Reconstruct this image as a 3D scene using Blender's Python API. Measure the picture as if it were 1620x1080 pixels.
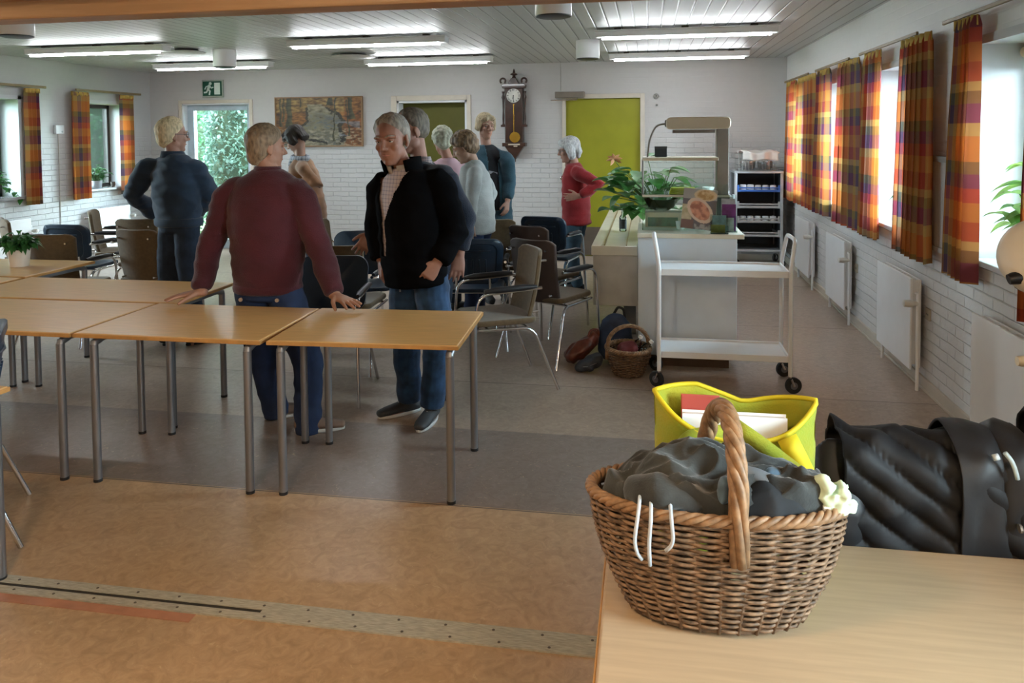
import bpy, bmesh, math, random
import numpy as np
from mathutils import Vector, Matrix, noise

for _o in list(bpy.data.objects):
    bpy.data.objects.remove(_o, do_unlink=True)
SC = bpy.context.scene
COL = SC.collection
PI = math.pi
RND = random.Random(7)

# ------------------------------------------------------------------ camera
EYE = Vector((0.0, 0.0, 1.66))
FPX, CX, CY = 1216.2, 810.0, 263.5
YAW, PITCH, ROLL = 0.1751, 0.0420, -0.0084
_cy, _sy, _cp, _sp, _cr, _sr = math.cos(YAW), math.sin(YAW), math.cos(PITCH), math.sin(PITCH), math.cos(ROLL), math.sin(ROLL)
FW = Vector((-_sy * _cp, _cy * _cp, -_sp))
_r0 = Vector((_cy, _sy, 0)); _u0 = _r0.cross(FW)
RT = _cr * _r0 + _sr * _u0
UP = -_sr * _r0 + _cr * _u0
cam = bpy.data.cameras.new('camera')
cam.sensor_width = 36.0
cam.lens = FPX / 1620.0 * 36.0
cam.shift_y = -(540.0 - CY) / 1620.0
cam.clip_start = 0.05
cam_o = bpy.data.objects.new('camera', cam)
COL.objects.link(cam_o)
cam_o.matrix_world = Matrix(((RT.x, UP.x, -FW.x, EYE.x), (RT.y, UP.y, -FW.y, EYE.y), (RT.z, UP.z, -FW.z, EYE.z), (0, 0, 0, 1)))
SC.camera = cam_o

def ray(u, v):
    return RT * ((u - CX) / FPX) + FW + UP * ((CY - v) / FPX)
def at(u, v, y):
    "point of the sight line through photo pixel (u, v) on the upright plane y"
    d = ray(u, v); return EYE + d * (y / d.y)
def atz(u, v, z=0.0):
    d = ray(u, v); return EYE + d * ((z - EYE.z) / d.z)

# ------------------------------------------------------------------ light
SC.view_settings.view_transform = 'Standard'
SC.view_settings.look = 'None'
SC.view_settings.gamma = 1.0
SC.view_settings.use_curve_mapping = False
SC.view_settings.exposure = 0.45
SC.cycles.use_denoising = True
SC.cycles.max_bounces = 8
SC.cycles.diffuse_bounces = 4
SC.cycles.glossy_bounces = 3
SC.cycles.transmission_bounces = 6
SC.cycles.transparent_max_bounces = 12
SC.cycles.sample_clamp_indirect = 6.0
SC.cycles.caustics_reflective = False
SC.cycles.caustics_refractive = False
W = bpy.data.worlds.new('overcast_sky'); SC.world = W
W.use_nodes = True
_nt = W.node_tree; _bg = _nt.nodes['Background']
_tc = _nt.nodes.new('ShaderNodeTexCoord'); _mp = _nt.nodes.new('ShaderNodeMapping')
_nz = _nt.nodes.new('ShaderNodeTexNoise'); _nz.inputs['Scale'].default_value = 2.2; _nz.inputs['Detail'].default_value = 4
_mp.inputs['Scale'].default_value = (1, 1, 3)
_rp = _nt.nodes.new('ShaderNodeValToRGB')
_rp.color_ramp.elements[0].position = 0.3; _rp.color_ramp.elements[0].color = (0.62, 0.80, 1.0, 1)
_rp.color_ramp.elements[1].position = 0.7; _rp.color_ramp.elements[1].color = (0.86, 0.95, 1.0, 1)
_nt.links.new(_tc.outputs['Generated'], _mp.inputs['Vector']); _nt.links.new(_mp.outputs['Vector'], _nz.inputs['Vector'])
_nt.links.new(_nz.outputs['Fac'], _rp.inputs['Fac']); _nt.links.new(_rp.outputs['Color'], _bg.inputs['Color'])
SKY = 52.0
_bg.inputs['Strength'].default_value = SKY
LAMP = 40.0          # radiance of the ceiling tubes
NEAR_LAMP = 120.0     # warm round lamps of the near half of the hall

# room size (metres)
XL, XR, YB, YN, ZC = -7.30, 1.76, 10.37, -2.6, 2.62
WT = 0.34            # wall thickness
R_WIN = [(8.82, 9.75), (7.12, 7.98), (5.47, 6.30), (3.72, 4.50), (0.35, 1.25), (-2.2, -0.8)]    # openings in the right wall along y; last one unseen, added for daylight
R_ROD = [(8.60, 10.02), (6.93, 8.25), (5.25, 6.60), (3.45, 4.82)]
L_WIN = [(9.02, 9.80), (7.15, 7.92), (5.3, 6.1)]
L_ROD = [(8.76, 10.04), (6.9, 8.26)]
SILL, HEAD = 0.975, 2.13

def portal(name, loc, rot, sx, sy):
    l = bpy.data.lights.new(name, 'AREA'); l.shape = 'RECTANGLE'; l.size = sx; l.size_y = sy
    l.cycles.is_portal = True
    o = bpy.data.objects.new(name, l); COL.objects.link(o); o.location = loc; o.rotation_euler = rot
for _a, _b in R_WIN:
    portal('window_portal', (XR + WT + 0.02, (_a + _b) / 2, (SILL + HEAD) / 2), (0, PI / 2, 0), HEAD - SILL, _b - _a)
for _a, _b in L_WIN:
    portal('window_portal', (XL - WT - 0.02, (_a + _b) / 2, (SILL + HEAD) / 2), (0, -PI / 2, 0), HEAD - SILL, _b - _a)
portal('door_portal', (-6.2, YB + WT + 0.02, 1.08), (-PI / 2, 0, 0), 0.95, 2.1)
# ------------------------------------------------------------------ materials
def _n(nt, t, **kw):
    n = nt.nodes.new(t)
    for k, v in kw.items():
        if k in n.inputs: n.inputs[k].default_value = v
        else: setattr(n, k, v)
    return n
def mat(name, col, rough=0.6, metal=0.0, var=0.12, vs=6.0, bump=0.0, bs=80.0, stretch=(1, 1, 1), spec=0.4, coat=0.0, sheen=0.0, col2=None, translucent=0.0):
    m = bpy.data.materials.new(name); m.use_nodes = True; nt = m.node_tree
    p = nt.nodes['Principled BSDF']
    p.inputs['Roughness'].default_value = rough; p.inputs['Metallic'].default_value = metal
    p.inputs['Specular IOR Level'].default_value = spec; p.inputs['Coat Weight'].default_value = coat
    p.inputs['Sheen Weight'].default_value = sheen
    tc = _n(nt, 'ShaderNodeTexCoord'); mp = _n(nt, 'ShaderNodeMapping'); mp.inputs['Scale'].default_value = stretch
    nt.links.new(tc.outputs['Object'], mp.inputs['Vector'])
    nz = _n(nt, 'ShaderNodeTexNoise', Scale=vs, Detail=5.0); nt.links.new(mp.outputs['Vector'], nz.inputs['Vector'])
    rp = _n(nt, 'ShaderNodeValToRGB')
    c2 = col2 or tuple(min(1, c * (1 + var)) for c in col)
    c1 = col if col2 else tuple(c * (1 - var) for c in col)
    rp.color_ramp.elements[0].position = 0.35; rp.color_ramp.elements[0].color = (*c1, 1)
    rp.color_ramp.elements[1].position = 0.65; rp.color_ramp.elements[1].color = (*c2, 1)
    nt.links.new(nz.outputs['Fac'], rp.inputs['Fac']); nt.links.new(rp.outputs['Color'], p.inputs['Base Color'])
    if bump:
        b = _n(nt, 'ShaderNodeBump', Strength=bump, Distance=0.004)
        n2 = _n(nt, 'ShaderNodeTexNoise', Scale=bs, Detail=3.0); nt.links.new(mp.outputs['Vector'], n2.inputs['Vector'])
        nt.links.new(n2.outputs['Fac'], b.inputs['Height']); nt.links.new(b.outputs['Normal'], p.inputs['Normal'])
    if translucent:
        out = nt.nodes['Material Output']; mx = _n(nt, 'ShaderNodeMixShader', Fac=translucent); tr = _n(nt, 'ShaderNodeBsdfTranslucent')
        nt.links.new(rp.outputs['Color'], tr.inputs['Color'])
        nt.links.new(p.outputs[0], mx.inputs[1]); nt.links.new(tr.outputs[0], mx.inputs[2]); nt.links.new(mx.outputs[0], out.inputs['Surface'])
    return m
def glass_mat(name, tint=(0.93, 0.98, 0.97), refl=0.9):
    m = bpy.data.materials.new(name); m.use_nodes = True; nt = m.node_tree; nt.nodes.remove(nt.nodes['Principled BSDF'])
    out = nt.nodes['Material Output']; t = _n(nt, 'ShaderNodeBsdfTransparent'); t.inputs['Color'].default_value = (*tint, 1)
    g = _n(nt, 'ShaderNodeBsdfGlossy'); g.inputs['Roughness'].default_value = 0.03
    fr = _n(nt, 'ShaderNodeFresnel', IOR=1.45); ml = _n(nt, 'ShaderNodeMath', operation='MULTIPLY'); ml.inputs[1].default_value = refl
    mx = _n(nt, 'ShaderNodeMixShader')
    nt.links.new(fr.outputs[0], ml.inputs[0]); nt.links.new(ml.outputs[0], mx.inputs['Fac'])
    nt.links.new(t.outputs[0], mx.inputs[1]); nt.links.new(g.outputs[0], mx.inputs[2]); nt.links.new(mx.outputs[0], out.inputs['Surface'])
    return m
def emit_mat(name, col, s):
    m = bpy.data.materials.new(name); m.use_nodes = True; nt = m.node_tree; nt.nodes.remove(nt.nodes['Principled BSDF'])
    e = _n(nt, 'ShaderNodeEmission', Strength=s); e.inputs['Color'].default_value = (*col, 1)
    nt.links.new(e.outputs[0], nt.nodes['Material Output'].inputs['Surface']); return m
def attr_mat(name, rough=0.6, bump=0.0):
    "colour read from the painted picture attribute 'paint'"
    m = bpy.data.materials.new(name); m.use_nodes = True; nt = m.node_tree; p = nt.nodes['Principled BSDF']
    p.inputs['Roughness'].default_value = rough; a = _n(nt, 'ShaderNodeAttribute', attribute_name='paint')
    nt.links.new(a.outputs['Color'], p.inputs['Base Color'])
    if bump:
        b = _n(nt, 'ShaderNodeBump', Strength=bump, Distance=0.003); nz = _n(nt, 'ShaderNodeTexNoise', Scale=60.0)
        nt.links.new(nz.outputs['Fac'], b.inputs['Height']); nt.links.new(b.outputs['Normal'], p.inputs['Normal'])
    return m
def brick_mat(name, axis, col):
    m = bpy.data.materials.new(name); m.use_nodes = True; nt = m.node_tree; p = nt.nodes['Principled BSDF']; p.inputs['Roughness'].default_value = 0.55
    tc = _n(nt, 'ShaderNodeTexCoord'); sx = _n(nt, 'ShaderNodeSeparateXYZ'); cx = _n(nt, 'ShaderNodeCombineXYZ')
    nt.links.new(tc.outputs['Object'], sx.inputs[0])
    wob = _n(nt, 'ShaderNodeTexNoise', Scale=5.0, Detail=2.0); nt.links.new(tc.outputs['Object'], wob.inputs['Vector'])
    ad = _n(nt, 'ShaderNodeMath', operation='MULTIPLY_ADD'); ad.inputs[1].default_value = 0.012
    nt.links.new(wob.outputs['Fac'], ad.inputs[0]); nt.links.new(sx.outputs['Z'], ad.inputs[2])
    nt.links.new(sx.outputs[axis], cx.inputs['X']); nt.links.new(ad.outputs[0], cx.inputs['Y'])
    br = _n(nt, 'ShaderNodeTexBrick', Scale=1.0); br.inputs['Brick Width'].default_value = 0.24; br.inputs['Row Height'].default_value = 0.0667
    br.inputs['Mortar Size'].default_value = 0.006; br.inputs['Mortar Smooth'].default_value = 0.9; br.inputs['Bias'].default_value = 0
    nt.links.new(cx.outputs[0], br.inputs['Vector'])
    nz = _n(nt, 'ShaderNodeTexNoise', Scale=14.0, Detail=4.0); nt.links.new(tc.outputs['Object'], nz.inputs['Vector'])
    mixh = _n(nt, 'ShaderNodeMath', operation='MULTIPLY_ADD'); mixh.inputs[1].default_value = -1.0
    nt.links.new(br.outputs['Fac'], mixh.inputs[0]); nt.links.new(nz.outputs['Fac'], mixh.inputs[2])
    mr = _n(nt, 'ShaderNodeMapRange'); mr.inputs['From Min'].default_value = 1.35; mr.inputs['From Max'].default_value = 1.75
    mr.inputs['To Min'].default_value = 1.0; mr.inputs['To Max'].default_value = 0.14
    nt.links.new(sx.outputs['Z'], mr.inputs['Value'])
    b = _n(nt, 'ShaderNodeBump', Distance=0.006); nt.links.new(mr.outputs[0], b.inputs['Strength'])
    nt.links.new(mixh.outputs[0], b.inputs['Height']); nt.links.new(b.outputs['Normal'], p.inputs['Normal'])
    rp = _n(nt, 'ShaderNodeValToRGB'); rp.color_ramp.elements[0].color = (*[c * 0.93 for c in col], 1); rp.color_ramp.elements[1].color = (*col, 1)
    nt.links.new(nz.outputs['Fac'], rp.inputs['Fac']); nt.links.new(rp.outputs['Color'], p.inputs['Base Color'])
    return m
def plank_mat(name, col, pitch, axis='X'):
    m = bpy.data.materials.new(name); m.use_nodes = True; nt = m.node_tree; p = nt.nodes['Principled BSDF']; p.inputs['Roughness'].default_value = 0.45
    tc = _n(nt, 'ShaderNodeTexCoord'); sx = _n(nt, 'ShaderNodeSeparateXYZ'); nt.links.new(tc.outputs['Object'], sx.inputs[0])
    d = _n(nt, 'ShaderNodeMath', operation='DIVIDE'); d.inputs[1].default_value = pitch; nt.links.new(sx.outputs[axis], d.inputs[0])
    f = _n(nt, 'ShaderNodeMath', operation='FRACT'); nt.links.new(d.outputs[0], f.inputs[0])
    pp = _n(nt, 'ShaderNodeMath', operation='PINGPONG'); pp.inputs[1].default_value = 0.5; nt.links.new(f.outputs[0], pp.inputs[0])
    rp = _n(nt, 'ShaderNodeValToRGB'); rp.color_ramp.elements[0].position = 0.015; rp.color_ramp.elements[0].color = (*[c * 0.42 for c in col], 1)
    rp.color_ramp.elements[1].position = 0.06; rp.color_ramp.elements[1].color = (*col, 1)
    nt.links.new(pp.outputs[0], rp.inputs['Fac']); nt.links.new(rp.outputs['Color'], p.inputs['Base Color'])
    r2 = _n(nt, 'ShaderNodeValToRGB'); r2.color_ramp.elements[0].position = 0.0; r2.color_ramp.elements[1].position = 0.09
    nt.links.new(pp.outputs[0], r2.inputs['Fac'])
    b = _n(nt, 'ShaderNodeBump', Strength=0.8, Distance=0.01); nt.links.new(r2.outputs['Color'], b.inputs['Height']); nt.links.new(b.outputs['Normal'], p.inputs['Normal'])
    return m
def floor_mat():
    m = bpy.data.materials.new('linoleum'); m.use_nodes = True; nt = m.node_tree; p = nt.nodes['Principled BSDF']
    tc = _n(nt, 'ShaderNodeTexCoord'); sx = _n(nt, 'ShaderNodeSeparateXYZ'); nt.links.new(tc.outputs['Object'], sx.inputs[0])
    nz = _n(nt, 'ShaderNodeTexNoise', Scale=16.0, Detail=8.0, Roughness=0.65, Distortion=1.6); nt.links.new(tc.outputs['Object'], nz.inputs['Vector'])
    n3 = _n(nt, 'ShaderNodeTexNoise', Scale=1.3, Detail=3.0); nt.links.new(tc.outputs['Object'], n3.inputs['Vector'])
    # sheets of linoleum laid across the hall, warmer near; dark strip is painted table shadow
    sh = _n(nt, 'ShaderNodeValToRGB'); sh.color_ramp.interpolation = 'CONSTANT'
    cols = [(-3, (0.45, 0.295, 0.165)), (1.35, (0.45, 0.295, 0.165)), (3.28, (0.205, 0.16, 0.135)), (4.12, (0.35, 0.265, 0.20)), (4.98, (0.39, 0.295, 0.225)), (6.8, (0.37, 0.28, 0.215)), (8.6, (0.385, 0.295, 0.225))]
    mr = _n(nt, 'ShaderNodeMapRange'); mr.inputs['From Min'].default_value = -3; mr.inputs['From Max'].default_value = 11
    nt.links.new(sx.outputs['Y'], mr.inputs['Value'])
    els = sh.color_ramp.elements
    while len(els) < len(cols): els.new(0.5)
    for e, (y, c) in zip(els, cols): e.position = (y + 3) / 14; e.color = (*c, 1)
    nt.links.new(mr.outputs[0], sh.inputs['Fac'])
    rp = _n(nt, 'ShaderNodeValToRGB'); rp.color_ramp.elements[0].position = 0.3; rp.color_ramp.elements[0].color = (0.8, 0.78, 0.76, 1)
    rp.color_ramp.elements[1].position = 0.72; rp.color_ramp.elements[1].color = (1.2, 1.22, 1.25, 1)
    nt.links.new(nz.outputs['Fac'], rp.inputs['Fac'])
    mu = _n(nt, 'ShaderNodeMixRGB', blend_type='MULTIPLY'); mu.inputs['Fac'].default_value = 1
    nt.links.new(sh.outputs['Color'], mu.inputs[1]); nt.links.new(rp.outputs['Color'], mu.inputs[2])
    # pale flecks
    n4 = _n(nt, 'ShaderNodeTexNoise', Scale=26.0, Detail=3.0, Distortion=2.6); nt.links.new(tc.outputs['Object'], n4.inputs['Vector'])
    r4 = _n(nt, 'ShaderNodeValToRGB'); r4.color_ramp.elements[0].position = 0.655; r4.color_ramp.elements[1].position = 0.72
    r4.color_ramp.elements[0].color = (0, 0, 0, 1); r4.color_ramp.elements[1].color = (0.45, 0.45, 0.45, 1); nt.links.new(n4.outputs['Fac'], r4.inputs['Fac'])
    m2 = _n(nt, 'ShaderNodeMixRGB'); nt.links.new(r4.outputs['Color'], m2.inputs['Fac']); nt.links.new(mu.outputs[0], m2.inputs[1]); m2.inputs[2].default_value = (0.62, 0.47, 0.28, 1)
    nt.links.new(m2.outputs[0], p.inputs['Base Color'])
    # seams
    sm = None
    for y in (1.35, 3.28, 4.98, 6.8, 8.6):
        s = _n(nt, 'ShaderNodeMath', operation='SUBTRACT'); s.inputs[1].default_value = y; nt.links.new(sx.outputs['Y'], s.inputs[0])
        a = _n(nt, 'ShaderNodeMath', operation='ABSOLUTE'); nt.links.new(s.outputs[0], a.inputs[0])
        l = _n(nt, 'ShaderNodeMath', operation='LESS_THAN'); l.inputs[1].default_value = 0.004; nt.links.new(a.outputs[0], l.inputs[0])
        if sm is None: sm = l
        else:
            q = _n(nt, 'ShaderNodeMath', operation='MAXIMUM'); nt.links.new(sm.outputs[0], q.inputs[0]); nt.links.new(l.outputs[0], q.inputs[1]); sm = q
    m3 = _n(nt, 'ShaderNodeMixRGB'); nt.links.new(sm.outputs[0], m3.inputs['Fac']); nt.links.new(m2.outputs[0], m3.inputs[1]); m3.inputs[2].default_value = (0.10, 0.07, 0.05, 1)
    nt.links.new(m3.outputs[0], p.inputs['Base Color'])
    rr = _n(nt, 'ShaderNodeMapRange'); rr.inputs['To Min'].default_value = 0.26; rr.inputs['To Max'].default_value = 0.44
    nt.links.new(n3.outputs['Fac'], rr.inputs['Value']); nt.links.new(rr.outputs[0], p.inputs['Roughness'])
    b = _n(nt, 'ShaderNodeBump', Strength=0.12, Distance=0.003); nt.links.new(nz.outputs['Fac'], b.inputs['Height']); nt.links.new(b.outputs['Normal'], p.inputs['Normal'])
    return m
def plaid_mat(name, shift):
    "checked curtain cloth: colour bands down the height mixed with bands across the width (cloth UV in metres)"
    m = bpy.data.materials.new(name); m.use_nodes = True; nt = m.node_tree; p = nt.nodes['Principled BSDF']; p.inputs['Roughness'].default_value = 0.85
    tc = _n(nt, 'ShaderNodeUVMap'); sx = _n(nt, 'ShaderNodeSeparateXYZ'); nt.links.new(tc.outputs[0], sx.inputs[0])
    def bands(axis, period, off, cols):
        a = _n(nt, 'ShaderNodeMath', operation='MULTIPLY_ADD'); a.inputs[1].default_value = 1 / period; a.inputs[2].default_value = off
        nt.links.new(sx.outputs[axis], a.inputs[0]); f = _n(nt, 'ShaderNodeMath', operation='FRACT'); nt.links.new(a.outputs[0], f.inputs[0])
        r = _n(nt, 'ShaderNodeValToRGB'); r.color_ramp.interpolation = 'CONSTANT'; e = r.color_ramp.elements
        while len(e) < len(cols): e.new(0.5)
        for k, (pos, c) in enumerate(cols): e[k].position = pos; e[k].color = (*c, 1)
        nt.links.new(f.outputs[0], r.inputs['Fac']); return r
    org, rust, plum, gold, olive, red, teal = (0.46, 0.155, 0.03), (0.33, 0.055, 0.02), (0.10, 0.03, 0.075), (0.40, 0.25, 0.075), (0.12, 0.10, 0.035), (0.35, 0.04, 0.03), (0.07, 0.085, 0.13)
    h = bands('Y', 0.84, shift, [(0, org), (0.16, gold), (0.24, plum), (0.36, olive), (0.44, gold), (0.50, rust), (0.62, org), (0.74, red), (0.83, plum), (0.92, olive)])
    v = bands('X', 0.46, shift * 1.7, [(0, org), (0.14, plum), (0.24, gold), (0.36, rust), (0.50, teal), (0.60, gold), (0.70, org), (0.88, red)])
    mx = _n(nt, 'ShaderNodeMixRGB'); mx.inputs['Fac'].default_value = 0.42
    nt.links.new(h.outputs[0], mx.inputs[1]); nt.links.new(v.outputs[0], mx.inputs[2]); nt.links.new(mx.outputs[0], p.inputs['Base Color'])
    out = nt.nodes['Material Output']; ms = _n(nt, 'ShaderNodeMixShader', Fac=0.32); tr = _n(nt, 'ShaderNodeBsdfTranslucent')
    nt.links.new(mx.outputs[0], tr.inputs['Color']); nt.links.new(p.outputs[0], ms.inputs[1]); nt.links.new(tr.outputs[0], ms.inputs[2]); nt.links.new(ms.outputs[0], out.inputs['Surface'])
    return m
def check_mat(name, base, line, size):
    m = bpy.data.materials.new(name); m.use_nodes = True; nt = m.node_tree; p = nt.nodes['Principled BSDF']; p.inputs['Roughness'].default_value = 0.85
    tc = _n(nt, 'ShaderNodeTexCoord'); sx = _n(nt, 'ShaderNodeSeparateXYZ'); nt.links.new(tc.outputs['Object'], sx.inputs[0]); acc = None
    for ax in ('X', 'Z'):
        d = _n(nt, 'ShaderNodeMath', operation='DIVIDE'); d.inputs[1].default_value = size; nt.links.new(sx.outputs[ax], d.inputs[0])
        f = _n(nt, 'ShaderNodeMath', operation='FRACT'); nt.links.new(d.outputs[0], f.inputs[0])
        l = _n(nt, 'ShaderNodeMath', operation='LESS_THAN'); l.inputs[1].default_value = 0.25; nt.links.new(f.outputs[0], l.inputs[0])
        if acc is None: acc = l
        else:
            q = _n(nt, 'ShaderNodeMath', operation='ADD'); nt.links.new(acc.outputs[0], q.inputs[0]); nt.links.new(l.outputs[0], q.inputs[1]); acc = q
    h = _n(nt, 'ShaderNodeMath', operation='MULTIPLY'); h.inputs[1].default_value = 0.5; nt.links.new(acc.outputs[0], h.inputs[0])
    mx = _n(nt, 'ShaderNodeMixRGB'); mx.inputs[1].default_value = (*base, 1); mx.inputs[2].default_value = (*line, 1)
    nt.links.new(h.outputs[0], mx.inputs['Fac']); nt.links.new(mx.outputs[0], p.inputs['Base Color']); return m

# ------------------------------------------------------------------ object helpers
def tag(o, label=None, cat=None, group=None, kind=None):
    if label: o['label'] = label
    if cat: o['category'] = cat
    if group: o['group'] = group
    if kind: o['kind'] = kind
    return o
def thing(name, label, cat, loc=(0, 0, 0), rz=0.0, group=None):
    o = bpy.data.objects.new(name, None); COL.objects.link(o); o.empty_display_size = 0.1
    o.location = loc; o.rotation_euler = (0, 0, rz); return tag(o, label, cat, group)
def obj(name, me, m=None, parent=None):
    o = bpy.data.objects.new(name, me); COL.objects.link(o)
    if m is not None:
        me.materials.clear(); me.materials.append(m)
    if parent is not None: o.parent = parent
    return o
def dup(root, loc, rz, label=None, group=None):
    c = root.copy(); COL.objects.link(c); c.location = loc; c.rotation_euler = (0, 0, rz)
    if label: c['label'] = label
    if group: c['group'] = group
    for ch in list(root.children):
        d = ch.copy(); COL.objects.link(d); d.parent = c
        for g in list(ch.children):
            e = g.copy(); COL.objects.link(e); e.parent = d
    return c

class MB:
    "collects shapes; build() links them as ONE mesh object"
    def __init__(s): s.v = []; s.f = []; s.M = Matrix.Identity(4)
    def add(s, vs, fs):
        n = len(s.v); s.v += [tuple(s.M @ Vector(p)) for p in vs]; s.f += [tuple(i + n for i in f) for f in fs]; return s
    def box(s, lo, hi, M=None):
        x0, y0, z0 = lo; x1, y1, z1 = hi
        vs = [(x0, y0, z0), (x1, y0, z0), (x1, y1, z0), (x0, y1, z0), (x0, y0, z1), (x1, y0, z1), (x1, y1, z1), (x0, y1, z1)]
        if M is not None: vs = [tuple(M @ Vector(p)) for p in vs]
        return s.add(vs, [(0, 3, 2, 1), (4, 5, 6, 7), (0, 1, 5, 4), (1, 2, 6, 5), (2, 3, 7, 6), (3, 0, 4, 7)])
    def tube(s, pts, r, n=8, closed=False, rs=None, flat=1.0):
        pts = [Vector(p) for p in pts]; N = len(pts); rings = []
        t0 = (pts[1] - pts[0]).normalized(); up = Vector((0, 0, 1)) if abs(t0.z) < 0.9 else Vector((1, 0, 0))
        nrm = t0.cross(up).normalized()
        for i, p in enumerate(pts):
            if closed: t = (pts[(i + 1) % N] - pts[i - 1])
            else: t = pts[min(i + 1, N - 1)] - pts[max(i - 1, 0)]
            t.normalize(); nrm = (nrm - t * nrm.dot(t)); nrm.normalize(); b = t.cross(nrm)
            rr = rs[i] if rs else r
            rings.append([p + (nrm * math.cos(2 * PI * k / n) * rr + b * math.sin(2 * PI * k / n) * rr * flat) for k in range(n)])
        vs = [q for rg in rings for q in rg]; fs = []
        for i in range(N if closed else N - 1):
            j = (i + 1) % N
            for k in range(n): fs.append((i * n + k, i * n + (k + 1) % n, j * n + (k + 1) % n, j * n + k))
        if not closed: fs += [tuple(range(n - 1, -1, -1)), tuple((N - 1) * n + k for k in range(n))]
        return s.add(vs, fs)
    def cyl(s, a, b, r, n=16): return s.tube([a, b], r, n)
    def lathe(s, prof, c=(0, 0, 0), n=24, sx=1.0, sy=1.0, cap=True):
        c = Vector(c); vs = []; fs = []; N = len(prof)
        for r, z in prof:
            for k in range(n): vs.append((c.x + r * sx * math.cos(2 * PI * k / n), c.y + r * sy * math.sin(2 * PI * k / n), c.z + z))
        for i in range(N - 1):
            for k in range(n): fs.append((i * n + k, i * n + (k + 1) % n, (i + 1) * n + (k + 1) % n, (i + 1) * n + k))
        if cap: fs += [tuple(range(n - 1, -1, -1)), tuple((N - 1) * n + k for k in range(n))]
        return s.add(vs, fs)
    def grid(s, fn, nu, nv, closed_u=False):
        vs = [tuple(fn(i / (nu if closed_u else nu - 1), j / (nv - 1))) for j in range(nv) for i in range(nu)]; fs = []
        for j in range(nv - 1):
            for i in range(nu if closed_u else nu - 1):
                k = (i + 1) % nu; fs.append((j * nu + i, j * nu + k, (j + 1) * nu + k, (j + 1) * nu + i))
        return s.add(vs, fs)
    def prism(s, poly, axis, lo, hi):
        "2-D outline extruded along an axis (0 x, 1 y, 2 z)"
        n = len(poly); vs = []
        for d in (lo, hi):
            for a, b in poly: vs.append({0: (d, a, b), 1: (a, d, b), 2: (a, b, d)}[axis])
        fs = [tuple(range(n)), tuple(range(2 * n - 1, n - 1, -1))] + [(i, i + n, (i + 1) % n + n, (i + 1) % n) for i in range(n)]
        return s.add(vs, fs)
    def mesh(s, name='m'):
        me = bpy.data.meshes.new(name); me.from_pydata(s.v, [], s.f); me.update(); return me
    def build(s, name, m, parent=None, smooth=None, bevel=0.0, seg=2, solid=0.0, sub=0):
        me = s.mesh(name)
        bm = bmesh.new(); bm.from_mesh(me); bmesh.ops.recalc_face_normals(bm, faces=bm.faces); bm.to_mesh(me); bm.free()
        o = obj(name, me, m, parent)
        if smooth is not None:
            for p in me.polygons: p.use_smooth = True
            if smooth < 180: me.set_sharp_from_angle(angle=math.radians(smooth))
        if solid:
            q = o.modifiers.new('solid', 'SOLIDIFY'); q.thickness = solid; q.offset = 0
        if bevel:
            q = o.modifiers.new('bevel', 'BEVEL'); q.width = bevel; q.segments = seg; q.limit_method = 'ANGLE'; q.angle_limit = math.radians(40)
        if sub:
            q = o.modifiers.new('sub', 'SUBSURF'); q.levels = sub; q.render_levels = sub
        return o
def struct(o): o['kind'] = 'structure'; return o

# ------------------------------------------------------------------ shared materials
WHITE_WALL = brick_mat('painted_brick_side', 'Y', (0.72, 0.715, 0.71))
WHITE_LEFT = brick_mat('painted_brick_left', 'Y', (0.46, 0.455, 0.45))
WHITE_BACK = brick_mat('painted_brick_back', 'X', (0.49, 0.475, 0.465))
PLAST = mat('white_plaster', (0.50, 0.51, 0.52), 0.7, var=0.04, bump=0.1)
CEIL = plank_mat('white_ceiling_boards', (0.52, 0.53, 0.52), 0.115)
LINO = floor_mat()
TRIM = mat('cream_trim', (0.56, 0.50, 0.42), 0.5, var=0.05)
WFRAME = mat('white_window_paint', (0.66, 0.68, 0.70), 0.4, var=0.04)
DFRAME = mat('dark_window_frame', (0.05, 0.045, 0.04), 0.5)
GLASS = glass_mat('window_glass')
CGLASS = glass_mat('case_glass', (0.90, 0.97, 0.95), 1.1)
WOODBEAM = mat('varnished_beam', (0.30, 0.165, 0.075), 0.45, var=0.15, vs=5, stretch=(0.4, 6, 6), bump=0.08)
BEECH = mat('beech_table_top', (0.62, 0.365, 0.14), 0.30, var=0.09, vs=9, stretch=(0.7, 9, 9), spec=0.5)
BEECH_PALE = mat('pale_beech_top', (0.42, 0.30, 0.185), 0.30, var=0.06, vs=9, stretch=(0.6, 9, 9), spec=0.5)
BEECH_EDGE = mat('beech_edge', (0.40, 0.20, 0.06), 0.4, var=0.1, vs=20)
STEEL = mat('silver_leg', (0.25, 0.25, 0.265), 0.35, metal=0.8, var=0.05)
CHROME = mat('chrome', (0.72, 0.72, 0.74), 0.14, metal=1.0, var=0.02)
BLACK = mat('black_plastic', (0.012, 0.012, 0.014), 0.4)
RUBBER = mat('black_rubber', (0.02, 0.02, 0.02), 0.7)
BROWNFAB = mat('olive_brown_upholstery', (0.105, 0.068, 0.032), 0.9, var=0.12, vs=40, bump=0.3, bs=350, sheen=0.2)
DARKWOOD = mat('dark_brown_back_shell', (0.045, 0.028, 0.022), 0.5, var=0.1)
NAVYPL = mat('navy_plastic', (0.008, 0.022, 0.045), 0.38, var=0.1)
WHITEMET = mat('white_enamel', (0.84, 0.85, 0.86), 0.3, var=0.02)
CREAM = mat('cream_enamel', (0.70, 0.62, 0.47), 0.4, var=0.03)
WHITECL = mat('white_cloth', (0.66, 0.64, 0.61), 0.9, var=0.05, bump=0.2)
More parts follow.
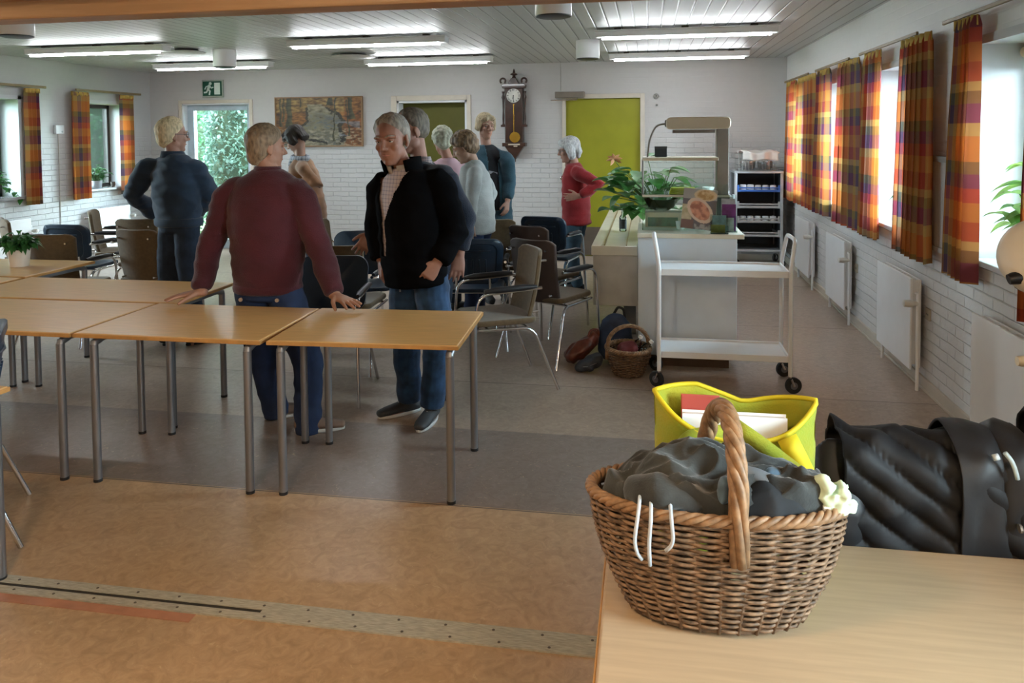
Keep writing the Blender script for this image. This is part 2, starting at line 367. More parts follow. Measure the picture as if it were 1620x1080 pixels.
# ------------------------------------------------------------------ the hall
def atx(u, v, x):
    d = ray(u, v); return EYE + d * (x / d.x)
def wall_x(name, x0, x1, y0, y1, z1, wins, m):
    "wall along y with window openings"
    b = MB(); ys = sorted(wins); cur = y0
    for a, c in ys:
        b.box((x0, cur, 0), (x1, a, z1)); b.box((x0, a, 0), (x1, c, SILL - 0.03)); b.box((x0, a, HEAD), (x1, c, z1)); cur = c
    b.box((x0, cur, 0), (x1, y1, z1)); return struct(b.build(name, m))
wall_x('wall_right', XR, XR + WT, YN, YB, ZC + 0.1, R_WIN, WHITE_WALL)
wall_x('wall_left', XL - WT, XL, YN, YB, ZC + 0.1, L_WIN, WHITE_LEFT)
GD0, GD1 = -6.78, -5.70           # glazed garden door
DW0, DW1 = -3.47, -2.46           # open doorway
YD0, YD1 = -1.09, -0.10           # yellow-green door
b = MB(); cur = XL - WT
for a, c, h in ((GD0, GD1, 2.15), (DW0, DW1, 2.14), (YD0, YD1, 2.13)):
    b.box((cur, YB, 0), (a, YB + WT, ZC + 0.1)); b.box((a, YB, h), (c, YB + WT, ZC + 0.1)); cur = c
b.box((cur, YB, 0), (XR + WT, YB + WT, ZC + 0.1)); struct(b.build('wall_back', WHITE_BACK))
struct(MB().box((XL - WT, YN - 0.2, 0), (XR + WT, YN, ZC + 0.1)).build('wall_front', mat('warm_plaster', (0.62, 0.52, 0.40), 0.8)))
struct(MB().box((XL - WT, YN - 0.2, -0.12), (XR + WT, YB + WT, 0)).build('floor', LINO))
struct(MB().box((XL - WT, YN - 0.2, ZC), (XR + WT, YB + WT, ZC + 0.12)).build('ceiling', CEIL))
# header beam of the folding wall and its floor track
b = MB(); b.box((XL, 2.30, 2.14), (XR, 2.50, ZC)); b.box((XL, 2.38, 2.08), (XR, 2.50, 2.16)); b.box((XL, 2.25, 2.19), (XR, 2.31, 2.30))
o = struct(b.build('trim_1', WOODBEAM, bevel=0.008)); o['label'] = 'varnished timber beam across the hall ceiling'
TRACK = mat('worn_track', (0.40, 0.37, 0.29), 0.6, var=0.2, vs=30, stretch=(1, 8, 1), bump=0.2)
b = MB(); b.box((XL, 2.43, 0), (-1.33, 2.475, 0.006)); b.box((XL, 2.375, 0), (-1.33, 2.412, 0.006)); b.box((-1.33, 2.375, 0), (XR, 2.475, 0.006))
o = struct(b.build('trim_2', TRACK)); 
struct(MB().box((XL, 2.41, 0.0), (-1.33, 2.432, 0.003)).build('trim_3', mat('track_slot', (0.03, 0.025, 0.02), 0.6)))
b = MB()
for i in range(34):
    for yy in (2.452, 2.394): b.lathe([(0.0055, 0), (0.004, 0.0015)], (-4.8 + i * 0.165 + (0.03 if yy < 2.4 else 0), yy, 0.006), 8)
struct(b.build('trim_4', mat('track_screw', (0.12, 0.10, 0.08), 0.4, metal=0.6)))
struct(MB().box((-3.6, 2.33, 0.0), (-1.55, 2.373, 0.002)).build('trim_5', mat('worn_pink_strip', (0.42, 0.19, 0.11), 0.5, var=0.12, vs=12)))
# skirting boards
b = MB(); b.box((XR - 0.018, YN, 0), (XR, YB, 0.075)); b.box((XR - 0.03, YN, 0), (XR - 0.018, YB, 0.016)); struct(b.build('baseboard_right', TRIM, bevel=0.004))
struct(MB().box((XL, YN, 0), (XL + 0.018, YB, 0.075)).build('baseboard_left', TRIM, bevel=0.004))
b = MB(); cur = XL
for a, c in ((GD0 - 0.06, GD1 + 0.06), (DW0 - 0.09, DW1 + 0.09), (YD0 - 0.06, YD1 + 0.06)):
    b.box((cur, YB - 0.018, 0), (a, YB, 0.075)); cur = c
b.box((cur, YB - 0.018, 0), (XR, YB, 0.075)); struct(b.build('baseboard_back', TRIM, bevel=0.004))

# windows: lining, frame, glass, sill
SILLM = mat('dark_sill', (0.20, 0.19, 0.19), 0.25, var=0.1)
SILLW = mat('sill_board', (0.55, 0.56, 0.58), 0.3, var=0.05)
def window(n, side, y0, y1, fm):
    s = 1 if side == 'right' else -1; x0 = XR if s > 0 else XL
    w = thing('window_%d' % n, None, None); struct(w)
    l = MB(); t = 0.012; X = lambda d: x0 + s * d
    def bx(d0, d1, ya, yb, za, zb, bb): bb.box((min(X(d0), X(d1)), ya, za), (max(X(d0), X(d1)), yb, zb))
    bx(0, WT - 0.06, y0, y0 + t, SILL, HEAD, l); bx(0, WT - 0.06, y1 - t, y1, SILL, HEAD, l); bx(0, WT - 0.06, y0, y1, HEAD - t, HEAD, l)
    # architrave round the opening
    a = 0.035
    bx(-0.014, 0, y0 - a, y0 + t, SILL, HEAD + a, l); bx(-0.014, 0, y1 - t, y1 + a, SILL, HEAD + a, l); bx(-0.014, 0, y0 - a, y1 + a, HEAD - t, HEAD + a, l)
    l.build('lining', PLAST, w)
    f = MB(); d0, d1 = WT - 0.10, WT - 0.03; q = 0.05
    bx(d0, d1, y0 + t, y0 + t + q, SILL, HEAD - t, f); bx(d0, d1, y1 - t - q, y1 - t, SILL, HEAD - t, f)
    bx(d0, d1, y0 + t, y1 - t, SILL, SILL + q, f); bx(d0, d1, y0 + t, y1 - t, HEAD - t - q, HEAD - t, f)
    f.build('window_frame', fm, w, bevel=0.004)
    g = MB(); bx(d0 + 0.03, d0 + 0.036, y0 + t + q, y1 - t - q, SILL + q, HEAD - t - q, g); g.build('pane', GLASS, w)
    b = MB(); bx(-0.045, WT - 0.03, y0 - 0.03, y1 + 0.03, SILL - 0.03, SILL, b); b.build('sill', SILLM if s < 0 else SILLW, w, bevel=0.005)
for i, (a, c) in enumerate(R_WIN): window(i + 1, 'right', a, c, WFRAME)
for i, (a, c) in enumerate(L_WIN): window(i + 7, 'left', a, c, DFRAME)

# garden door with one big pane
d = struct(thing('door_1', None, None))
f = MB(); f.box((GD0 - 0.05, YB - 0.02, 0), (GD0, YB + 0.02, 2.20)); f.box((GD1, YB - 0.02, 0), (GD1 + 0.05, YB + 0.02, 2.20)); f.box((GD0, YB - 0.02, 2.15), (GD1, YB + 0.02, 2.20)); f.build('architrave', TRIM, d, bevel=0.005)
f = MB(); f.box((GD0, YB, 0), (GD0 + 0.02, YB + WT, 2.15)); f.box((GD1 - 0.02, YB, 0), (GD1, YB + WT, 2.15)); f.box((GD0, YB, 2.13), (GD1, YB + WT, 2.15)); f.build('lining', WFRAME, d)
f = MB(); y0, y1 = YB + 0.10, YB + 0.15
f.box((GD0 + 0.02, y0, 0), (GD0 + 0.12, y1, 2.13)); f.box((GD1 - 0.10, y0, 0), (GD1 - 0.02, y1, 2.13)); f.box((GD0 + 0.12, y0, 2.05), (GD1 - 0.10, y1, 2.13)); f.box((GD0 + 0.12, y0, 0), (GD1 - 0.10, y1, 0.14)); f.build('door_frame', mat('blue_grey_paint', (0.42, 0.50, 0.56), 0.4), d, bevel=0.004)
MB().box((GD0 + 0.12, y0 + 0.02, 0.14), (GD1 - 0.10, y0 + 0.026, 2.05)).build('pane', GLASS, d)
MB().tube([(GD0 + 0.07, y0, 1.02), (GD0 + 0.07, y0 - 0.05, 1.02), (GD0 + 0.18, y0 - 0.055, 1.02)], 0.009).build('door_handle', CHROME, d)
# doorway with a shaded olive door set back in it
d = struct(thing('door_2', None, None)); OLIVE = mat('olive_door_paint', (0.085, 0.08, 0.004), 0.55, var=0.05)
f = MB(); f.box((DW0 - 0.08, YB - 0.025, 0), (DW0, YB + 0.02, 2.21)); f.box((DW1, YB - 0.025, 0), (DW1 + 0.06, YB + 0.02, 2.21)); f.box((DW0, YB - 0.025, 2.14), (DW1, YB + 0.02, 2.21)); f.build('architrave', TRIM, d, bevel=0.006)
f = MB(); f.box((DW0, YB, 0), (DW0 + 0.03, YB + WT, 2.14)); f.box((DW1 - 0.03, YB, 0), (DW1, YB + WT, 2.14)); f.box((DW0, YB, 2.11), (DW1, YB + WT, 2.14)); f.build('lining', WFRAME, d)
MB().box((DW0 + 0.03, YB + 0.20, 0.01), (DW1 - 0.03, YB + 0.24, 2.11)).build('door_leaf', OLIVE, d)
# yellow-green door with a kick plate
d = struct(thing('door_3', None, None)); LIME = mat('yellow_green_door_paint', (0.25, 0.24, 0.009), 0.5, var=0.04)
f = MB(); f.box((YD0 - 0.05, YB - 0.03, 0), (YD0, YB + 0.02, 2.19)); f.box((YD1, YB - 0.03, 0), (YD1 + 0.06, YB + 0.02, 2.19)); f.box((YD0, YB - 0.03, 2.13), (YD1, YB + 0.02, 2.19)); f.build('architrave', TRIM, d, bevel=0.006)
MB().box((YD0, YB + 0.02, 0.01), (YD1, YB + 0.06, 2.13)).build('door_leaf', LIME, d)
MB().box((YD0 + 0.01, YB + 0.012, 0.02), (YD1 - 0.01, YB + 0.02, 0.40)).build('kick_plate', mat('brown_kick_plate', (0.10, 0.075, 0.055), 0.5), d)
MB().box((YD0, YB + 0.06, 0.0), (YD1, YB + WT, 2.13)).build('back_panel', OLIVE, d)
# high plank box: what lies behind the olive door is closed
struct(MB().box((DW0 - 0.1, YB + WT, 0), (DW1 + 0.1, YB + WT + 0.05, 2.3)).build('wall_corridor', OLIVE))

# ------------------------------------------------------------------ outside
LAWN = mat('lawn', (0.07, 0.12, 0.03), 0.9, var=0.3, vs=3)
GRAVEL = mat('pale_paving', (0.42, 0.42, 0.42), 0.9, var=0.1)
struct(MB().box((-40, -20, -0.30), (XL - WT, 40, -0.16)).build('ground_lawn', LAWN)); struct(MB().box((XL - WT, YB + WT, -0.30), (XR + WT, 40, -0.16)).build('ground_lawn_back', LAWN)); struct(MB().box((XR + WT, -20, -0.30), (40, 40, -0.16)).build('ground_paving', GRAVEL))
LEAF_OUT = mat('garden_leaf', (0.025, 0.10, 0.04), 0.6, var=0.5, vs=1.5, translucent=0.35, col2=(0.08, 0.20, 0.08))
def leaf_quads(b, c, nrm, up, l, w, rnd):
    s = nrm.cross(up)
    if s.length < 1e-3: s = Vector((1, 0, 0))
    s.normalize(); t = up.normalized(); c = Vector(c)
    b.add([c, c + t * l * 0.45 + s * w * 0.5, c + t * l - nrm * l * 0.15, c + t * l * 0.45 - s * w * 0.5], [(0, 1, 2, 3)])
def hedge(name, label, cat, lo, hi, n, seed, m):
    r = random.Random(seed); root = thing(name, label, cat, ((lo[0] + hi[0]) / 2, (lo[1] + hi[1]) / 2, lo[2]))
    O = Vector(root.location); core = MB(); cen = Vector([(a + c) / 2 for a, c in zip(lo, hi)]); ext = Vector([(c - a) / 2 for a, c in zip(lo, hi)])
    core.grid(lambda u, v: (cen - O) + Vector((ext.x * 0.86 * math.cos(2 * PI * u) * math.sin(PI * v) ** 0.5, ext.y * 0.86 * math.sin(2 * PI * u) * math.sin(PI * v) ** 0.5, -ext.z * math.cos(PI * v))), 24, 12, True)
    core.build('branches', mat(name + '_inner', (0.02, 0.035, 0.015), 0.9), root, smooth=180)
    b = MB()
    for i in range(n):
        u, v = r.random(), r.random(); th = 2 * PI * u; ph = math.acos(1 - 2 * v); k = 0.86 + 0.26 * r.random() + 0.12 * noise.noise(Vector((th * 2, ph * 3, seed)))
        p = Vector((ext.x * math.cos(th) * math.sin(ph) ** 0.5, ext.y * math.sin(th) * math.sin(ph) ** 0.5, ext.z * math.cos(ph))) * k
        nr = Vector((r.gauss(0, 1), r.gauss(0, 1), r.gauss(0, 1) + 0.4)).normalized(); up = Vector((r.gauss(0, 1), r.gauss(0, 1), r.gauss(0, 0.7) - 0.4)).normalized()
        leaf_quads(b, cen - O + p, nr, up, 0.05 + 0.06 * r.random(), 0.03 + 0.03 * r.random(), r)
    b.build('foliage', m, root)
hedge('hedge', 'tall green hedge seen through the left-hand windows', 'hedge', (-12.6, 9.2, -0.2), (-10.2, 18.0, 3.6), 26000, 3, LEAF_OUT)
hedge('tree', 'leafy pale green tree outside the glazed garden door', 'tree', (-9.2, 12.6, -0.2), (-5.8, 15.0, 4.2), 17000, 5, LEAF_OUT)
hedge('shrub', 'grey-green feathery shrub outside the garden door, right of the tree', 'shrub', (-7.2, 11.3, -0.2), (-6.1, 12.3, 3.2), 7000, 9, mat('grey_leaf', (0.07, 0.12, 0.09), 0.6, var=0.4, vs=2, translucent=0.3))
for i in range(1):
    r = thing('garden_wall', 'pale rendered garden wall outside the glazed door', 'wall', (-9.62, 13.2, -0.2)); MB().box((-0.45, 0, 0), (0.28, 0.2, 3.4)).build('wall_panel', mat('render', (0.5, 0.5, 0.5), 0.9), r)
# ------------------------------------------------------------------ curtains
GOLDT = mat('gold_heading', (0.42, 0.27, 0.06), 0.8)
def fold_curtain(name, label, group, side, ya, yb, ytop0, ytop1, zt, zb, nf, shift, seed):
    "pleated plaid panel: ya..yb at the hem, ytop0..ytop1 gathered under the rod"
    s = 1 if side == 'right' else -1; x0 = (XR - 0.085) if s > 0 else (XL + 0.085)
    root = thing(name, label, 'curtain', (x0, (ya + yb) / 2, zb), 0, group); yc = (ya + yb) / 2; r = random.Random(seed); ph = r.random() * 6
    NU, NV = nf * 10 + 1, 30; vs = []; uv = []; wid = (yb - ya) * 1.7
    for j in range(NV):
        t = j / (NV - 1); z = zb + (zt - zb) * t; k = t ** 1.5
        a = ya * (1 - k) + ytop0 * k; c = yb * (1 - k) + ytop1 * k
        for i in range(NU):
            u = i / (NU - 1); w = 2 * PI * nf * u + ph + 0.5 * math.sin(3 * u + seed)
            amp = (0.036 + 0.010 * math.sin(5 * u + seed)) * (1.0 - 0.35 * t) * (0.35 if t > 0.97 else 1)
            vs.append((amp * math.sin(w) + 0.006 * noise.noise(Vector((u * 4, t * 3, seed))), a + (c - a) * (u + 0.018 * math.sin(2 * w)) - yc, z - zb)); uv.append((u * wid, z))
    fs = [(j * NU + i, j * NU + i + 1, (j + 1) * NU + i + 1, (j + 1) * NU + i) for j in range(NV - 1) for i in range(NU - 1)]
    me = bpy.data.meshes.new(name); me.from_pydata(vs, [], fs); l = me.uv_layers.new(name='UVMap')
    for p in me.polygons:
        p.use_smooth = True
        for li in p.loop_indices: l.data[li].uv = uv[me.loops[li].vertex_index]
    o = obj('cloth_panel', me, plaid_mat('plaid_%d' % seed, shift), root)
    tp = MB(); y0_, y1_ = ytop0 - yc, ytop1 - yc
    tp.grid(lambda u, v: (0.012 * math.sin(2 * PI * nf * u) - 0.004 * s, y0_ + (y1_ - y0_) * u, zt - zb - 0.05 + 0.055 * v), nf * 10, 2)
    tp.build('heading_tape', GOLDT, root, smooth=180, solid=0.004)
    return root
RODM = mat('brass_rail', (0.20, 0.14, 0.07), 0.5)
def rod(label, side, y0, y1):
    s = 1 if side == 'right' else -1; x0 = XR if s > 0 else XL
    root = thing('curtain_rail', label, 'curtain rail', (x0, (y0 + y1) / 2, 2.275), 0, None); h = (y1 - y0) / 2
    b = MB(); b.box((-0.093, -h, -0.010), (-0.077, h, 0.012)) if s > 0 else b.box((0.075, -h, -0.012), (0.095, h, 0.018)); b.build('rail', RODM, root, bevel=0.004)
    for q in (-h + 0.12, h - 0.12):
        c = MB(); c.box((-0.09, q - 0.01, -0.006), (0.0, q + 0.01, 0.012)) if s > 0 else c.box((0.0, q - 0.01, -0.006), (0.09, q + 0.01, 0.012)); c.build('bracket', WFRAME, root)
WN = ['window farthest along the right wall', 'second window from the far end on the right', 'middle right-hand window', 'nearest right-hand window']
for k, (a, c) in enumerate(R_ROD): rod('brass curtain rail above the ' + WN[k], 'right', a, c)
rod('brass curtain rail above the left window beside the garden door', 'left', *L_ROD[0]); rod('brass curtain rail above the window at the left edge', 'left', *L_ROD[1])
xr = XR - 0.085; xl = XL + 0.085
GC = 'plaid curtains on the right-hand wall'; GL = 'plaid curtains on the left-hand wall'
def yr(u, v): return atx(u, v, xr).y
def yl(u, v): return atx(u, v, xl).y
PLC = [  # hem px (far, near), top px, shift, folds, label
    ((1242, 300), (1256, 300), (1246, 132), (1259, 130), 0.10, 4, 'short plaid curtain at the far end of the right wall, above the cup rack'),
    ((1260, 318), (1289, 318), (1264, 124), (1291, 118), 0.55, 5, 'dark plaid curtain on the near side of the farthest right-hand window'),
    ((1289, 329), (1308, 329), (1295, 114), (1312, 110), 0.30, 4, 'purple and cream lit curtain just left of the second right-hand window'),
    ((1320, 346), (1358, 347), (1328, 103), (1359, 96), 0.80, 5, 'rust plaid curtain on the near side of the second right-hand window'),
    ((1362, 362), (1388, 362), (1370, 86), (1394, 80), 0.42, 4, 'light-struck plaid curtain on the far side of the middle right-hand window'),
    ((1416, 388), (1470, 390), (1428, 64), (1474, 54), 0.95, 6, 'wide orange plaid curtain on the near side of the middle right-hand window'),
    ((1493, 424), (1537, 428), (1513, 36), (1547, 26), 0.22, 5, 'tall plaid curtain on the far side of the nearest right-hand window')]
for k, (p, q, t0, t1, sh, nf, lab) in enumerate(PLC):
    fold_curtain('curtain', lab, GC, 'right', yr(*q), yr(*p), yr(*t1), yr(*t0), 2.255, 0.85, nf, sh, k + 1)
fold_curtain('curtain', 'plaid curtain cut by the right edge of the picture', GC, 'right', 3.38, 3.84, 3.40, 3.80, 2.255, 0.80, 5, 0.6, 11)
PLL = [((117, 312), (143, 312), 0.62, 4, 'dark plaid curtain left of the window beside the garden door'), ((194, 304), (214, 304), 0.9, 4, 'bright orange plaid curtain right of the window beside the garden door'), ((45, 321), (67, 320), 0.35, 4, 'orange plaid curtain right of the window at the left edge')]
for k, (p, q, sh, nf, lab) in enumerate(PLL):
    a, c = yl(*p), yl(*q); fold_curtain('curtain', lab, GL, 'left', a, c, a, c + 0.02, 2.25, 0.87, nf, sh, k + 21)
# ------------------------------------------------------------------ radiators
def radiator(label, side, y0, y1, valve=-1):
    s = 1 if side == 'right' else -1; x0 = XR if s > 0 else XL
    root = thing('radiator', label, 'radiator', (x0, (y0 + y1) / 2, 0), 0, 'white panel radiators under the windows'); h = (y1 - y0) / 2
    def bx(b, d0, d1, ya, yb, za, zb): return b.box((min(-s * d0, -s * d1), ya, za), (max(-s * d0, -s * d1), yb, zb))
    bx(MB(), 0.085, 0.10, -h, h, 0.12, 0.715).build('front_panel', WHITEMET, root, bevel=0.006)
    bx(MB(), 0.03, 0.045, -h + 0.01, h - 0.01, 0.13, 0.705).build('rear_panel', WHITEMET, root, bevel=0.004)
    b = MB()
    for i in range(12):
        yy = -h + 0.03 + (2 * h - 0.06) * i / 11; bx(b, 0.045, 0.085, yy - 0.003, yy + 0.003, 0.15, 0.70)
    b.build('fins', WHITEMET, root)
    yv = valve * (h + 0.035); X = -s * 0.065
    b = MB(); b.tube([(X, valve * h, 0.62), (X, yv, 0.62), (X, yv, 0.56), (X, yv, 0.0)], 0.011); b.build('pipe', WHITEMET, root, smooth=40); MB().tube([(X, -valve * (h - 0.03), 0.14), (X, -valve * (h - 0.03), 0.0)], 0.011).build('pipe', WHITEMET, root, smooth=40)
    b = MB(); b.tube([(X - s * 0.0, yv, 0.56), (X - s * 0.035, yv, 0.56)], 0.014, 12); b.tube([(X - s * 0.03, yv, 0.56), (X - s * 0.05, yv, 0.56), (X - s * 0.085, yv, 0.56), (X - s * 0.09, yv, 0.56)], 0.02, 14, rs=[0.021, 0.025, 0.022, 0.012]); b.build('valve', mat('valve_white', (0.7, 0.69, 0.64), 0.4), root, smooth=50)
radiator('white panel radiator farthest along the right wall, beside the cup rack', 'right', 8.46, 9.20)
radiator('white panel radiator below the second window from the far right corner', 'right', 6.97, 7.66)
radiator('white panel radiator below the middle right-hand window', 'right', 5.27, 6.00)
radiator('large cream-lit radiator at the right edge, nearest of the row', 'right', 3.30, 4.33)
radiator('white panel radiator behind the chairs in the left far corner', 'left', 9.0, 9.72, 1)
radiator('white panel radiator by the left wall, behind the potted plant', 'left', 7.10, 7.95, 1)
# ------------------------------------------------------------------ small things on the walls
def plate(name, label, cat, loc, axis, sx, sz, m):
    root = thing(name, label, cat, loc)
    d = 0.012
    if axis == 'x': lo, hi = (-d, -sx / 2, -sz / 2), (0, sx / 2, sz / 2)
    else: lo, hi = (-sx / 2, -d, -sz / 2), (sx / 2, 0, sz / 2)
    MB().box(lo, hi).build('cover', m, root, bevel=0.003)
    for k in (-1, 1):
        b = MB()
        if axis == 'x': b.cyl((-d - 0.001, k * 0.012, 0), (-d + 0.002, k * 0.012, 0), 0.006, 10)
        else: b.cyl((k * 0.012, -d - 0.001, 0), (k * 0.012, -d + 0.002, 0), 0.006, 10)
        b.build('socket_hole', BLACK, root)
    return root
OUTM = mat('beige_socket', (0.40, 0.36, 0.28), 0.5)
p = atx(1356, 424, XR); plate('wall_socket', 'small beige socket on the right wall between two far radiators', 'socket', p, 'x', 0.075, 0.075, OUTM)
p = atx(1470, 497, XR); plate('wall_socket', 'beige socket on the right wall nearest the camera', 'socket', p, 'x', 0.075, 0.075, OUTM)
p = atx(1286, 379, XR); plate('wall_socket', 'small grey socket on the right wall beside the farthest radiator', 'socket', p, 'x', 0.07, 0.07, OUTM)
p = at(1038, 152, YB); r = thing('wall_bell', 'small round bell on the back wall right of the lime door', 'bell', p); MB().tube([(0, 0, 0), (0, -0.03, 0), (0, -0.04, 0)], 0.035, 16, rs=[0.036, 0.034, 0.02]).build('dome', mat('grey_bell', (0.3, 0.29, 0.27), 0.4, metal=0.6), r, smooth=40); MB().cyl((0, -0.04, 0), (0, -0.05, 0), 0.008).build('striker', BLACK, r)
p = at(1039, 166, YB); r = thing('wall_hook', 'tiny knob on the back wall under the round bell', 'hook', p); MB().cyl((0, 0, 0), (0, -0.03, 0), 0.012).build('pin', CHROME, r); MB().lathe([(0.0, -0.012), (0.014, -0.006), (0.014, 0.006), (0.0, 0.012)], (0, -0.032, 0), 10).build('knob', mat('dark_knob', (0.1, 0.09, 0.08), 0.4), r)
p = atx(91, 205, XL); r = thing('wall_intercom', 'small white box on the left wall with a cable below', 'box', p); MB().box((0, -0.07, -0.055), (0.04, 0.07, 0.055)).build('case', WFRAME, r, bevel=0.008); MB().tube([(0.006, 0, -0.05), (0.006, 0, -1.55)], 0.004, 6).build('cable', mat('cable_cream', (0.5, 0.47, 0.42), 0.6), r); MB().cyl((0.038, 0.03, -0.025), (0.043, 0.03, -0.025), 0.01).build('button', CHROME, r)
p = at(887, 120, YB); r = thing('wall_cable', 'thin cable running from the ceiling to the door closer', 'cable', (p.x, YB, 2.24)); tag(r); MB().tube([(0, -0.006, 0), (0, -0.006, ZC - 2.245)], 0.005, 6).build('cable', mat('cable_grey', (0.35, 0.33, 0.3), 0.6), r)
p = at(902, 150, YB); r = thing('door_closer', 'grey door closer box above the lime door', 'door closer', (p.x, YB - 0.03, p.z)); MB().box((-0.2, -0.06, -0.045), (0.2, 0, 0.04)).build('case', mat('closer_brown', (0.20, 0.17, 0.14), 0.4, metal=0.3), r, bevel=0.01); MB().tube([(0.1, -0.04, -0.045), (0.1, -0.05, -0.07), (-0.25, -0.08, -0.075)], 0.008).build('arm', CHROME, r)
# notice board panel between the two nearest right windows
p0 = atx(1478, 255, XR - 0.02); p1 = atx(1499, 395, XR - 0.02)
r = thing('wall_board', 'pale boarded panel with grey top edge between right-hand curtains', 'board', (XR, (p0.y + p1.y) / 2, p1.z)); h = abs(p0.y - p1.y) / 2 + 0.07; hz = p0.z - p1.z
MB().box((-0.03, -h, 0), (0, h, hz)).build('panel', plank_mat('pale_boards', (0.46, 0.44, 0.42), 0.03, 'Y'), r); MB().box((-0.045, -h - 0.02, hz), (0, h + 0.02, hz + 0.035)).build('top_rail', mat('rail_grey', (0.22, 0.21, 0.2), 0.5), r); MB().box((-0.04, -h - 0.015, -0.03), (0, h + 0.015, 0)).build('bottom_rail', mat('rail_grey2', (0.35, 0.34, 0.33), 0.5), r)
# exit sign (white running figure and doorway on green)
p = at(338, 140.5, YB); r = thing('exit_sign', 'green emergency exit sign with running figure above garden door', 'sign', (p.x, YB, p.z)); GRN = mat('sign_green', (0.004, 0.055, 0.03), 0.4); WHT = mat('sign_white', (0.62, 0.70, 0.64), 0.5)
MB().box((-0.165, -0.035, -0.13), (0.165, 0, 0.13)).build('frame', mat('sign_rim', (0.30, 0.33, 0.28), 0.5), r, bevel=0.004); MB().box((-0.15, -0.039, -0.105), (0.15, -0.034, 0.108)).build('face', GRN, r)
b = MB(); b.box((0.035, -0.042, -0.085), (0.125, -0.038, 0.085)); b.build('doorway_symbol', WHT, r)
b = MB(); b.tube([(-0.028, -0.039, 0.075), (-0.028, -0.0425, 0.075)], 0.022, 14)
def limb(pts, w):
    for (x0, z0), (x1, z1) in zip(pts[:-1], pts[1:]):
        d = Vector((x1 - x0, 0, z1 - z0)); n_ = Vector((-d.z, 0, d.x)).normalized() * w; e = d.normalized() * w * 0.6
        A, B = Vector((x0, 0, z0)) - e, Vector((x1, 0, z1)) + e
        q = [A + n_, B + n_, B - n_, A - n_]; b.prism([(k.x, k.z) for k in q], 1, -0.0425, -0.0385)
limb([(-0.045, 0.045), (-0.065, -0.01)], 0.019); limb([(-0.065, -0.01), (-0.035, -0.035), (-0.045, -0.085)], 0.011); limb([(-0.068, -0.015), (-0.09, -0.05), (-0.125, -0.055)], 0.011); limb([(-0.04, 0.045), (-0.012, 0.01), (0.015, 0.02)], 0.008); limb([(-0.05, 0.045), (-0.095, 0.03), (-0.115, -0.005)], 0.008)
b.build('running_figure', WHT, r)
# roller blind in the nearest window
r = thing('roller_blind', 'rolled-up cream blind at the top of the nearest right window', 'blind', (XR + 0.2, 4.1, HEAD - 0.06)); MB().tube([(0, -0.37, 0), (0, 0.37, 0)], 0.032, 16).build('roll', CREAM, r, smooth=40)
MB().box((0.005, -0.36, -0.085), (0.012, 0.36, -0.02)).build('hem', CREAM, r)
# ------------------------------------------------------------------ ceiling fittings
SPACER = mat('spacer_dark', (0.1, 0.09, 0.08), 0.6)
TUBE = emit_mat('lit_tube', (0.93, 0.97, 1.0), LAMP)
def strip_light(label, x, y):
    root = thing('ceiling_light', label, 'ceiling light', (x, y, ZC), 0, 'long fluorescent ceiling lights')
    MB().box((-0.80, -0.07, -0.085), (0.80, 0.07, -0.022)).box((-0.81, -0.085, -0.034), (0.81, 0.085, -0.022)).build('housing', WHITEMET, root, bevel=0.006)
    MB().box((-0.74, -0.062, -0.106), (0.74, -0.022, -0.086)).build('diffuser', TUBE, root)
    for q in (-0.6, 0, 0.6): MB().box((q - 0.03, -0.03, -0.022), (q + 0.03, 0.03, 0)).build('spacer', SPACER, root)
for (x, y), lab in zip([(-5.62, 7.14), (-5.46, 9.03), (-2.68, 7.13), (-2.64, 9.1), (0.33, 7.13), (0.35, 9.25)], ['lit strip light at far left of the ceiling, nearer row', 'lit strip light at the back left, partly behind a white drum', 'lit strip light in the middle of the nearer row', 'lit strip light in the middle of the back row', 'lit strip light on the right, nearer row', 'lit strip light on the right, close to the back wall']): strip_light(lab, x, y)
def drum(label, x, y):
    root = thing('ceiling_drum', label, 'ceiling lamp', (x, y, ZC), 0, 'round white ceiling drums')
    MB().lathe([(0.118, -0.185), (0.122, -0.18), (0.122, 0.0), (0.115, 0.0)], n=32).build('drum', WHITEMET, root, smooth=40); MB().lathe([(0.0, -0.199), (0.09, -0.199), (0.116, -0.192), (0.118, -0.18), (0.1, -0.175)], n=32).build('dark_base', BLACK, root, smooth=40)
for (x, y), lab in zip([(-4.70, 5.11), (-4.63, 7.90), (-0.61, 5.06), (-0.61, 8.0)], ['white ceiling drum cut by the left edge under the beam', 'white ceiling drum hanging before the back left strip light', 'white ceiling drum just below the wooden beam', 'white ceiling drum near the two right-hand strip lights']): drum(lab, x, y)
def disc(label, x, y, r0):
    root = thing('ceiling_vent', label, 'vent', (x, y, ZC), 0, 'round ceiling vents'); MB().lathe([(0.0, -0.045), (r0 * 0.9, -0.042), (r0, -0.034), (r0 * 0.96, -0.026), (0, -0.026)], n=32).build('disc', CEIL2, root, smooth=40); MB().cyl((0, 0, -0.027), (0, 0, 0), r0 * 0.6, 24).build('neck', mat('vent_dark', (0.06, 0.055, 0.05), 0.7), root)
CEIL2 = mat('vent_white', (0.55, 0.55, 0.53), 0.5)
disc('round vent between the two left strip lights', -4.98, 7.73, 0.20); disc('flat round vent left of the back middle strip light', -3.42, 8.65, 0.26); disc('round vent beside the right-hand strip light', -0.27, 7.74, 0.20)
WARM = emit_mat('warm_bulb', (1.0, 0.70, 0.42), NEAR_LAMP)
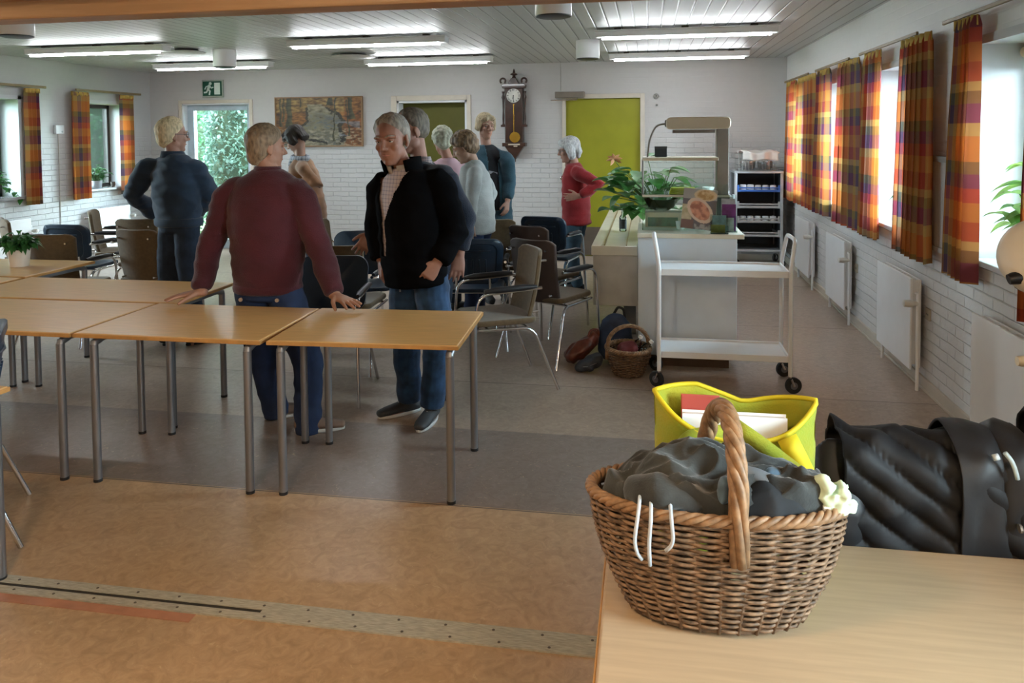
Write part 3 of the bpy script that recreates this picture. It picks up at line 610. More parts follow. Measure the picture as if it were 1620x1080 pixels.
for (x, y), lab in zip([(-4.6, 0.9), (-1.2, 0.4), (1.0, -0.9)], ['round warm ceiling lamp of the near hall, left', 'round warm ceiling lamp of the near hall, middle', 'round warm ceiling lamp of the near hall, right']):
    root = thing('ceiling_lamp', lab, 'ceiling lamp', (x, y, ZC), 0); MB().lathe([(0.16, -0.05), (0.20, -0.045), (0.20, 0), (0.19, 0)], n=32).build('base', WHITEMET, root); MB().lathe([(0.0, -0.10), (0.12, -0.085), (0.165, -0.05), (0.0, -0.045)], n=32, cap=False).build('lamp_shade', WARM, root, smooth=60)
# ------------------------------------------------------------------ wall clock
p = at(815, 152, YB); cz = p.z; r = thing('wall_clock', 'tall dark carved wooden wall clock with pendulum', 'clock', (p.x, YB, cz)); MAHO = mat('dark_mahogany', (0.035, 0.013, 0.007), 0.35, var=0.25, vs=12, coat=0.2)
q = lambda u, v: at(u, v, YB - 0.12) - Vector((p.x, 0, cz))
zt, zb = q(815, 140).z, q(815, 228).z
MB().box((-0.125, -0.13, zb), (0.125, 0, 0.10)).build('case', MAHO, r, bevel=0.01)
b = MB(); arch = [(-0.15, 0.10), (0.15, 0.10), (0.165, 0.14), (0.12, 0.17), (0.075, 0.16), (0.05, 0.20), (0.03, 0.235), (-0.03, 0.235), (-0.05, 0.20), (-0.075, 0.16), (-0.12, 0.17), (-0.165, 0.14)]; b.prism(arch, 1, -0.15, -0.02)
for s in (-1, 1): b.tube([(s * 0.145 + 0.035 * math.cos(a) * s, -0.13, 0.20 + 0.035 * math.sin(a)) for a in [x * 0.5 for x in range(-2, 9)]], 0.014, 8)
b.lathe([(0.018, 0.23), (0.03, 0.25), (0.014, 0.27), (0.05, 0.285), (0.05, 0.295), (0.018, 0.31), (0.012, 0.34), (0.003, 0.365)], (0, -0.085, 0), 14); b.build('pediment', MAHO, r, bevel=0.004)
for s in (-1, 1):
    c = MB(); c.lathe([(0.012, -0.42), (0.024, -0.40), (0.012, -0.37), (0.015, -0.30), (0.010, -0.2), (0.016, -0.05), (0.025, -0.02), (0.012, 0.02), (0.022, 0.06)], (s * 0.148, -0.10, 0), 12); c.box((s * 0.148 - 0.03, -0.13, -0.42), (s * 0.148 + 0.03, -0.06, -0.39)); c.build('side_column', MAHO, r, smooth=40)
b = MB(); b.box((-0.16, -0.15, zb - 0.03), (0.16, 0, zb + 0.02)); b.prism([(-0.13, zb - 0.03), (0.13, zb - 0.03), (0.06, zb - 0.13), (0.025, zb - 0.19), (-0.025, zb - 0.19), (-0.06, zb - 0.13)], 1, -0.12, 0); b.lathe([(0.0, -0.05), (0.018, -0.03), (0.012, -0.01), (0.03, 0.01)], (0, -0.06, zb - 0.2), 12); b.build('bracket', MAHO, r, bevel=0.005)
fc = MB(); fc.tube([(0, -0.13, 0), (0, -0.141, 0)], 0.095, 40); face = fc.build('dial', mat('dial_white', (0.62, 0.61, 0.56), 0.4), r)
b = MB()
for n_, s_ in enumerate(['XII', 'I', 'II', 'III', 'IV', 'V', 'VI', 'VII', 'VIII', 'IX', 'X', 'XI']):
    a = PI / 2 - n_ * PI / 6; w = 0.0085 * len(s_)
    for k, chh in enumerate(s_):
        off = (k - (len(s_) - 1) / 2) * 0.010
        def stroke(x0, z0, x1, z1, t=0.0022):
            d = Vector((x1 - x0, 0, z1 - z0)); nn = Vector((-d.z, 0, d.x)).normalized() * t
            pts = [Vector((x0, 0, z0)) + nn, Vector((x1, 0, z1)) + nn, Vector((x1, 0, z1)) - nn, Vector((x0, 0, z0)) - nn]; out = []
            for g in pts:
                X = g.x + off; Z = g.z + 0.078; out.append((X * math.sin(a) + Z * math.cos(a), -X * math.cos(a) + Z * math.sin(a)))
            b.prism(out, 1, -0.143, -0.1405)
        if chh == 'I': stroke(0, -0.011, 0, 0.011)
        elif chh == 'V': stroke(-0.005, 0.011, 0, -0.011); stroke(0.005, 0.011, 0, -0.011)
        else: stroke(-0.005, 0.011, 0.005, -0.011); stroke(0.005, 0.011, -0.005, -0.011)
b.build('numerals', BLACK, face)
b = MB(); b.prism([(-0.004, 0.0), (0.004, 0.0), (0.003, -0.075), (-0.003, -0.075)], 1, -0.147, -0.144); b.prism([(-0.005, 0.0), (0.003, 0.004), (-0.012, -0.048), (-0.016, -0.044)], 1, -0.146, -0.1435); b.tube([(0, -0.143, 0), (0, -0.149, 0)], 0.008, 12); b.build('hands', BLACK, face)
zp = q(819, 217).z; b = MB(); b.box((-0.006, -0.136, zp), (0.006, -0.132, -0.11)); b.tube([(0.015, -0.132, zp), (0.015, -0.145, zp)], 0.072, 30); b.build('pendulum', mat('brass', (0.55, 0.36, 0.06), 0.25, metal=0.9), r, smooth=30)
b = MB(); b.box((-0.075, -0.156, zb - 0.012), (0.085, -0.15, zb + 0.006)); b.box((0.0, -0.156, zb - 0.035), (0.05, -0.15, zb - 0.02)); b.build('nameplate', mat('ivory_plate', (0.5, 0.42, 0.33), 0.4), r)
# ------------------------------------------------------------------ painting: a generic autumn woodland stream
x0, x1 = at(437, 190, YB).x, at(575, 190, YB).x; z1, z0 = at(505, 153, YB).z, at(505, 232, YB).z
r = thing('painting', 'wide painting of a stream winding through an autumn wood', 'painting', ((x0 + x1) / 2, YB, (z0 + z1) / 2)); hw, hz = (x1 - x0) / 2, (z1 - z0) / 2
def lerp(a, c, t): return tuple(p + (q_ - p) * max(0, min(1, t)) for p, q_ in zip(a, c))
def wood_scene(u, v):
    "u right, v up, 0..1"
    nA = noise.fractal(Vector((u * 6, v * 7, 1.3)), 1.0, 2.0, 5); nB = noise.fractal(Vector((u * 16, v * 22, 5.1)), 1.0, 2.0, 3)
    col = lerp((0.20, 0.085, 0.025), (0.36, 0.15, 0.03), 0.5 + nA)
    if v > 0.70: col = lerp(col, (0.40, 0.27, 0.08), 0.5 + 0.4 * nB)
    if u > 0.80: col = lerp(col, (0.33, 0.10, 0.02), 0.6)
    c = 0.46 + 0.10 * math.sin((1 - v) * 4.4 - 0.6); wd = 0.05 + 0.30 * (1 - v); dd = abs(u - c - 0.06 * nA) / wd
    if dd < 1 and v < 0.86: col = lerp(lerp((0.42, 0.37, 0.22), (0.13, 0.14, 0.14), 0.5 + 1.2 * nB + 0.5 * nA), (0.50, 0.42, 0.24), (v - 0.55) * 2.5)
    if 0.9 < dd < 1.15 and v < 0.8: col = (0.05, 0.04, 0.02)
    if v < 0.35 and nB > 0.15: col = lerp(col, (0.45, 0.38, 0.25), 0.6)
    if 0.72 < u < 0.98 and 0.2 < v < 0.5 and nA > -0.1: col = lerp(col, (0.28, 0.29, 0.33), 0.7)
    for tx, w, lean, top, bot in ((0.15, 0.030, 0.02, 1, 0.38), (0.64, 0.022, 0.01, 1, 0.84), (0.86, 0.024, 0.06, 1, 0.55), (0.70, 0.008, -0.03, 1, 0.1), (0.05, 0.010, 0.01, 1, 0.4), (0.09, 0.008, 0.0, 1, 0.5), (0.29, 0.006, 0.0, 1, 0.8), (0.82, 0.007, 0.05, 0.95, 0.2)):
        xx = tx + lean * (1 - v) + 0.006 * math.sin(v * 20 + tx * 9)
        if bot < v <= top and abs(u - xx) < w * (1.0 + 0.9 * max(0, bot + 0.15 - v) / 0.15): col = lerp((0.055, 0.05, 0.022), (0.14, 0.12, 0.05), (u - xx) / w * 0.5 + 0.3)
    if abs(v - 0.25 - 0.9 * (u - 0.2) * (-0.6) - 0.05 * nA) < 0.02 and 0.2 < u < 0.6: col = (0.04, 0.035, 0.025)
    k = 0.50 + 0.5 * nB; return tuple(max(0.004, q_ * k) for q_ in col)
def picture(nu, nv, w, h, fn, name, rot=None):
    vs = [((i / (nu - 1) - 0.5) * w, 0, (j / (nv - 1) - 0.5) * h) for j in range(nv) for i in range(nu)]; fs = [(j * nu + i, j * nu + i + 1, (j + 1) * nu + i + 1, (j + 1) * nu + i) for j in range(nv - 1) for i in range(nu - 1)]
    me = bpy.data.meshes.new(name); me.from_pydata(vs, [], fs); a = me.color_attributes.new('paint', 'FLOAT_COLOR', 'POINT')
    for k in range(len(vs)): a.data[k].color = (*fn((k % nu) / (nu - 1), (k // nu) / (nv - 1)), 1)
    return me
pm = picture(170, 100, 2 * hw - 0.03, 2 * hz - 0.03, wood_scene, 'canvas'); o = obj('canvas', pm, attr_mat('oil_paint', 0.45, 0.3), r); o.location = (0, -0.033, 0)
MB().box((-hw + 0.012, -0.031, -hz + 0.012), (hw - 0.012, -0.005, hz - 0.012)).build('backing', mat('canvas_back', (0.3, 0.25, 0.18), 0.9), r)
b = MB(); t = 0.018; b.box((-hw, -0.045, -hz), (hw, 0, -hz + t)); b.box((-hw, -0.045, hz - t), (hw, 0, hz)); b.box((-hw, -0.045, -hz + t), (-hw + t, 0, hz - t)); b.box((hw - t, -0.045, -hz + t), (hw, 0, hz - t)); b.build('frame', mat('frame_wood', (0.24, 0.14, 0.07), 0.5), r, bevel=0.003)
# ------------------------------------------------------------------ tables
def table(label, cx, cy, w, d, rz, group=None, inset=(0.075, 0.045), top=BEECH, h=0.73):
    root = thing('meeting_table', label, 'table', (cx, cy, 0), rz, group)
    ix, iy = inset
    MB().box((-w / 2, -d / 2, h - 0.022), (w / 2, d / 2, h)).build('table_top', top, root, bevel=0.006, seg=3)
    b = MB()
    t = 0.004
    b.box((-w / 2 - t, -d / 2 - t, h - 0.021), (w / 2 + t, -d / 2 + 0.001, h - 0.003)); b.box((-w / 2 - t, d / 2 - 0.001, h - 0.021), (w / 2 + t, d / 2 + t, h - 0.003)); b.box((-w / 2 - t, -d / 2, h - 0.021), (-w / 2 + 0.001, d / 2, h - 0.003)); b.box((w / 2 - 0.001, -d / 2, h - 0.021), (w / 2 + t, d / 2, h - 0.003))
    b.build('edge_band', BEECH_EDGE, root, bevel=0.003)
    for sx in (-1, 1):
        for sy in (-1, 1):
            x, y = sx * (w / 2 - ix), sy * (d / 2 - iy)
            l = MB(); l.tube([(x, y, 0.012), (x, y, h - 0.06)], 0.0195, 18)
            l.tube([(x, y - sy * 0.0, h - 0.072), (x - sx * 0.0, y, h - 0.055), (x + (0.0), y - sy * 0.10, h - 0.030)], 0.019, 14)
            lo = l.build('leg', STEEL, root, smooth=45); MB().cyl((x, y, 0), (x, y, 0.014), 0.0205, 18).build('foot_cap', BLACK, lo)
        x = sx * (w / 2 - ix); MB().box((x - 0.016, -d / 2 + iy + 0.06, h - 0.055), (x + 0.016, d / 2 - iy - 0.06, h - 0.022)).build('rail', STEEL, root, bevel=0.004)
    return root
TG = 'beech meeting tables pushed together'
table('beech table at the right end of the front row, its corner beside the standing men', -1.285, 3.575, 0.885, 0.665, 0.045, TG, (0.045, 0.04))
table('beech table in the middle of the front row, hand of man in burgundy on it', -2.226, 3.545, 0.955, 0.66, 0.004, TG, (0.08, 0.035))
table('long beech table left of the middle front table, cut by the left edge', -3.42, 3.535, 1.40, 0.655, 0.0, TG, (0.08, 0.035))
table('long beech table in the second row, ends behind the burgundy sweater', -3.345, 4.19, 1.47, 0.60, 0.0, TG, (0.06, 0.035))
table('beech table behind the second row with white potted plant on it', -4.83, 4.82, 1.40, 0.66, 0.0, TG, (0.06, 0.035))
table('beech table at the left edge beside the second row', -4.83, 4.16, 1.40, 0.60, 0.0, TG, (0.06, 0.035))
table('beech table corner low at the left edge, nearest on the left', -3.09, 2.175, 1.40, 0.70, -0.06, None, (0.03, 0.035))
table('pale beech table in the foreground carrying the big wicker basket', 0.81, 1.32, 1.80, 0.96, 0.003, None, (0.08, 0.06), BEECH_PALE)
# ------------------------------------------------------------------ chairs
def rrect(w, h, r, n=6, cx=0, cz=0, taper=0.0):
    out = []
    for k, (sx, sz) in enumerate(((1, 1), (-1, 1), (-1, -1), (1, -1))):
        for i in range(n + 1):
            a = (k + i / n) * PI / 2; x = sx * (w / 2 - r) + r * math.cos(a); z = sz * (h / 2 - r) + r * math.sin(a); x *= 1 + taper * (z / h); out.append((cx + x, cz + z))
    return out
def curved_panel(b, w0, w1, z0, z1, y0, y1, bow, th, dip, nu=13, nv=9, rc=0.03):
    "back panel: bowed across its width, leaning back, rounded top corners; front and back skins closed"
    def pt(u, v, k):
        s = 2 * u - 1; w = w0 + (w1 - w0) * v; z = z0 + (z1 - z0) * v; e = 0
        if v > 0.85: z -= rc * 1.2 * max(0, abs(s) - 0.78) / 0.22 * (v - 0.85) / 0.15
        y = y0 + (y1 - y0) * v - 0.025 * math.sin(PI * v) * 0.6 + bow * s * s + k
        return (s * w / 2, y, z + dip * s * s * v)
    vs = [pt(i / (nu - 1), j / (nv - 1), -th / 2) for j in range(nv) for i in range(nu)] + [pt(i / (nu - 1), j / (nv - 1), th / 2) for j in range(nv) for i in range(nu)]
    N = nu * nv; fs = []
    for j in range(nv - 1):
        for i in range(nu - 1):
            q = (j * nu + i, j * nu + i + 1, (j + 1) * nu + i + 1, (j + 1) * nu + i); fs.append(q); fs.append(tuple(N + k for k in reversed(q)))
    for j in range(nv - 1):
        for i in (0, nu - 1): fs.append((j * nu + i, (j + 1) * nu + i, N + (j + 1) * nu + i, N + j * nu + i))
    for i in range(nu - 1):
        for j in (0, nv - 1): fs.append((j * nu + i, j * nu + i + 1, N + j * nu + i + 1, N + j * nu + i))
    b.add(vs, fs)
def bend(pts, r=0.06, n=5):
    P = [Vector(p) for p in pts]; out = [P[0]]
    for a, p, c in zip(P[:-2], P[1:-1], P[2:]):
        d0 = (a - p); d1 = (c - p); k = min(r, d0.length * 0.45, d1.length * 0.45); A = p + d0.normalized() * k; B = p + d1.normalized() * k
        for i in range(n + 1):
            t = i / n; out.append(A * (1 - t) ** 2 + p * 2 * t * (1 - t) + B * t * t)
    return out + [P[-1]]
def chair_frame(root, w=0.25):
    for s in (-1, 1):
        b = MB(); b.tube(bend([(s * (w + 0.025), 0.26, 0.005), (s * (w + 0.01), 0.215, 0.655), (s * (w + 0.005), -0.215, 0.675)], 0.09), 0.0105, 10); b.build('leg', CHROME, root, smooth=60)
        b = MB(); b.tube(bend([(s * (w - 0.02), 0.205, 0.425), (s * (w - 0.02), -0.16, 0.415), (s * (w + 0.02), -0.32, 0.005)], 0.07), 0.0105, 10); b.build('leg', CHROME, root, smooth=60)
        b = MB(); b.tube([(s * (w + 0.008), 0.17, 0.672), (s * (w + 0.007), 0.10, 0.678), (s * (w + 0.006), -0.10, 0.684), (s * (w + 0.005), -0.18, 0.684)], 0.02, 12, rs=[0.012, 0.021, 0.021, 0.013]); b.build('armrest', BLACK, root, smooth=60)
    b = MB(); b.tube([(-w + 0.02, 0.14, 0.425), (w - 0.02, 0.14, 0.425)], 0.009, 8); b.build('crossbar', CHROME, root, smooth=60); b = MB(); b.tube([(-w + 0.02, -0.12, 0.42), (w - 0.02, -0.12, 0.42)], 0.009, 8); b.build('crossbar', CHROME, root, smooth=60)
def seat_pad(b, w, d, z0, z1, y0):
    poly = [(x, y) for x, y in rrect(w, d, 0.06, 6, 0, y0)]; b.prism(poly, 2, z0, z1)
def brown_chair(label, shell=False):
    root = thing('conference_chair', label, 'chair', (0, 0, 0), 0, 'brown conference chairs with chrome arms')
    b = MB(); seat_pad(b, 0.46, 0.44, 0.440, 0.478, 0.02); b.build('seat', BROWNFAB, root, smooth=40, bevel=0.014, seg=3)
    b = MB(); curved_panel(b, 0.37, 0.405, 0.435, 0.90, -0.185, -0.268, 0.045, 0.03, 0.006); b.build('backrest', DARKWOOD if shell else BROWNFAB, root, smooth=50, bevel=0.009, seg=3)
    for q in (-0.15, 0.15):
        for z in (0.50, 0.83):
            MB().cyl((q, -0.215 - 0.075 * (z - 0.44) / 0.43 + 0.045 * (q / 0.19) ** 2 - 0.03, z), (q, -0.20 - 0.075 * (z - 0.44) / 0.43 + 0.045 * (q / 0.19) ** 2, z), 0.008, 10).build('back_bolt', CHROME, root)
    chair_frame(root); return root
def navy_chair(label, m=None):
    m = m or NAVYPL
    root = thing('shell_chair', label, 'chair', (0, 0, 0), 0, 'navy plastic shell chairs with black armrests')
    b = MB(); seat_pad(b, 0.45, 0.43, 0.430, 0.462, 0.02); b.build('seat', m, root, smooth=40, bevel=0.012, seg=3)
    b = MB(); n = 0; poly = rrect(0.46, 0.36, 0.085, 7, 0, 0.68, 0.12)
    def yy(x, z): return -0.20 - 0.07 * (z - 0.5) / 0.36 + 0.05 * (x / 0.23) ** 2
    P = len(poly); vs = []; fs = []
    for k, th in ((1.0, 0.012), (0.8, 0.006)):
        pass
    rings = [(1.0, -0.013), (0.97, -0.02), (0.80, -0.022), (0.76, -0.012), (0.4, -0.012), (0.0, -0.012), (0.0, 0.010), (0.5, 0.010), (0.9, 0.012), (1.0, 0.010)]
    for k, dy in rings:
        for x, z in poly: X, Z = x * k, 0.68 + (z - 0.68) * k; vs.append((X, yy(X, Z) + dy, Z))
    for i in range(len(rings)):
        j = (i + 1) % len(rings)
        for q in range(P): fs.append((i * P + q, i * P + (q + 1) % P, j * P + (q + 1) % P, j * P + q))
    bk = b.add(vs, fs).build('backrest', m, root, smooth=40)
    for x in (-0.10, -0.05, 0.0, 0.05, 0.10):
        MB().tube([(x, yy(x, 0.58) - 0.014, 0.58), (x, yy(x, 0.70) - 0.014, 0.70)], 0.006, 8).build('rib', m, bk, smooth=60)
    MB().tube([(-0.14, yy(-0.14, 0.765) - 0.014, 0.765), (0, yy(0, 0.765) - 0.014, 0.765), (0.14, yy(0.14, 0.765) - 0.014, 0.765)], 0.007, 8).build('rib', m, bk, smooth=60)
    for s in (-1, 1): MB().tube([(s * 0.13, -0.15, 0.425), (s * 0.13, -0.20, 0.46), (s * 0.13, -0.215, 0.56)], 0.011, 8).build('back_strut', CHROME, root, smooth=60)
    chair_frame(root, 0.245); return root
CH1 = brown_chair('proto'); CH2 = brown_chair('proto', True); CH3 = navy_chair('proto'); used = {}
def place(proto, label, x, y, deg):
    "deg: the way the sitter would face, 90 = towards the back wall"
    rz = math.radians(deg - 90)
    if id(proto) not in used:
        used[id(proto)] = 1; proto.location = (x, y, 0); proto.rotation_euler = (0, 0, rz); proto['label'] = label; return proto
    return dup(proto, (x, y, 0), rz, label)
def seat_at(proto, label, u, v, deg, z=None):
    "chair whose back top centre stands at photo pixel (u, v)"
    z = z or (0.85 if proto is CH3 else 0.885); p = atz(u, v, z); f = Vector((math.cos(math.radians(deg)), math.sin(math.radians(deg)), 0)); c = p + f * 0.26; return place(proto, label, c.x, c.y, deg)
seat_at(CH1, 'olive-brown chair at the far left, behind the potted plant', 2, 348, 50)
seat_at(CH1, 'olive-brown chair just right of the white potted plant, its back to the camera', 76, 374, 97)
seat_at(CH3, 'dark shell chair behind the brown chair next to the potted plant', 98, 357, 90, 0.85)
seat_at(CH1, 'tall narrow-looking brown chair turned right, in front of the left radiator', 143, 337, 28, 0.87)
seat_at(CH1, 'brown chair half hidden behind another, left of the man in denim', 212, 355, 96, 0.85)
seat_at(CH1, 'large brown chair back beside the legs of the man in denim', 212, 372, 86, 0.855)
seat_at(CH3, 'navy shell chair right behind the burgundy sleeve', 530, 413, -82, 0.82)
seat_at(CH1, 'brown chair just behind the navy chair by the burgundy sleeve', 528, 402, 92, 0.84)
seat_at(CH3, 'dark chair behind the stretched hand, below the painting', 574, 366, -70)
seat_at(CH1, 'brown chair seen edge-on below the tan jacket', 503, 348, 8, 0.90)
seat_at(CH3, 'navy ribbed chair back beside the hand of the man in navy', 747, 370, 98, 0.90)
seat_at(CH1, 'tall brown chair in front of the two women', 780, 346, 93, 0.905)
seat_at(CH2, 'dark brown chair with bolts in its back, between brown and navy chairs', 832, 362, 62, 0.875)
seat_at(CH2, 'dark brown chair just behind the olive chair at the right end', 838, 382, 62, 0.885)
seat_at(CH3, 'navy shell chair nearest the woman in red', 856, 340, 75, 0.875)
seat_at(CH1, 'olive chair at the right end of the group, seen from the side', 846, 394, 208)
place(CH3, 'dark shell chair at the left edge beside the low near table', -2.92, 2.66, 219)
place(CH1, 'brown chair under the black quilted coat', 0.655, 1.69, -90)
place(CH1, 'brown chair at the right edge under the black jacket', 1.245, 1.69, -90)
# ------------------------------------------------------------------ white trolley
T0, T1 = 0.075, 0.885; F0, F1 = 5.05, 5.40
r = thing('serving_trolley', 'white two-shelf trolley on castors before the buffet counter', 'trolley', ((T0 + T1) / 2, (F0 + F1) / 2, 0)); hx, hy = (T1 - T0) / 2, (F1 - F0) / 2
for nm, z in (('top_shelf', 0.765), ('bottom_shelf', 0.225)):
    b = MB(); b.box((-hx + 0.012, -hy + 0.008, z - 0.006), (hx - 0.012, hy - 0.008, z)); b.box((-hx + 0.012, -hy, z - 0.028), (hx - 0.012, -hy + 0.012, z + 0.014)); b.box((-hx + 0.012, hy - 0.012, z - 0.028), (hx - 0.012, hy, z + 0.014)); b.box((-hx, -hy, z - 0.028), (-hx + 0.012, hy, z + 0.014)); b.box((hx - 0.012, -hy, z - 0.028), (hx, hy, z + 0.014)); b.build(nm, WHITEMET, r, bevel=0.003)
for s in (-1, 1):
    x = s * (hx + 0.004); o_ = s * 0.03
    b = MB(); b.tube(bend([(x, -hy, 0.11), (x, -hy, 0.80), (x + o_, -hy + 0.03, 0.975), (x + o_, hy - 0.03, 0.975), (x, hy, 0.80), (x, hy, 0.11)], 0.05), 0.0135, 12); b.build('end_frame', WHITEMET, r, smooth=60)
def castor(root, x, y, R=0.05, ang=0.6):
    c = MB(); c.cyl((x, y, 0.085 + R * 0.6), (x, y, 0.05 + R), 0.012, 10)
    ca, sa = math.cos(ang), math.sin(ang)
    for k in (-1, 1):
        ox, oy = -sa * 0.018 * k, ca * 0.018 * k; c.tube([(x + ox, y + oy, 0.045 + R), (x + ox + ca * 0.02, y + oy + sa * 0.02, R)], 0.008, 6)
    f = c.build('castor_fork', CHROME, root, smooth=50)
    w = MB(); cx, cy = x + ca * 0.02, y + sa * 0.02; w.tube([(cx + sa * 0.014, cy - ca * 0.014, R), (cx - sa * 0.014, cy + ca * 0.014, R)], R, 24); w.build('wheel', RUBBER, f, smooth=40, bevel=0.005)
    h = MB(); h.tube([(cx + sa * 0.016, cy - ca * 0.016, R), (cx - sa * 0.016, cy + ca * 0.016, R)], R * 0.45, 16); h.build('hub', STEEL, f, smooth=40)
for sx in (-1, 1):
    for sy in (-1, 1): castor(r, sx * (hx + 0.004), sy * hy, 0.052, 0.25 if sx > 0 else 2.5)
# ------------------------------------------------------------------ buffet counter
CWHITE = mat('white_laminate', (0.72, 0.82, 0.92), 0.35, var=0.03)
CTOP = mat('cream_laminate', (0.74, 0.72, 0.60), 0.25, var=0.03, spec=0.6)
BX0, BX1, BY0, BY1, BZ = -0.07, 0.61, 5.50, 6.12, 0.955
r = thing('buffet_block', 'tall white buffet block behind the trolley, glass case on it', 'counter', ((BX0 + BX1) / 2, (BY0 + BY1) / 2, 0)); hx, hy = (BX1 - BX0) / 2, (BY1 - BY0) / 2
MB().box((-hx, -hy, 0.085), (hx, hy, BZ - 0.032)).build('body', CWHITE, r, bevel=0.003); MB().box((-hx + 0.02, -hy + 0.035, 0), (hx - 0.05, hy - 0.03, 0.085)).build('plinth', mat('brown_plinth', (0.13, 0.08, 0.05), 0.6), r)
MB().box((-hx - 0.004, -hy - 0.03, BZ - 0.032), (hx + 0.045, hy + 0.005, BZ)).build('worktop', CTOP, r, bevel=0.004)
LX0, LX1, LY0, LY1, LZ = -0.43, -0.078, 5.90, 9.15, 0.80
r = thing('tray_counter', 'long low cream-topped counter running back past the lime door', 'counter', ((LX0 + LX1) / 2, (LY0 + LY1) / 2, 0)); hx, hy = (LX1 - LX0) / 2, (LY1 - LY0) / 2
MB().box((-hx, -hy, LZ - 0.075), (hx, hy, LZ)).build('counter_top', CTOP, r, bevel=0.006)
MB().box((-hx + 0.012, -hy + 0.02, 0.335), (hx, -hy + 0.045, LZ - 0.076)).build('apron_panel', mat('beige_panel', (0.55, 0.53, 0.48), 0.45), r, bevel=0.003)
for x in (-hx + 0.10, hx - 0.085): MB().box((x - 0.005, -hy + 0.02, LZ - 0.001), (x + 0.005, hy - 0.02, LZ + 0.006)).build('tray_rail', mat('brown_rail', (0.25, 0.17, 0.07), 0.4), r)
for y in (-hy + 0.5, 0.2, hy - 0.2): MB().box((hx - 0.12, y - 0.03, 0), (hx - 0.02, y + 0.03, LZ - 0.076)).build('leg', mat('counter_leg_%d' % int(y * 10), (0.2, 0.19, 0.17), 0.5), r)
r = thing('base_cabinet', 'white kitchen cabinet run behind the tall buffet block', 'cabinet', (0.16, 7.5, 0)); MB().box((-0.225, -1.36, 0.09), (0.28, 1.4, 0.80)).build('body', CWHITE, r, bevel=0.003); MB().box((-0.232, -1.36, 0.80), (0.30, 1.42, 0.84)).build('worktop', CTOP, r, bevel=0.004); MB().box((-0.21, -1.3, 0), (0.24, 1.36, 0.09)).build('plinth', mat('plinth_dark', (0.1, 0.08, 0.06), 0.6), r)
# ------------------------------------------------------------------ glass buffet case
GX0, GX1, GY0, GY1 = -0.04, 0.575, 5.66, 6.08
r = thing('glass_case', 'glass buffet case with cream lamp hood standing on the white block', 'display case', ((GX0 + GX1) / 2, (GY0 + GY1) / 2, BZ + 0.001)); hx, hy = (GX1 - GX0) / 2, (GY1 - GY0) / 2
PH = mat('case_grey', (0.22, 0.20, 0.18), 0.4, metal=0.3)
zs = [at(1100, 310, GY0).z - BZ, at(1100, 252, GY0).z - BZ, at(1100, 204, GY0).z - BZ, at(1100, 185, GY0).z - BZ]
MB().box((hx - 0.075, -0.05, 0), (hx + 0.01, 0.09, zs[2])).build('post', PH, r, bevel=0.006)
hood = MB(); hc = (zs[2] + zs[3]) / 2; hood.prism([(x + 0.095, z + hc) for x, z in rrect(2 * hx - 0.16, 0.088, 0.03, 5)], 1, -0.13, 0.11); hood.build('lamp_hood', CREAM, r, smooth=40, bevel=0.006)
MB().box((-hx + 0.22, -0.09, zs[2] - 0.03), (hx - 0.09, 0.06, zs[2] - 0.005)).build('lamp_tray', PH, r, bevel=0.004)
MB().box((-hx, -hy + 0.02, zs[1] - 0.012), (hx - 0.075, hy - 0.05, zs[1] + 0.012)).build('upper_shelf', CREAM, r, bevel=0.004)
b = MB(); b.box((-hx, -hy, zs[0] - 0.006), (hx - 0.0, hy, zs[0] + 0.004)); b.build('middle_shelf', CGLASS, r); MB().box((-hx, -hy - 0.004, zs[0] - 0.009), (hx, -hy, zs[0] + 0.007)).build('shelf_edge', mat('edge_cream', (0.6, 0.58, 0.48), 0.4), r)
for nm, lo, hi in (('front_pane', (-hx, -hy, 0), (hx, -hy + 0.005, zs[0] - 0.01)), ('side_pane', (-hx, -hy + 0.005, 0), (-hx + 0.005, hy, zs[0] - 0.008)), ('side_pane', (hx - 0.005, -hy + 0.005, 0), (hx, -0.055, zs[0] - 0.008)), ('sneeze_guard', (-hx, -hy - 0.002, zs[0] + 0.008), (hx - 0.01, -hy + 0.003, zs[0] + 0.085)), ('upper_pane', (-hx + 0.01, hy - 0.06, zs[0] + 0.006), (hx - 0.08, hy - 0.055, zs[1] - 0.014))): MB().box(lo, hi).build(nm, CGLASS, r)
b = MB(); b.tube([(-hx + 0.004, -hy + 0.03, zs[0]), (-hx + 0.004, -hy + 0.03, zs[1])], 0.008, 8); b.build('upright', PH, r)
MB().tube(bend([(-hx + 0.19, -0.02, (zs[2] + zs[3]) / 2), (-hx + 0.10, -0.02, (zs[2] + zs[3]) / 2 - 0.01), (-hx + 0.05, -0.02, zs[2] - 0.08), (-hx + 0.035, -0.02, zs[1])], 0.08), 0.007, 8).build('flexible_conduit', mat('conduit', (0.25, 0.23, 0.2), 0.5), r, smooth=60)
MB().box((-hx + 0.165, -0.045, (zs[2] + zs[3]) / 2 - 0.025), (-hx + 0.185, 0.02, (zs[2] + zs[3]) / 2 + 0.025)).build('cable_gland', PH, r, bevel=0.004)
CZ = BZ + 0.0015
MB().box((-0.055, -0.03, 0), (0.06, 0.03, 0.075)).build('x', None) if False else None
r = thing('dark_box', 'small dark box on the upper shelf of the glass case', 'box', (0.095, 5.86, CZ + zs[1] + 0.013)); MB().box((-0.045, -0.03, 0), (0.045, 0.03, 0.075)).build('carton', mat('dark_card', (0.04, 0.05, 0.06), 0.6), r, bevel=0.003); MB().box((-0.046, -0.031, 0.06), (0.046, 0.031, 0.077)).build('lid', mat('dark_card2', (0.06, 0.07, 0.08), 0.5), r)
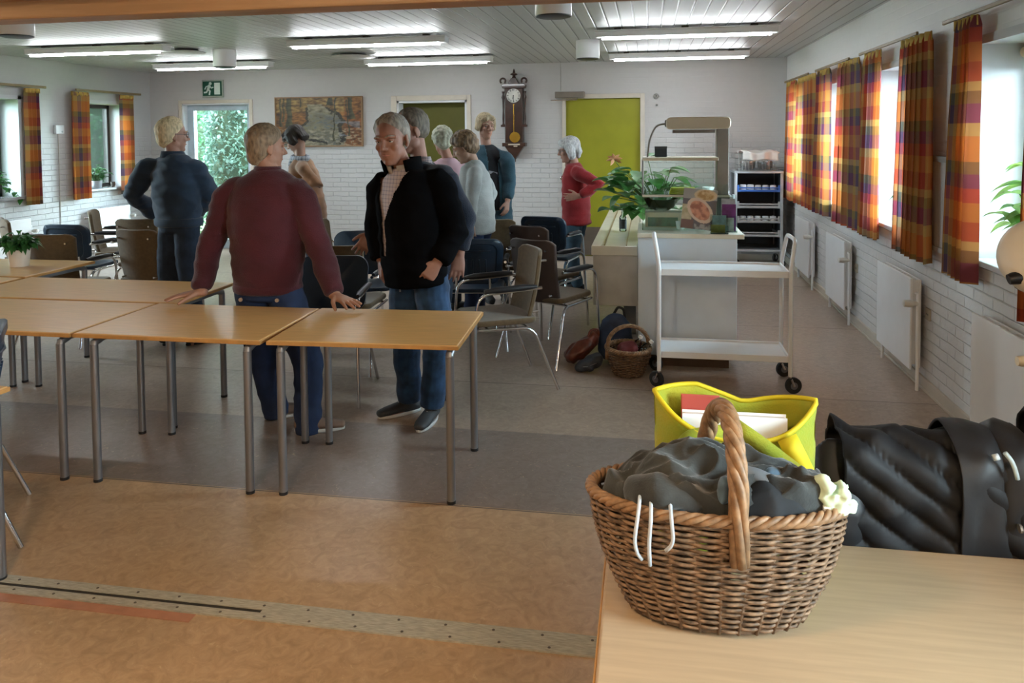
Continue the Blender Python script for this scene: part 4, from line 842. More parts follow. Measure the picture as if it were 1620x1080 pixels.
def bowl(label, x, y, z, R, h, m, filling=None):
    r = thing('glass_bowl', label, 'bowl', (x, y, z)); MB().lathe([(R * 0.35, 0), (R * 0.4, 0.004), (R * 0.75, h * 0.35), (R * 0.97, h), (R, h + 0.003), (R * 0.94, h), (R * 0.72, h * 0.38), (R * 0.36, 0.010), (0, 0.010)], n=36, cap=False).build('bowl', m, r, smooth=60)
    if filling: MB().lathe([(0, h * 0.75), (R * 0.6, h * 0.7), (R * 0.82, h * 0.6), (R * 0.7, h * 0.40), (0, 0.02)], n=24, cap=False).build('contents', filling, r, smooth=60)
    return r
BGL = glass_mat('green_bowl_glass', (0.84, 0.93, 0.91), 1.3)
bowl('pale green glass bowl on the middle level inside the case', 0.10, 5.93, CZ + 0.115, 0.135, 0.09, BGL)
r = thing('bowl_stand', 'white riser inside the glass case under the green bowl', 'stand', (0.10, 5.93, CZ)); MB().box((-0.12, -0.10, 0.0), (0.16, 0.10, 0.112)).build('riser', CTOP, r, bevel=0.004); MB().box((-0.1, -0.104, 0.006), (0.12, -0.1, 0.075)).build('front_label', mat('teal_card', (0.03, 0.16, 0.12), 0.5, var=0.5, vs=14), r)
for k, (x, y, lab) in enumerate([(0.315, 5.83, 'small white cup in the glass case beside the green bowl'), (0.33, 5.96, 'white cup at the back of the glass case'), (0.235, 5.72, 'small white cup low in the case, left of the food picture')]):
    r = thing('small_cup', lab, 'cup', (x, y, CZ)); MB().lathe([(0.022, 0), (0.03, 0.01), (0.036, 0.06), (0.033, 0.06), (0.027, 0.012), (0, 0.01)], n=18, cap=False).build('cup', WHITEMET, r, smooth=50); MB().tube([(0.034, 0, 0.05), (0.055, 0, 0.045), (0.055, 0, 0.02), (0.031, 0, 0.015)], 0.004, 6).build('handle', WHITEMET, r)
r = thing('jam_jar', 'dark-lidded jar in the glass case behind the food picture', 'jar', (0.375, 5.745, CZ)); MB().lathe([(0.03, 0), (0.034, 0.01), (0.034, 0.075), (0.028, 0.085), (0, 0.085)], n=18).build('jar', mat('olive_jar', (0.12, 0.13, 0.03), 0.25), r, smooth=50); MB().cyl((0, 0, 0.085), (0, 0, 0.105), 0.031, 18).build('lid', BLACK, r)
r = thing('napkin_stack', 'yellow-green napkins stacked on the shelf of the glass case', 'napkins', (0.255, 5.78, CZ + zs[0] + 0.006)); NAP = mat('lime_paper', (0.55, 0.60, 0.06), 0.8)
for i in range(4): MB().box((-0.10 + 0.004 * i, -0.06, 0.012 * i), (0.08 + 0.004 * (i % 2), 0.06, 0.012 * i + 0.010)).build('napkin', NAP, r, bevel=0.003)
# food picture on an easel
def food(u, v):
    n = noise.fractal(Vector((u * 7, v * 8, 2.0)), 1, 2, 4); col = (0.05, 0.06, 0.10) if v < 0.75 else (0.30, 0.32, 0.33)
    if (u < 0.30 and v < 0.6): col = lerp((0.35, 0.30, 0.18), (0.55, 0.50, 0.38), 0.5 + n)
    e2 = ((u - 0.66) / 0.34) ** 2 + ((v - 0.86) / 0.15) ** 2
    if e2 < 1: col = (0.62, 0.50, 0.33) if e2 > 0.6 else lerp((0.36, 0.20, 0.05), (0.66, 0.50, 0.28), 0.5 + n * 1.6)
    ca, sa = math.cos(-0.5), math.sin(-0.5); x, y = (u - 0.53), (v - 0.47); X, Y = x * ca + y * sa, -x * sa + y * ca; e = (X / 0.42) ** 2 + (Y / 0.27) ** 2
    if e < 1:
        col = (0.66, 0.52, 0.44)
        if e < 0.58: col = lerp((0.28, 0.07, 0.04), (0.62, 0.27, 0.18), 0.5 + n * 1.5)
    if v < 0.22 and u < 0.36: col = (0.10, 0.05, 0.06)
    if v < 0.14 and u > 0.4: col = lerp((0.05, 0.06, 0.1), (0.30, 0.34, 0.4), 0.5 + n * 2)
    return col
a, c = at(1080, 368, 5.585), at(1130, 304, 5.585)
r = thing('food_picture', 'upright card picturing a bowl of food, standing before the glass case', 'picture', (at(1106, 366, 5.585).x, 5.59, BZ + 0.018)); w_, h_ = 0.235, 0.285; pm = picture(60, 70, w_, h_, food, 'picture_card'); o = obj('picture_card', pm, attr_mat('printed_card', 0.3), r); o.location = (0, -0.004, h_ / 2 + 0.002); o.rotation_euler = (-0.14, 0.10, 0)
o = MB().box((-w_ / 2, 0, -h_ / 2), (w_ / 2, 0.004, h_ / 2)).build('backing_board', WHITEMET, r); o.location = (0, 0.0, h_ / 2 + 0.003); o.rotation_euler = (-0.14, 0.10, 0)
MB().prism([(0.008, 0.0), (0.05, 0.0), (0.035, 0.2)], 0, -0.03, 0.03).build('easel_leg', mat('clear_easel', (0.4, 0.42, 0.42), 0.2), r)
# leaflet holders
def leaflets(label, x, y, col, h, shades):
    r = thing('leaflet_holder', label, 'leaflet holder', (x, y, BZ + 0.001)); AC = CGLASS
    b = MB(); b.box((-0.06, 0.03, 0), (0.06, 0.034, h)); b.box((-0.06, -0.03, 0), (0.06, 0.034, 0.005)); b.box((-0.06, -0.034, 0), (0.06, -0.03, h * 0.45)); b.build('holder', AC, r, bevel=0.002)
    for k, (cc, hh, o2) in enumerate(shades): MB().box((-0.045 + o2, 0.022 - 0.012 * k, 0.006), (0.05 + o2, 0.029 - 0.012 * k, hh)).build('leaflet', mat('leaflet_%d' % int(x * 1000 + k), cc, 0.4, var=0.3, vs=18), r)
    return r
leaflets('tall leaflet holder with purple leaflets at the right end of the block', 0.56, 5.612, None, 0.26, [((0.45, 0.52, 0.56), 0.235, 0), ((0.16, 0.03, 0.20), 0.195, 0.004), ((0.5, 0.56, 0.58), 0.10, -0.01)])
leaflets('low leaflet holder with blue and green cards beside the food picture', 0.49, 5.508, None, 0.13, [((0.12, 0.25, 0.28), 0.125, 0), ((0.16, 0.20, 0.05), 0.06, -0.01)])
# bottle and plant on the low counter
r = thing('spray_bottle', 'small clear bottle with dark label on the low counter', 'bottle', (-0.215, 6.75, LZ + 0.0065)); MB().lathe([(0.028, 0), (0.032, 0.008), (0.032, 0.12), (0.014, 0.15), (0.013, 0.175)], n=20).build('bottle', glass_mat('bottle_glass', (0.75, 0.85, 0.85), 1.2), r, smooth=50); MB().lathe([(0.033, 0.025), (0.033, 0.10)], n=20, cap=False).build('label_band', mat('dark_label', (0.05, 0.06, 0.07), 0.5), r, smooth=50); MB().cyl((0, 0, 0.175), (0, 0, 0.20), 0.015, 14).build('cap', WHITEMET, r)
# ------------------------------------------------------------------ cup rack
r = thing('cup_rack', 'tall wheeled rack of cup trays in the right far corner', 'rack', (1.33, 10.0, 0)); RM = mat('rack_steel', (0.55, 0.58, 0.62), 0.3, metal=0.5); hx, hy = 0.27, 0.26; H = 1.16
for sx in (-1, 1):
    for sy in (-1, 1): MB().box((sx * hx - 0.016, sy * hy - 0.016, 0.11), (sx * hx + 0.016, sy * hy + 0.016, H)).build('post', RM, r, bevel=0.003); castor(r, sx * hx, sy * hy, 0.05, 0.8)
MB().box((-hx - 0.02, -hy - 0.02, H), (hx + 0.02, hy + 0.02, H + 0.025)).build('top_panel', RM, r, bevel=0.004)
MB().box((-hx + 0.016, hy - 0.02, 0.2), (hx - 0.016, hy - 0.01, H)).build('back_panel', mat('rack_dark', (0.03, 0.035, 0.045), 0.5), r)
for sx in (-1, 1): MB().box((sx * (hx - 0.004) - 0.003, -hy + 0.016, 0.2), (sx * (hx - 0.004) + 0.003, hy - 0.02, H)).build('side_panel', mat('rack_dark2', (0.05, 0.055, 0.06), 0.5), r)
MB().box((-hx, -hy - 0.01, 0.20), (hx, hy, 0.225)).build('base_frame', RM, r, bevel=0.003)
TRB = mat('blue_tray', (0.05, 0.14, 0.45), 0.4); TRG = mat('grey_tray', (0.42, 0.42, 0.42), 0.4); ZT = [0.93, 0.73, 0.55, 0.38]
CG = 'cups standing in the rack trays'; proto_cup = None
for k, z in enumerate(ZT):
    t = MB(); x = hx - 0.03; t.box((-x, -hy, z), (x, hy - 0.03, z + 0.008)); t.box((-x, -hy, z), (x, -hy + 0.01, z + 0.03)); t.box((-x, -hy, z + 0.045), (x, -hy + 0.01, z + 0.06))
    for sx in (-1, 1): t.box((sx * x - 0.012, -hy - 0.004, z), (sx * x + 0.012, -hy + 0.014, z + 0.085))
    for sx in (-1, 1): t.box((sx * x - 0.004, -hy, z), (sx * x + 0.004, hy - 0.03, z + 0.05))
    tr = t.build('cup_tray', TRB if k == 0 else TRG, None, bevel=0.002); tr.location = (1.33, 10.0, 0); tag(tr, ['blue tray at the top of the cup rack', 'empty grey tray second from the top of the cup rack', 'grey tray of small cups in the middle of the rack', 'lowest grey tray in the cup rack'][k], 'tray', None)
    if k in (0, 2):
        for i in range(5):
            if k == 0 and i > 4: continue
            lab = ['leftmost', 'second', 'middle', 'fourth', 'rightmost'][i] + (' white cup in the blue top tray' if k == 0 else ' pale cup in the middle grey tray'); big = (k == 0 and i < 2); s = 1.08 if big else 1.0; X = 1.33 - 0.178 + 0.089 * i
            if proto_cup is None:
                c = MB().lathe([(0.026, 0.075), (0.038, 0.07), (0.040, 0.0), (0.036, 0.0), (0.034, 0.065), (0, 0.068)], n=18, cap=False).build('rack_cup', mat('cup_china', (0.72, 0.74, 0.76), 0.25), None, smooth=50); proto_cup = c
            else: c = proto_cup.copy(); COL.objects.link(c)
            c.location = (X, 10.0 - hy + 0.06, z + 0.009); c.scale = (s, s, s); tag(c, lab, 'cup', CG)
# things on top of the rack
r = thing('wire_basket', 'wire basket on top of the cup rack', 'basket', (1.32, 9.98, H + 0.026)); WIR = mat('basket_wire', (0.30, 0.31, 0.30), 0.35, metal=0.6); b = MB(); X0, X1, Y0, Y1, HH = -0.22, 0.22, -0.2, 0.2, 0.21
for z in (0.005, HH): b.tube([(X0, Y0, z), (X1, Y0, z), (X1, Y1, z), (X0, Y1, z)], 0.005, 6, closed=True)
for i in range(12):
    x = X0 + (X1 - X0) * i / 11
    b.tube([(x, Y0, HH), (x, Y0, 0.004), (x, Y1, 0.004), (x, Y1, HH)], 0.0025, 5)
for z in (0.07, 0.14): b.tube([(X0, Y0, z), (X1, Y0, z), (X1, Y1, z), (X0, Y1, z)], 0.0025, 5, closed=True)
b.build('wire_frame', WIR, r)
for x, lab in ((-0.09, 'steel bowl on the left in the wire basket on the rack'), (0.12, 'steel bowl on the right in the wire basket on the rack')):
    q = thing('steel_bowl', lab, 'bowl', (1.32 + x, 9.98, H + 0.034)); MB().lathe([(0.05, 0), (0.085, 0.03), (0.095, 0.10), (0.092, 0.10), (0.08, 0.032), (0, 0.006)], n=28, cap=False).build('bowl', mat('brushed_steel', (0.45, 0.44, 0.43), 0.3, metal=0.8), q, smooth=60); MB().lathe([(0.097, 0.098), (0.097, 0.104), (0.092, 0.104)], n=28, cap=False).build('rim', CHROME, q)
def drape(u, v):
    s = (u - 0.5) * 0.46; t = (v - 0.5) * 0.62; y = max(-0.225, min(0.2, t)); z = HH + 0.02 + 0.012 * noise.noise(Vector((s * 9, t * 9, 3)))
    if t < -0.22: z -= (-0.22 - t) * (1.1 + 0.5 * noise.noise(Vector((s * 7, 1, 2)))); y = -0.222 - 0.02 * math.sin(s * 34) * 0.6 - 0.012
    return (s + 0.03 + (0.05 * (0.5 - u) if t < -0.22 else 0), y, z + 0.02 * math.sin(u * 9 + 1) * math.sin(v * 7))
q = thing('tea_towel', 'white cloth draped over the wire basket on the rack', 'cloth', (1.32, 9.98, H + 0.03)); MB().grid(drape, 48, 48).build('cloth', WHITECL, q, smooth=180, solid=0.004)
MB().grid(lambda u, v: ((u - 0.5) * 0.46 + 0.03, -0.262 - 0.006 * math.sin(u * 20), HH - 0.105 + 0.012 * v + 0.01 * math.sin(u * 8)), 30, 2).build('hem', WHITECL, q, smooth=180, solid=0.003) if False else None
# cart hidden behind the block: a castor and crockery show
r = thing('service_cart', 'steel cart behind the buffet block, one castor showing', 'trolley', (0.66, 7.93, 0)); hx, hy = 0.155, 0.24
for z, nm in ((1.02, 'top_shelf'), (0.55, 'middle_shelf'), (0.25, 'bottom_shelf')): MB().box((-hx, -hy, z), (hx, hy, z + 0.02)).build(nm, RM, r, bevel=0.003)
for sx in (-1, 1):
    for sy in (-1, 1): MB().tube([(sx * hx, sy * hy, 0.11), (sx * hx, sy * hy, 1.06)], 0.012, 10).build('post', RM, r); castor(r, sx * hx, sy * hy, 0.06, 1.2)
for k, (x, z, lab) in enumerate([(0.735, 0, 'white bowl stack on the cart behind the leaflet holder'), (0.60, 0, 'white crockery on the cart behind the glass case post')]):
    q = thing('bowl_stack', lab, 'crockery', (x, 7.95, 1.0415)); q.scale = (0.8, 0.8, 0.8); MB().lathe([(0.04, 0), (0.07, 0.03), (0.075, 0.05), (0.068, 0.05), (0, 0.03)], n=20, cap=False).build('bowl', WHITEMET, q, smooth=50); MB().lathe([(0.04, 0.035), (0.07, 0.06), (0.075, 0.09), (0.066, 0.085), (0, 0.06)], n=20, cap=False).build('upper_bowl', WHITEMET, q, smooth=50)
# ------------------------------------------------------------------ people
def V(*a): return Vector(a)
class Blob:
    "overlapping closed tubes and balls fused into one continuous skin by remesh()"
    def __init__(s): s.v = []; s.f = []
    def chain(s, pts, side=None, n=16, cap=0.6):
        "pts: (centre, half width, half depth); side: direction the width runs"
        P = [(Vector(p[0]), p[1], p[2] if len(p) > 2 else p[1]) for p in pts]
        if len(P) > 1:
            d0 = (P[0][0] - P[1][0]).normalized(); d1 = (P[-1][0] - P[-2][0]).normalized()
            c0, c1 = P[0], P[-1]; m0, m1 = min(c0[1], c0[2]) * cap, min(c1[1], c1[2]) * cap
            P = [(c0[0] + d0 * m0, c0[1] * 0.25, c0[2] * 0.25), (c0[0] + d0 * m0 * 0.72, c0[1] * 0.72, c0[2] * 0.72)] + P + [(c1[0] + d1 * m1 * 0.72, c1[1] * 0.72, c1[2] * 0.72), (c1[0] + d1 * m1, c1[1] * 0.25, c1[2] * 0.25)]
        rings = []; N = len(P); base = len(s.v); S = Vector(side) if side is not None else None
        for i, (c, rx, ry) in enumerate(P):
            t = (P[min(i + 1, N - 1)][0] - P[max(i - 1, 0)][0])
            if t.length < 1e-6: t = Vector((0, 0, 1))
            t.normalize()
            if S is None: S = t.cross(Vector((0, 0, 1)) if abs(t.z) < 0.9 else Vector((1, 0, 0)))
            a = S - t * S.dot(t); a.normalize(); b = t.cross(a)
            if side is None: S = a
            for k in range(n):
                q = 2 * PI * k / n; s.v.append(tuple(c + a * rx * math.cos(q) + b * ry * math.sin(q)))
        for i in range(N - 1):
            for k in range(n): s.f.append((base + i * n + k, base + i * n + (k + 1) % n, base + (i + 1) * n + (k + 1) % n, base + (i + 1) * n + k))
        s.f.append(tuple(base + k for k in range(n - 1, -1, -1))); s.f.append(tuple(base + (N - 1) * n + k for k in range(n)))
    def ball(s, c, r, M=None, n=16):
        c = Vector(c); r = (r, r, r) if not hasattr(r, '__len__') else r; base = len(s.v); m = n // 2 + 1
        for j in range(m):
            th = PI * (j + 0.5) / m
            for k in range(n):
                p = Vector((r[0] * math.sin(th) * math.cos(2 * PI * k / n), r[1] * math.sin(th) * math.sin(2 * PI * k / n), r[2] * math.cos(th)))
                s.v.append(tuple(c + (M @ p if M is not None else p)))
        for j in range(m - 1):
            for k in range(n): s.f.append((base + j * n + k, base + (j + 1) * n + k, base + (j + 1) * n + (k + 1) % n, base + j * n + (k + 1) % n))
        s.f.append(tuple(base + k for k in range(n))); s.f.append(tuple(base + (m - 1) * n + k for k in range(n - 1, -1, -1)))
    def skin(s, voxel, smooth=4, fac=0.5):
        me = bpy.data.meshes.new('t'); me.from_pydata(s.v, [], s.f); me.update()
        bm = bmesh.new(); bm.from_mesh(me); bmesh.ops.recalc_face_normals(bm, faces=bm.faces); bm.to_mesh(me); bm.free()
        o = bpy.data.objects.new('t', me); COL.objects.link(o)
        r = o.modifiers.new('r', 'REMESH'); r.mode = 'VOXEL'; r.voxel_size = voxel; r.adaptivity = 0
        if smooth: q = o.modifiers.new('s', 'SMOOTH'); q.iterations = smooth; q.factor = fac
        dg = bpy.context.evaluated_depsgraph_get(); dg.update(); out = bpy.data.meshes.new_from_object(o.evaluated_get(dg))
        bpy.data.objects.remove(o, do_unlink=True); bpy.data.meshes.remove(me)
        for p in out.polygons: p.use_smooth = True
        return out
def displace(me, fn):
    n = len(me.vertices); co = np.empty(n * 3, 'f'); no = np.empty(n * 3, 'f'); me.vertices.foreach_get('co', co); me.vertices.foreach_get('normal', no)
    co = co.reshape(-1, 3); no = no.reshape(-1, 3)
    for i in range(n): co[i] += np.array(fn(Vector(co[i]), Vector(no[i])), 'f')
    me.vertices.foreach_set('co', co.ravel()); me.update()
def folds(amp, seed, sx=9.0, sz=16.0):
    o = Vector((seed * 3.7, seed * 1.3, seed))
    def f(p, n):
        a = noise.noise(Vector((p.x * sx, p.y * sx, p.z * sz)) + o); b = 1 - abs(noise.noise(Vector((p.x * sx * 0.6 + p.z * 4, p.y * sx * 0.6, p.z * sz * 0.7)) + o * 2)) * 2
        return n * (amp * (a * 0.8 + b * 0.75))
    return f
def cut(me, test):
    bm = bmesh.new(); bm.from_mesh(me); bmesh.ops.delete(bm, geom=[f for f in bm.faces if test(f.calc_center_median())], context='FACES'); bm.to_mesh(me); bm.free(); me.update()
SKIN_M = {}
def skin_mat(k, c):
    if k not in SKIN_M: SKIN_M[k] = mat('skin_' + k, c, 0.5, var=0.05, vs=22, spec=0.35)
    return SKIN_M[k]
EYEW = mat('eye_white', (0.42, 0.38, 0.35), 0.3); EYED = mat('eye_dark', (0.02, 0.018, 0.016), 0.2); LIPM = mat('lips', (0.33, 0.12, 0.09), 0.5)
HANDS_N = 0
def hand(bl, wrist, fdir, pnorm, thumb, s=1.0, curl=(0.25, 0.3, 0.35, 0.45), spread=0.12, tcurl=0.4):
    "palm, four fingers, thumb. thumb: direction across the palm towards the thumb"
    f = Vector(fdir).normalized(); p = Vector(pnorm); p = (p - f * p.dot(f)).normalized(); t = Vector(thumb); t = (t - f * t.dot(f) - p * t.dot(p)).normalized(); w = Vector(wrist)
    bl.chain([(w - f * 0.02 * s, 0.028 * s, 0.021 * s), (w + f * 0.015 * s, 0.030 * s, 0.018 * s), (w + f * 0.05 * s, 0.040 * s, 0.015 * s), (w + f * 0.088 * s, 0.041 * s, 0.012 * s)], side=t, n=14)
    L = (0.074, 0.082, 0.076, 0.060)
    for k in range(4):
        off = (0.030, 0.0105, -0.010, -0.030)[k]; root = w + f * (0.088 - 0.006 * abs(k - 1.2)) * s + t * off * s; d = (f + t * spread * (1.5 - k)).normalized(); pts = [(root - d * 0.02 * s, 0.0090 * s)]; q = root; dd = d; pts.append((q, 0.0092 * s))
        for m, fr in enumerate((0.45, 0.31, 0.24)):
            ang = curl[k] * (0.9, 1.1, 0.8)[m]; dd = (dd * math.cos(ang) + p * math.sin(ang)).normalized(); q = q + dd * L[k] * fr * s; pts.append((q, (0.0086, 0.0079, 0.0068)[m] * s))
        bl.chain(pts, n=10)
    r = w + f * 0.022 * s + t * 0.026 * s; d = (f * 0.72 + t * 0.75 + p * 0.25).normalized(); q = r + d * 0.036 * s; d2 = (d + f * 0.35 + p * tcurl * 0.5 - t * 0.25).normalized(); q2 = q + d2 * 0.032 * s; d3 = (d2 + f * 0.2 + p * tcurl * 0.3).normalized()
    bl.chain([(r - t * 0.012 * s, 0.014 * s), (r, 0.0145 * s), (q, 0.0108 * s), (q2, 0.0098 * s), (q2 + d3 * 0.024 * s, 0.0078 * s)], n=10)
def head_frame(c, yaw, pitch=0.0, roll=0.0):
    "local head axes: +y the way the face looks, +z up, +x the person's right"
    a = math.radians(yaw); return Matrix.Translation(Vector(c)) @ Matrix.Rotation(a - PI / 2, 4, 'Z') @ Matrix.Rotation(math.radians(roll), 4, 'Y') @ Matrix.Rotation(math.radians(pitch), 4, 'X')
def add_head(bl, M, k=1.0, old=1.0, woman=False):
    R = M.to_3x3(); P = lambda x, y, z: M @ Vector((x * k, y * k, z * k)); j = 0.9 if woman else 1.0
    bl.ball(P(0, -0.012, 0.040), (0.076 * k, 0.097 * k, 0.086 * k), R, 24)
    bl.chain([(P(0, 0.020, 0.03), 0.066 * k, 0.066 * k), (P(0, 0.030, -0.02), 0.066 * j * k, 0.062 * k), (P(0, 0.038, -0.065), 0.058 * j * k, 0.055 * k), (P(0, 0.048, -0.092), 0.042 * j * k, 0.040 * k)], side=R @ Vector((1, 0, 0)))
    bl.ball(P(0, 0.075, -0.096), (0.021 * k, 0.016 * k, 0.016 * k), R)
    for s in (-1, 1):
        bl.ball(P(s * 0.043 * j, 0.012, -0.058), (0.024 * k, 0.034 * k, 0.032 * k), R); bl.ball(P(s * 0.036, 0.066, -0.020), (0.024 * k, 0.019 * k, 0.021 * k), R)
        bl.chain([(P(s * 0.010, 0.090, 0.026), 0.009 * k, 0.007 * k), (P(s * 0.034, 0.085, 0.031), 0.010 * k, 0.007 * k), (P(s * 0.055, 0.064, 0.026), 0.009 * k, 0.007 * k)])
        e = Matrix.Rotation(s * -0.30, 3, 'Z'); bl.ball(P(s * 0.077, -0.012, -0.002), (0.007 * k, 0.021 * k, 0.034 * k), R @ e); bl.ball(P(s * 0.074, -0.004, -0.028), (0.006 * k, 0.010 * k, 0.012 * k), R)
        bl.ball(P(s * 0.011, 0.098, -0.027), (0.010 * k, 0.011 * k, 0.008 * k), R)
    bl.chain([(P(0, 0.086, 0.026), 0.008 * k, 0.010 * k), (P(0, 0.097, 0.002), 0.0085 * k, 0.010 * k), (P(0, 0.114, -0.024), 0.0125 * k, 0.012 * k)], side=R @ Vector((1, 0, 0)))
    bl.chain([(P(-0.023, 0.079, -0.055), 0.004 * k, 0.006 * k), (P(0, 0.089, -0.053), 0.006 * k, 0.006 * k), (P(0.023, 0.079, -0.055), 0.004 * k, 0.006 * k)])
    bl.chain([(P(-0.020, 0.078, -0.064), 0.004 * k, 0.006 * k), (P(0, 0.086, -0.066), 0.007 * k, 0.006 * k), (P(0.020, 0.078, -0.064), 0.004 * k, 0.006 * k)])
def face_parts(root, M, k, hair, brow=True, glasses=False):
    R = M.to_3x3(); P = lambda x, y, z: M @ Vector((x * k, y * k, z * k))
    for s in (-1, 1):
        b = Blob(); b.ball(P(s * 0.031, 0.070, 0.011), 0.0125 * k, None, 14); me = bpy.data.meshes.new('eye'); me.from_pydata(b.v, [], b.f); e = obj('eye', me, EYEW, root)
        for p in me.polygons: p.use_smooth = True
        b = Blob(); b.ball(P(s * 0.031, 0.0785, 0.010), (0.0058 * k, 0.0052 * k, 0.0058 * k), R, 12); me = bpy.data.meshes.new('iris'); me.from_pydata(b.v, [], b.f); obj('iris', me, EYED, e)
        if brow:
            MB().tube([P(s * 0.014, 0.096, 0.031), P(s * 0.034, 0.092, 0.037), P(s * 0.053, 0.073, 0.031)], 0.0045 * k, 8, rs=[0.003 * k, 0.0048 * k, 0.0025 * k]).build('eyebrow', hair, root, smooth=180)
        MB().tube([P(s * 0.017, 0.078, 0.017), P(s * 0.031, 0.0825, 0.0172), P(s * 0.047, 0.071, 0.012)], 0.0062 * k, 8).build('eyelid', root['skin_m'] and SKIN_M[root['skin_m']], root, smooth=180)
    MB().tube([P(-0.024, 0.0805, -0.0595), P(-0.010, 0.0925, -0.0585), P(0, 0.0945, -0.0592), P(0.010, 0.0925, -0.0585), P(0.024, 0.0805, -0.0595)], 0.003 * k, 8, rs=[0.0012 * k, 0.003 * k, 0.0032 * k, 0.003 * k, 0.0012 * k]).build('lips', LIPM, root, smooth=180)
    if glasses:
        b = MB()
        for s in (-1, 1): b.tube([P(s * (0.032 + 0.024 * math.cos(a)), 0.103 - 0.01 * abs(math.cos(a)), 0.008 + 0.019 * math.sin(a)) for a in [i * PI / 8 for i in range(16)]], 0.0020 * k, 6, closed=True)
        b.tube([P(-0.009, 0.104, 0.012), P(0, 0.108, 0.014), P(0.009, 0.104, 0.012)], 0.0018 * k, 6)
        for s in (-1, 1): b.tube([P(s * 0.056, 0.095, 0.014), P(s * 0.078, 0.06, 0.014), P(s * 0.084, -0.01, 0.012), P(s * 0.082, -0.02, 0.0)], 0.0019 * k, 6)
        b.build('glasses', mat('spectacle_frame', (0.10, 0.09, 0.09), 0.3, metal=0.6), root, smooth=180)
def hair_short(root, M, k, m, front=0.058, thick=0.012, seed=1, nape=-0.055, bald=0.0, fluff=0.004, long=0.0, fringe=0.0, side_len=-0.02):
    "a cap of hair over the skull: mask decides where it leaves the skin"
    nu, nv = 72, 40; vs = []
    for j in range(nv):
        th = PI * 0.80 * j / (nv - 1)
        for i in range(nu):
            ph = 2 * PI * i / nu; d = Vector((math.sin(th) * math.cos(ph), math.sin(th) * math.sin(ph), math.cos(th)))
            base = Vector((d.x * 0.076, -0.012 + d.y * 0.097, 0.040 + d.z * 0.086)); fy = d.y; low = max(0.0, (th - PI * 0.58) / (PI * 0.22))
            if low > 0: s0 = math.sin(PI * 0.58) * (1 - 0.16 * low); base = Vector((math.cos(ph) * 0.076 * s0, -0.012 + math.sin(ph) * 0.097 * s0 + 0.010 * low, 0.040 + math.cos(PI * 0.58) * 0.086 - 0.115 * low))
            # lower limit of the hair for this bearing
            a = math.atan2(d.y, d.x); fr = max(0.0, math.sin(a)); lim = (nape if fy < 0.05 else 0)
            lim = nape * max(0, -math.sin(a)) ** 0.8 + side_len * (1 - abs(math.sin(a))) ** 1.0 + (0.040 + front) * (fr ** 0.6) - fringe * fr
            x = (base.z - lim) / 0.026; ms = max(-1.0, min(1.0, x))
            t = thick * (0.5 + 0.5 * ms) - 0.006 * (1 - ms) * 0.8
            if low > 0 and ms < 0: t += 0.034 * ms
            if ms > 0: t += fluff * noise.noise(Vector((d.x * 5 + seed, d.y * 5, d.z * 5))) + fluff * 0.7 * noise.noise(Vector((ph * 9, th * 2.0, seed * 2.0)))
            if bald and d.z > 0.55 and d.y > -0.35: t -= bald * (d.z - 0.55) / 0.45 * 0.03
            dd = Vector((math.cos(ph), math.sin(ph), 0)) if low > 0 else d; vs.append(M @ ((base + dd * t) * k))
    b = MB(); b.add(vs, [(j * nu + i, (j + 1) * nu + i, (j + 1) * nu + (i + 1) % nu, j * nu + (i + 1) % nu) for j in range(nv - 1) for i in range(nu)]); b.add([], [])
    return b.build('hair', m, root, smooth=180)
def hair_bob(root, M, k, m, seed, length=-0.10, vol=0.018, back=True, fringe=0.04):
    bl = Blob(); R = M.to_3x3(); P = lambda x, y, z: M @ Vector((x * k, y * k, z * k))
    bl.ball(P(0, -0.022, 0.052), ((0.080 + vol * 0.6) * k, (0.098 + vol * 0.4) * k, (0.080 + vol * 0.7) * k), R, 24)
    for s in (-1, 1):
        bl.chain([(P(s * 0.068, 0.012, 0.06), 0.030 * k, 0.045 * k), (P(s * 0.082, 0.0, 0.0), (0.016 + vol) * k, 0.045 * k), (P(s * 0.082, -0.008, length * 0.6), (0.014 + vol) * k, 0.042 * k), (P(s * 0.070, -0.01, length), 0.014 * k, 0.036 * k)], side=R @ Vector((1, 0, 0)))
        bl.chain([(P(0, 0.060, 0.105), 0.03 * k, 0.02 * k), (P(s * 0.035, 0.078, 0.085), 0.028 * k, 0.016 * k), (P(s * 0.062, 0.058, 0.095 - fringe * 1.2), 0.020 * k, 0.016 * k)], side=R @ Vector((1, 0, 0)))
    bl.chain([(P(0, -0.085, 0.03), 0.070 * k, 0.035 * k), (P(0, -0.09, -0.03), 0.072 * k, (0.022 + vol) * k), (P(0, -0.078, length * 0.95), 0.060 * k, 0.022 * k)], side=R @ Vector((1, 0, 0)))
    me = bl.skin(0.006, 3); Mi = M.inverted()
    def f(p, n):
        q = Mi @ p; a = math.atan2(q.y, q.x); return n * (0.0045 * noise.noise(Vector((a * 9, q.z * 14, seed))) + 0.003 * noise.noise(Vector((a * 26, q.z * 20, seed + 4))))
    displace(me, f); return obj('hair', me, m, root)

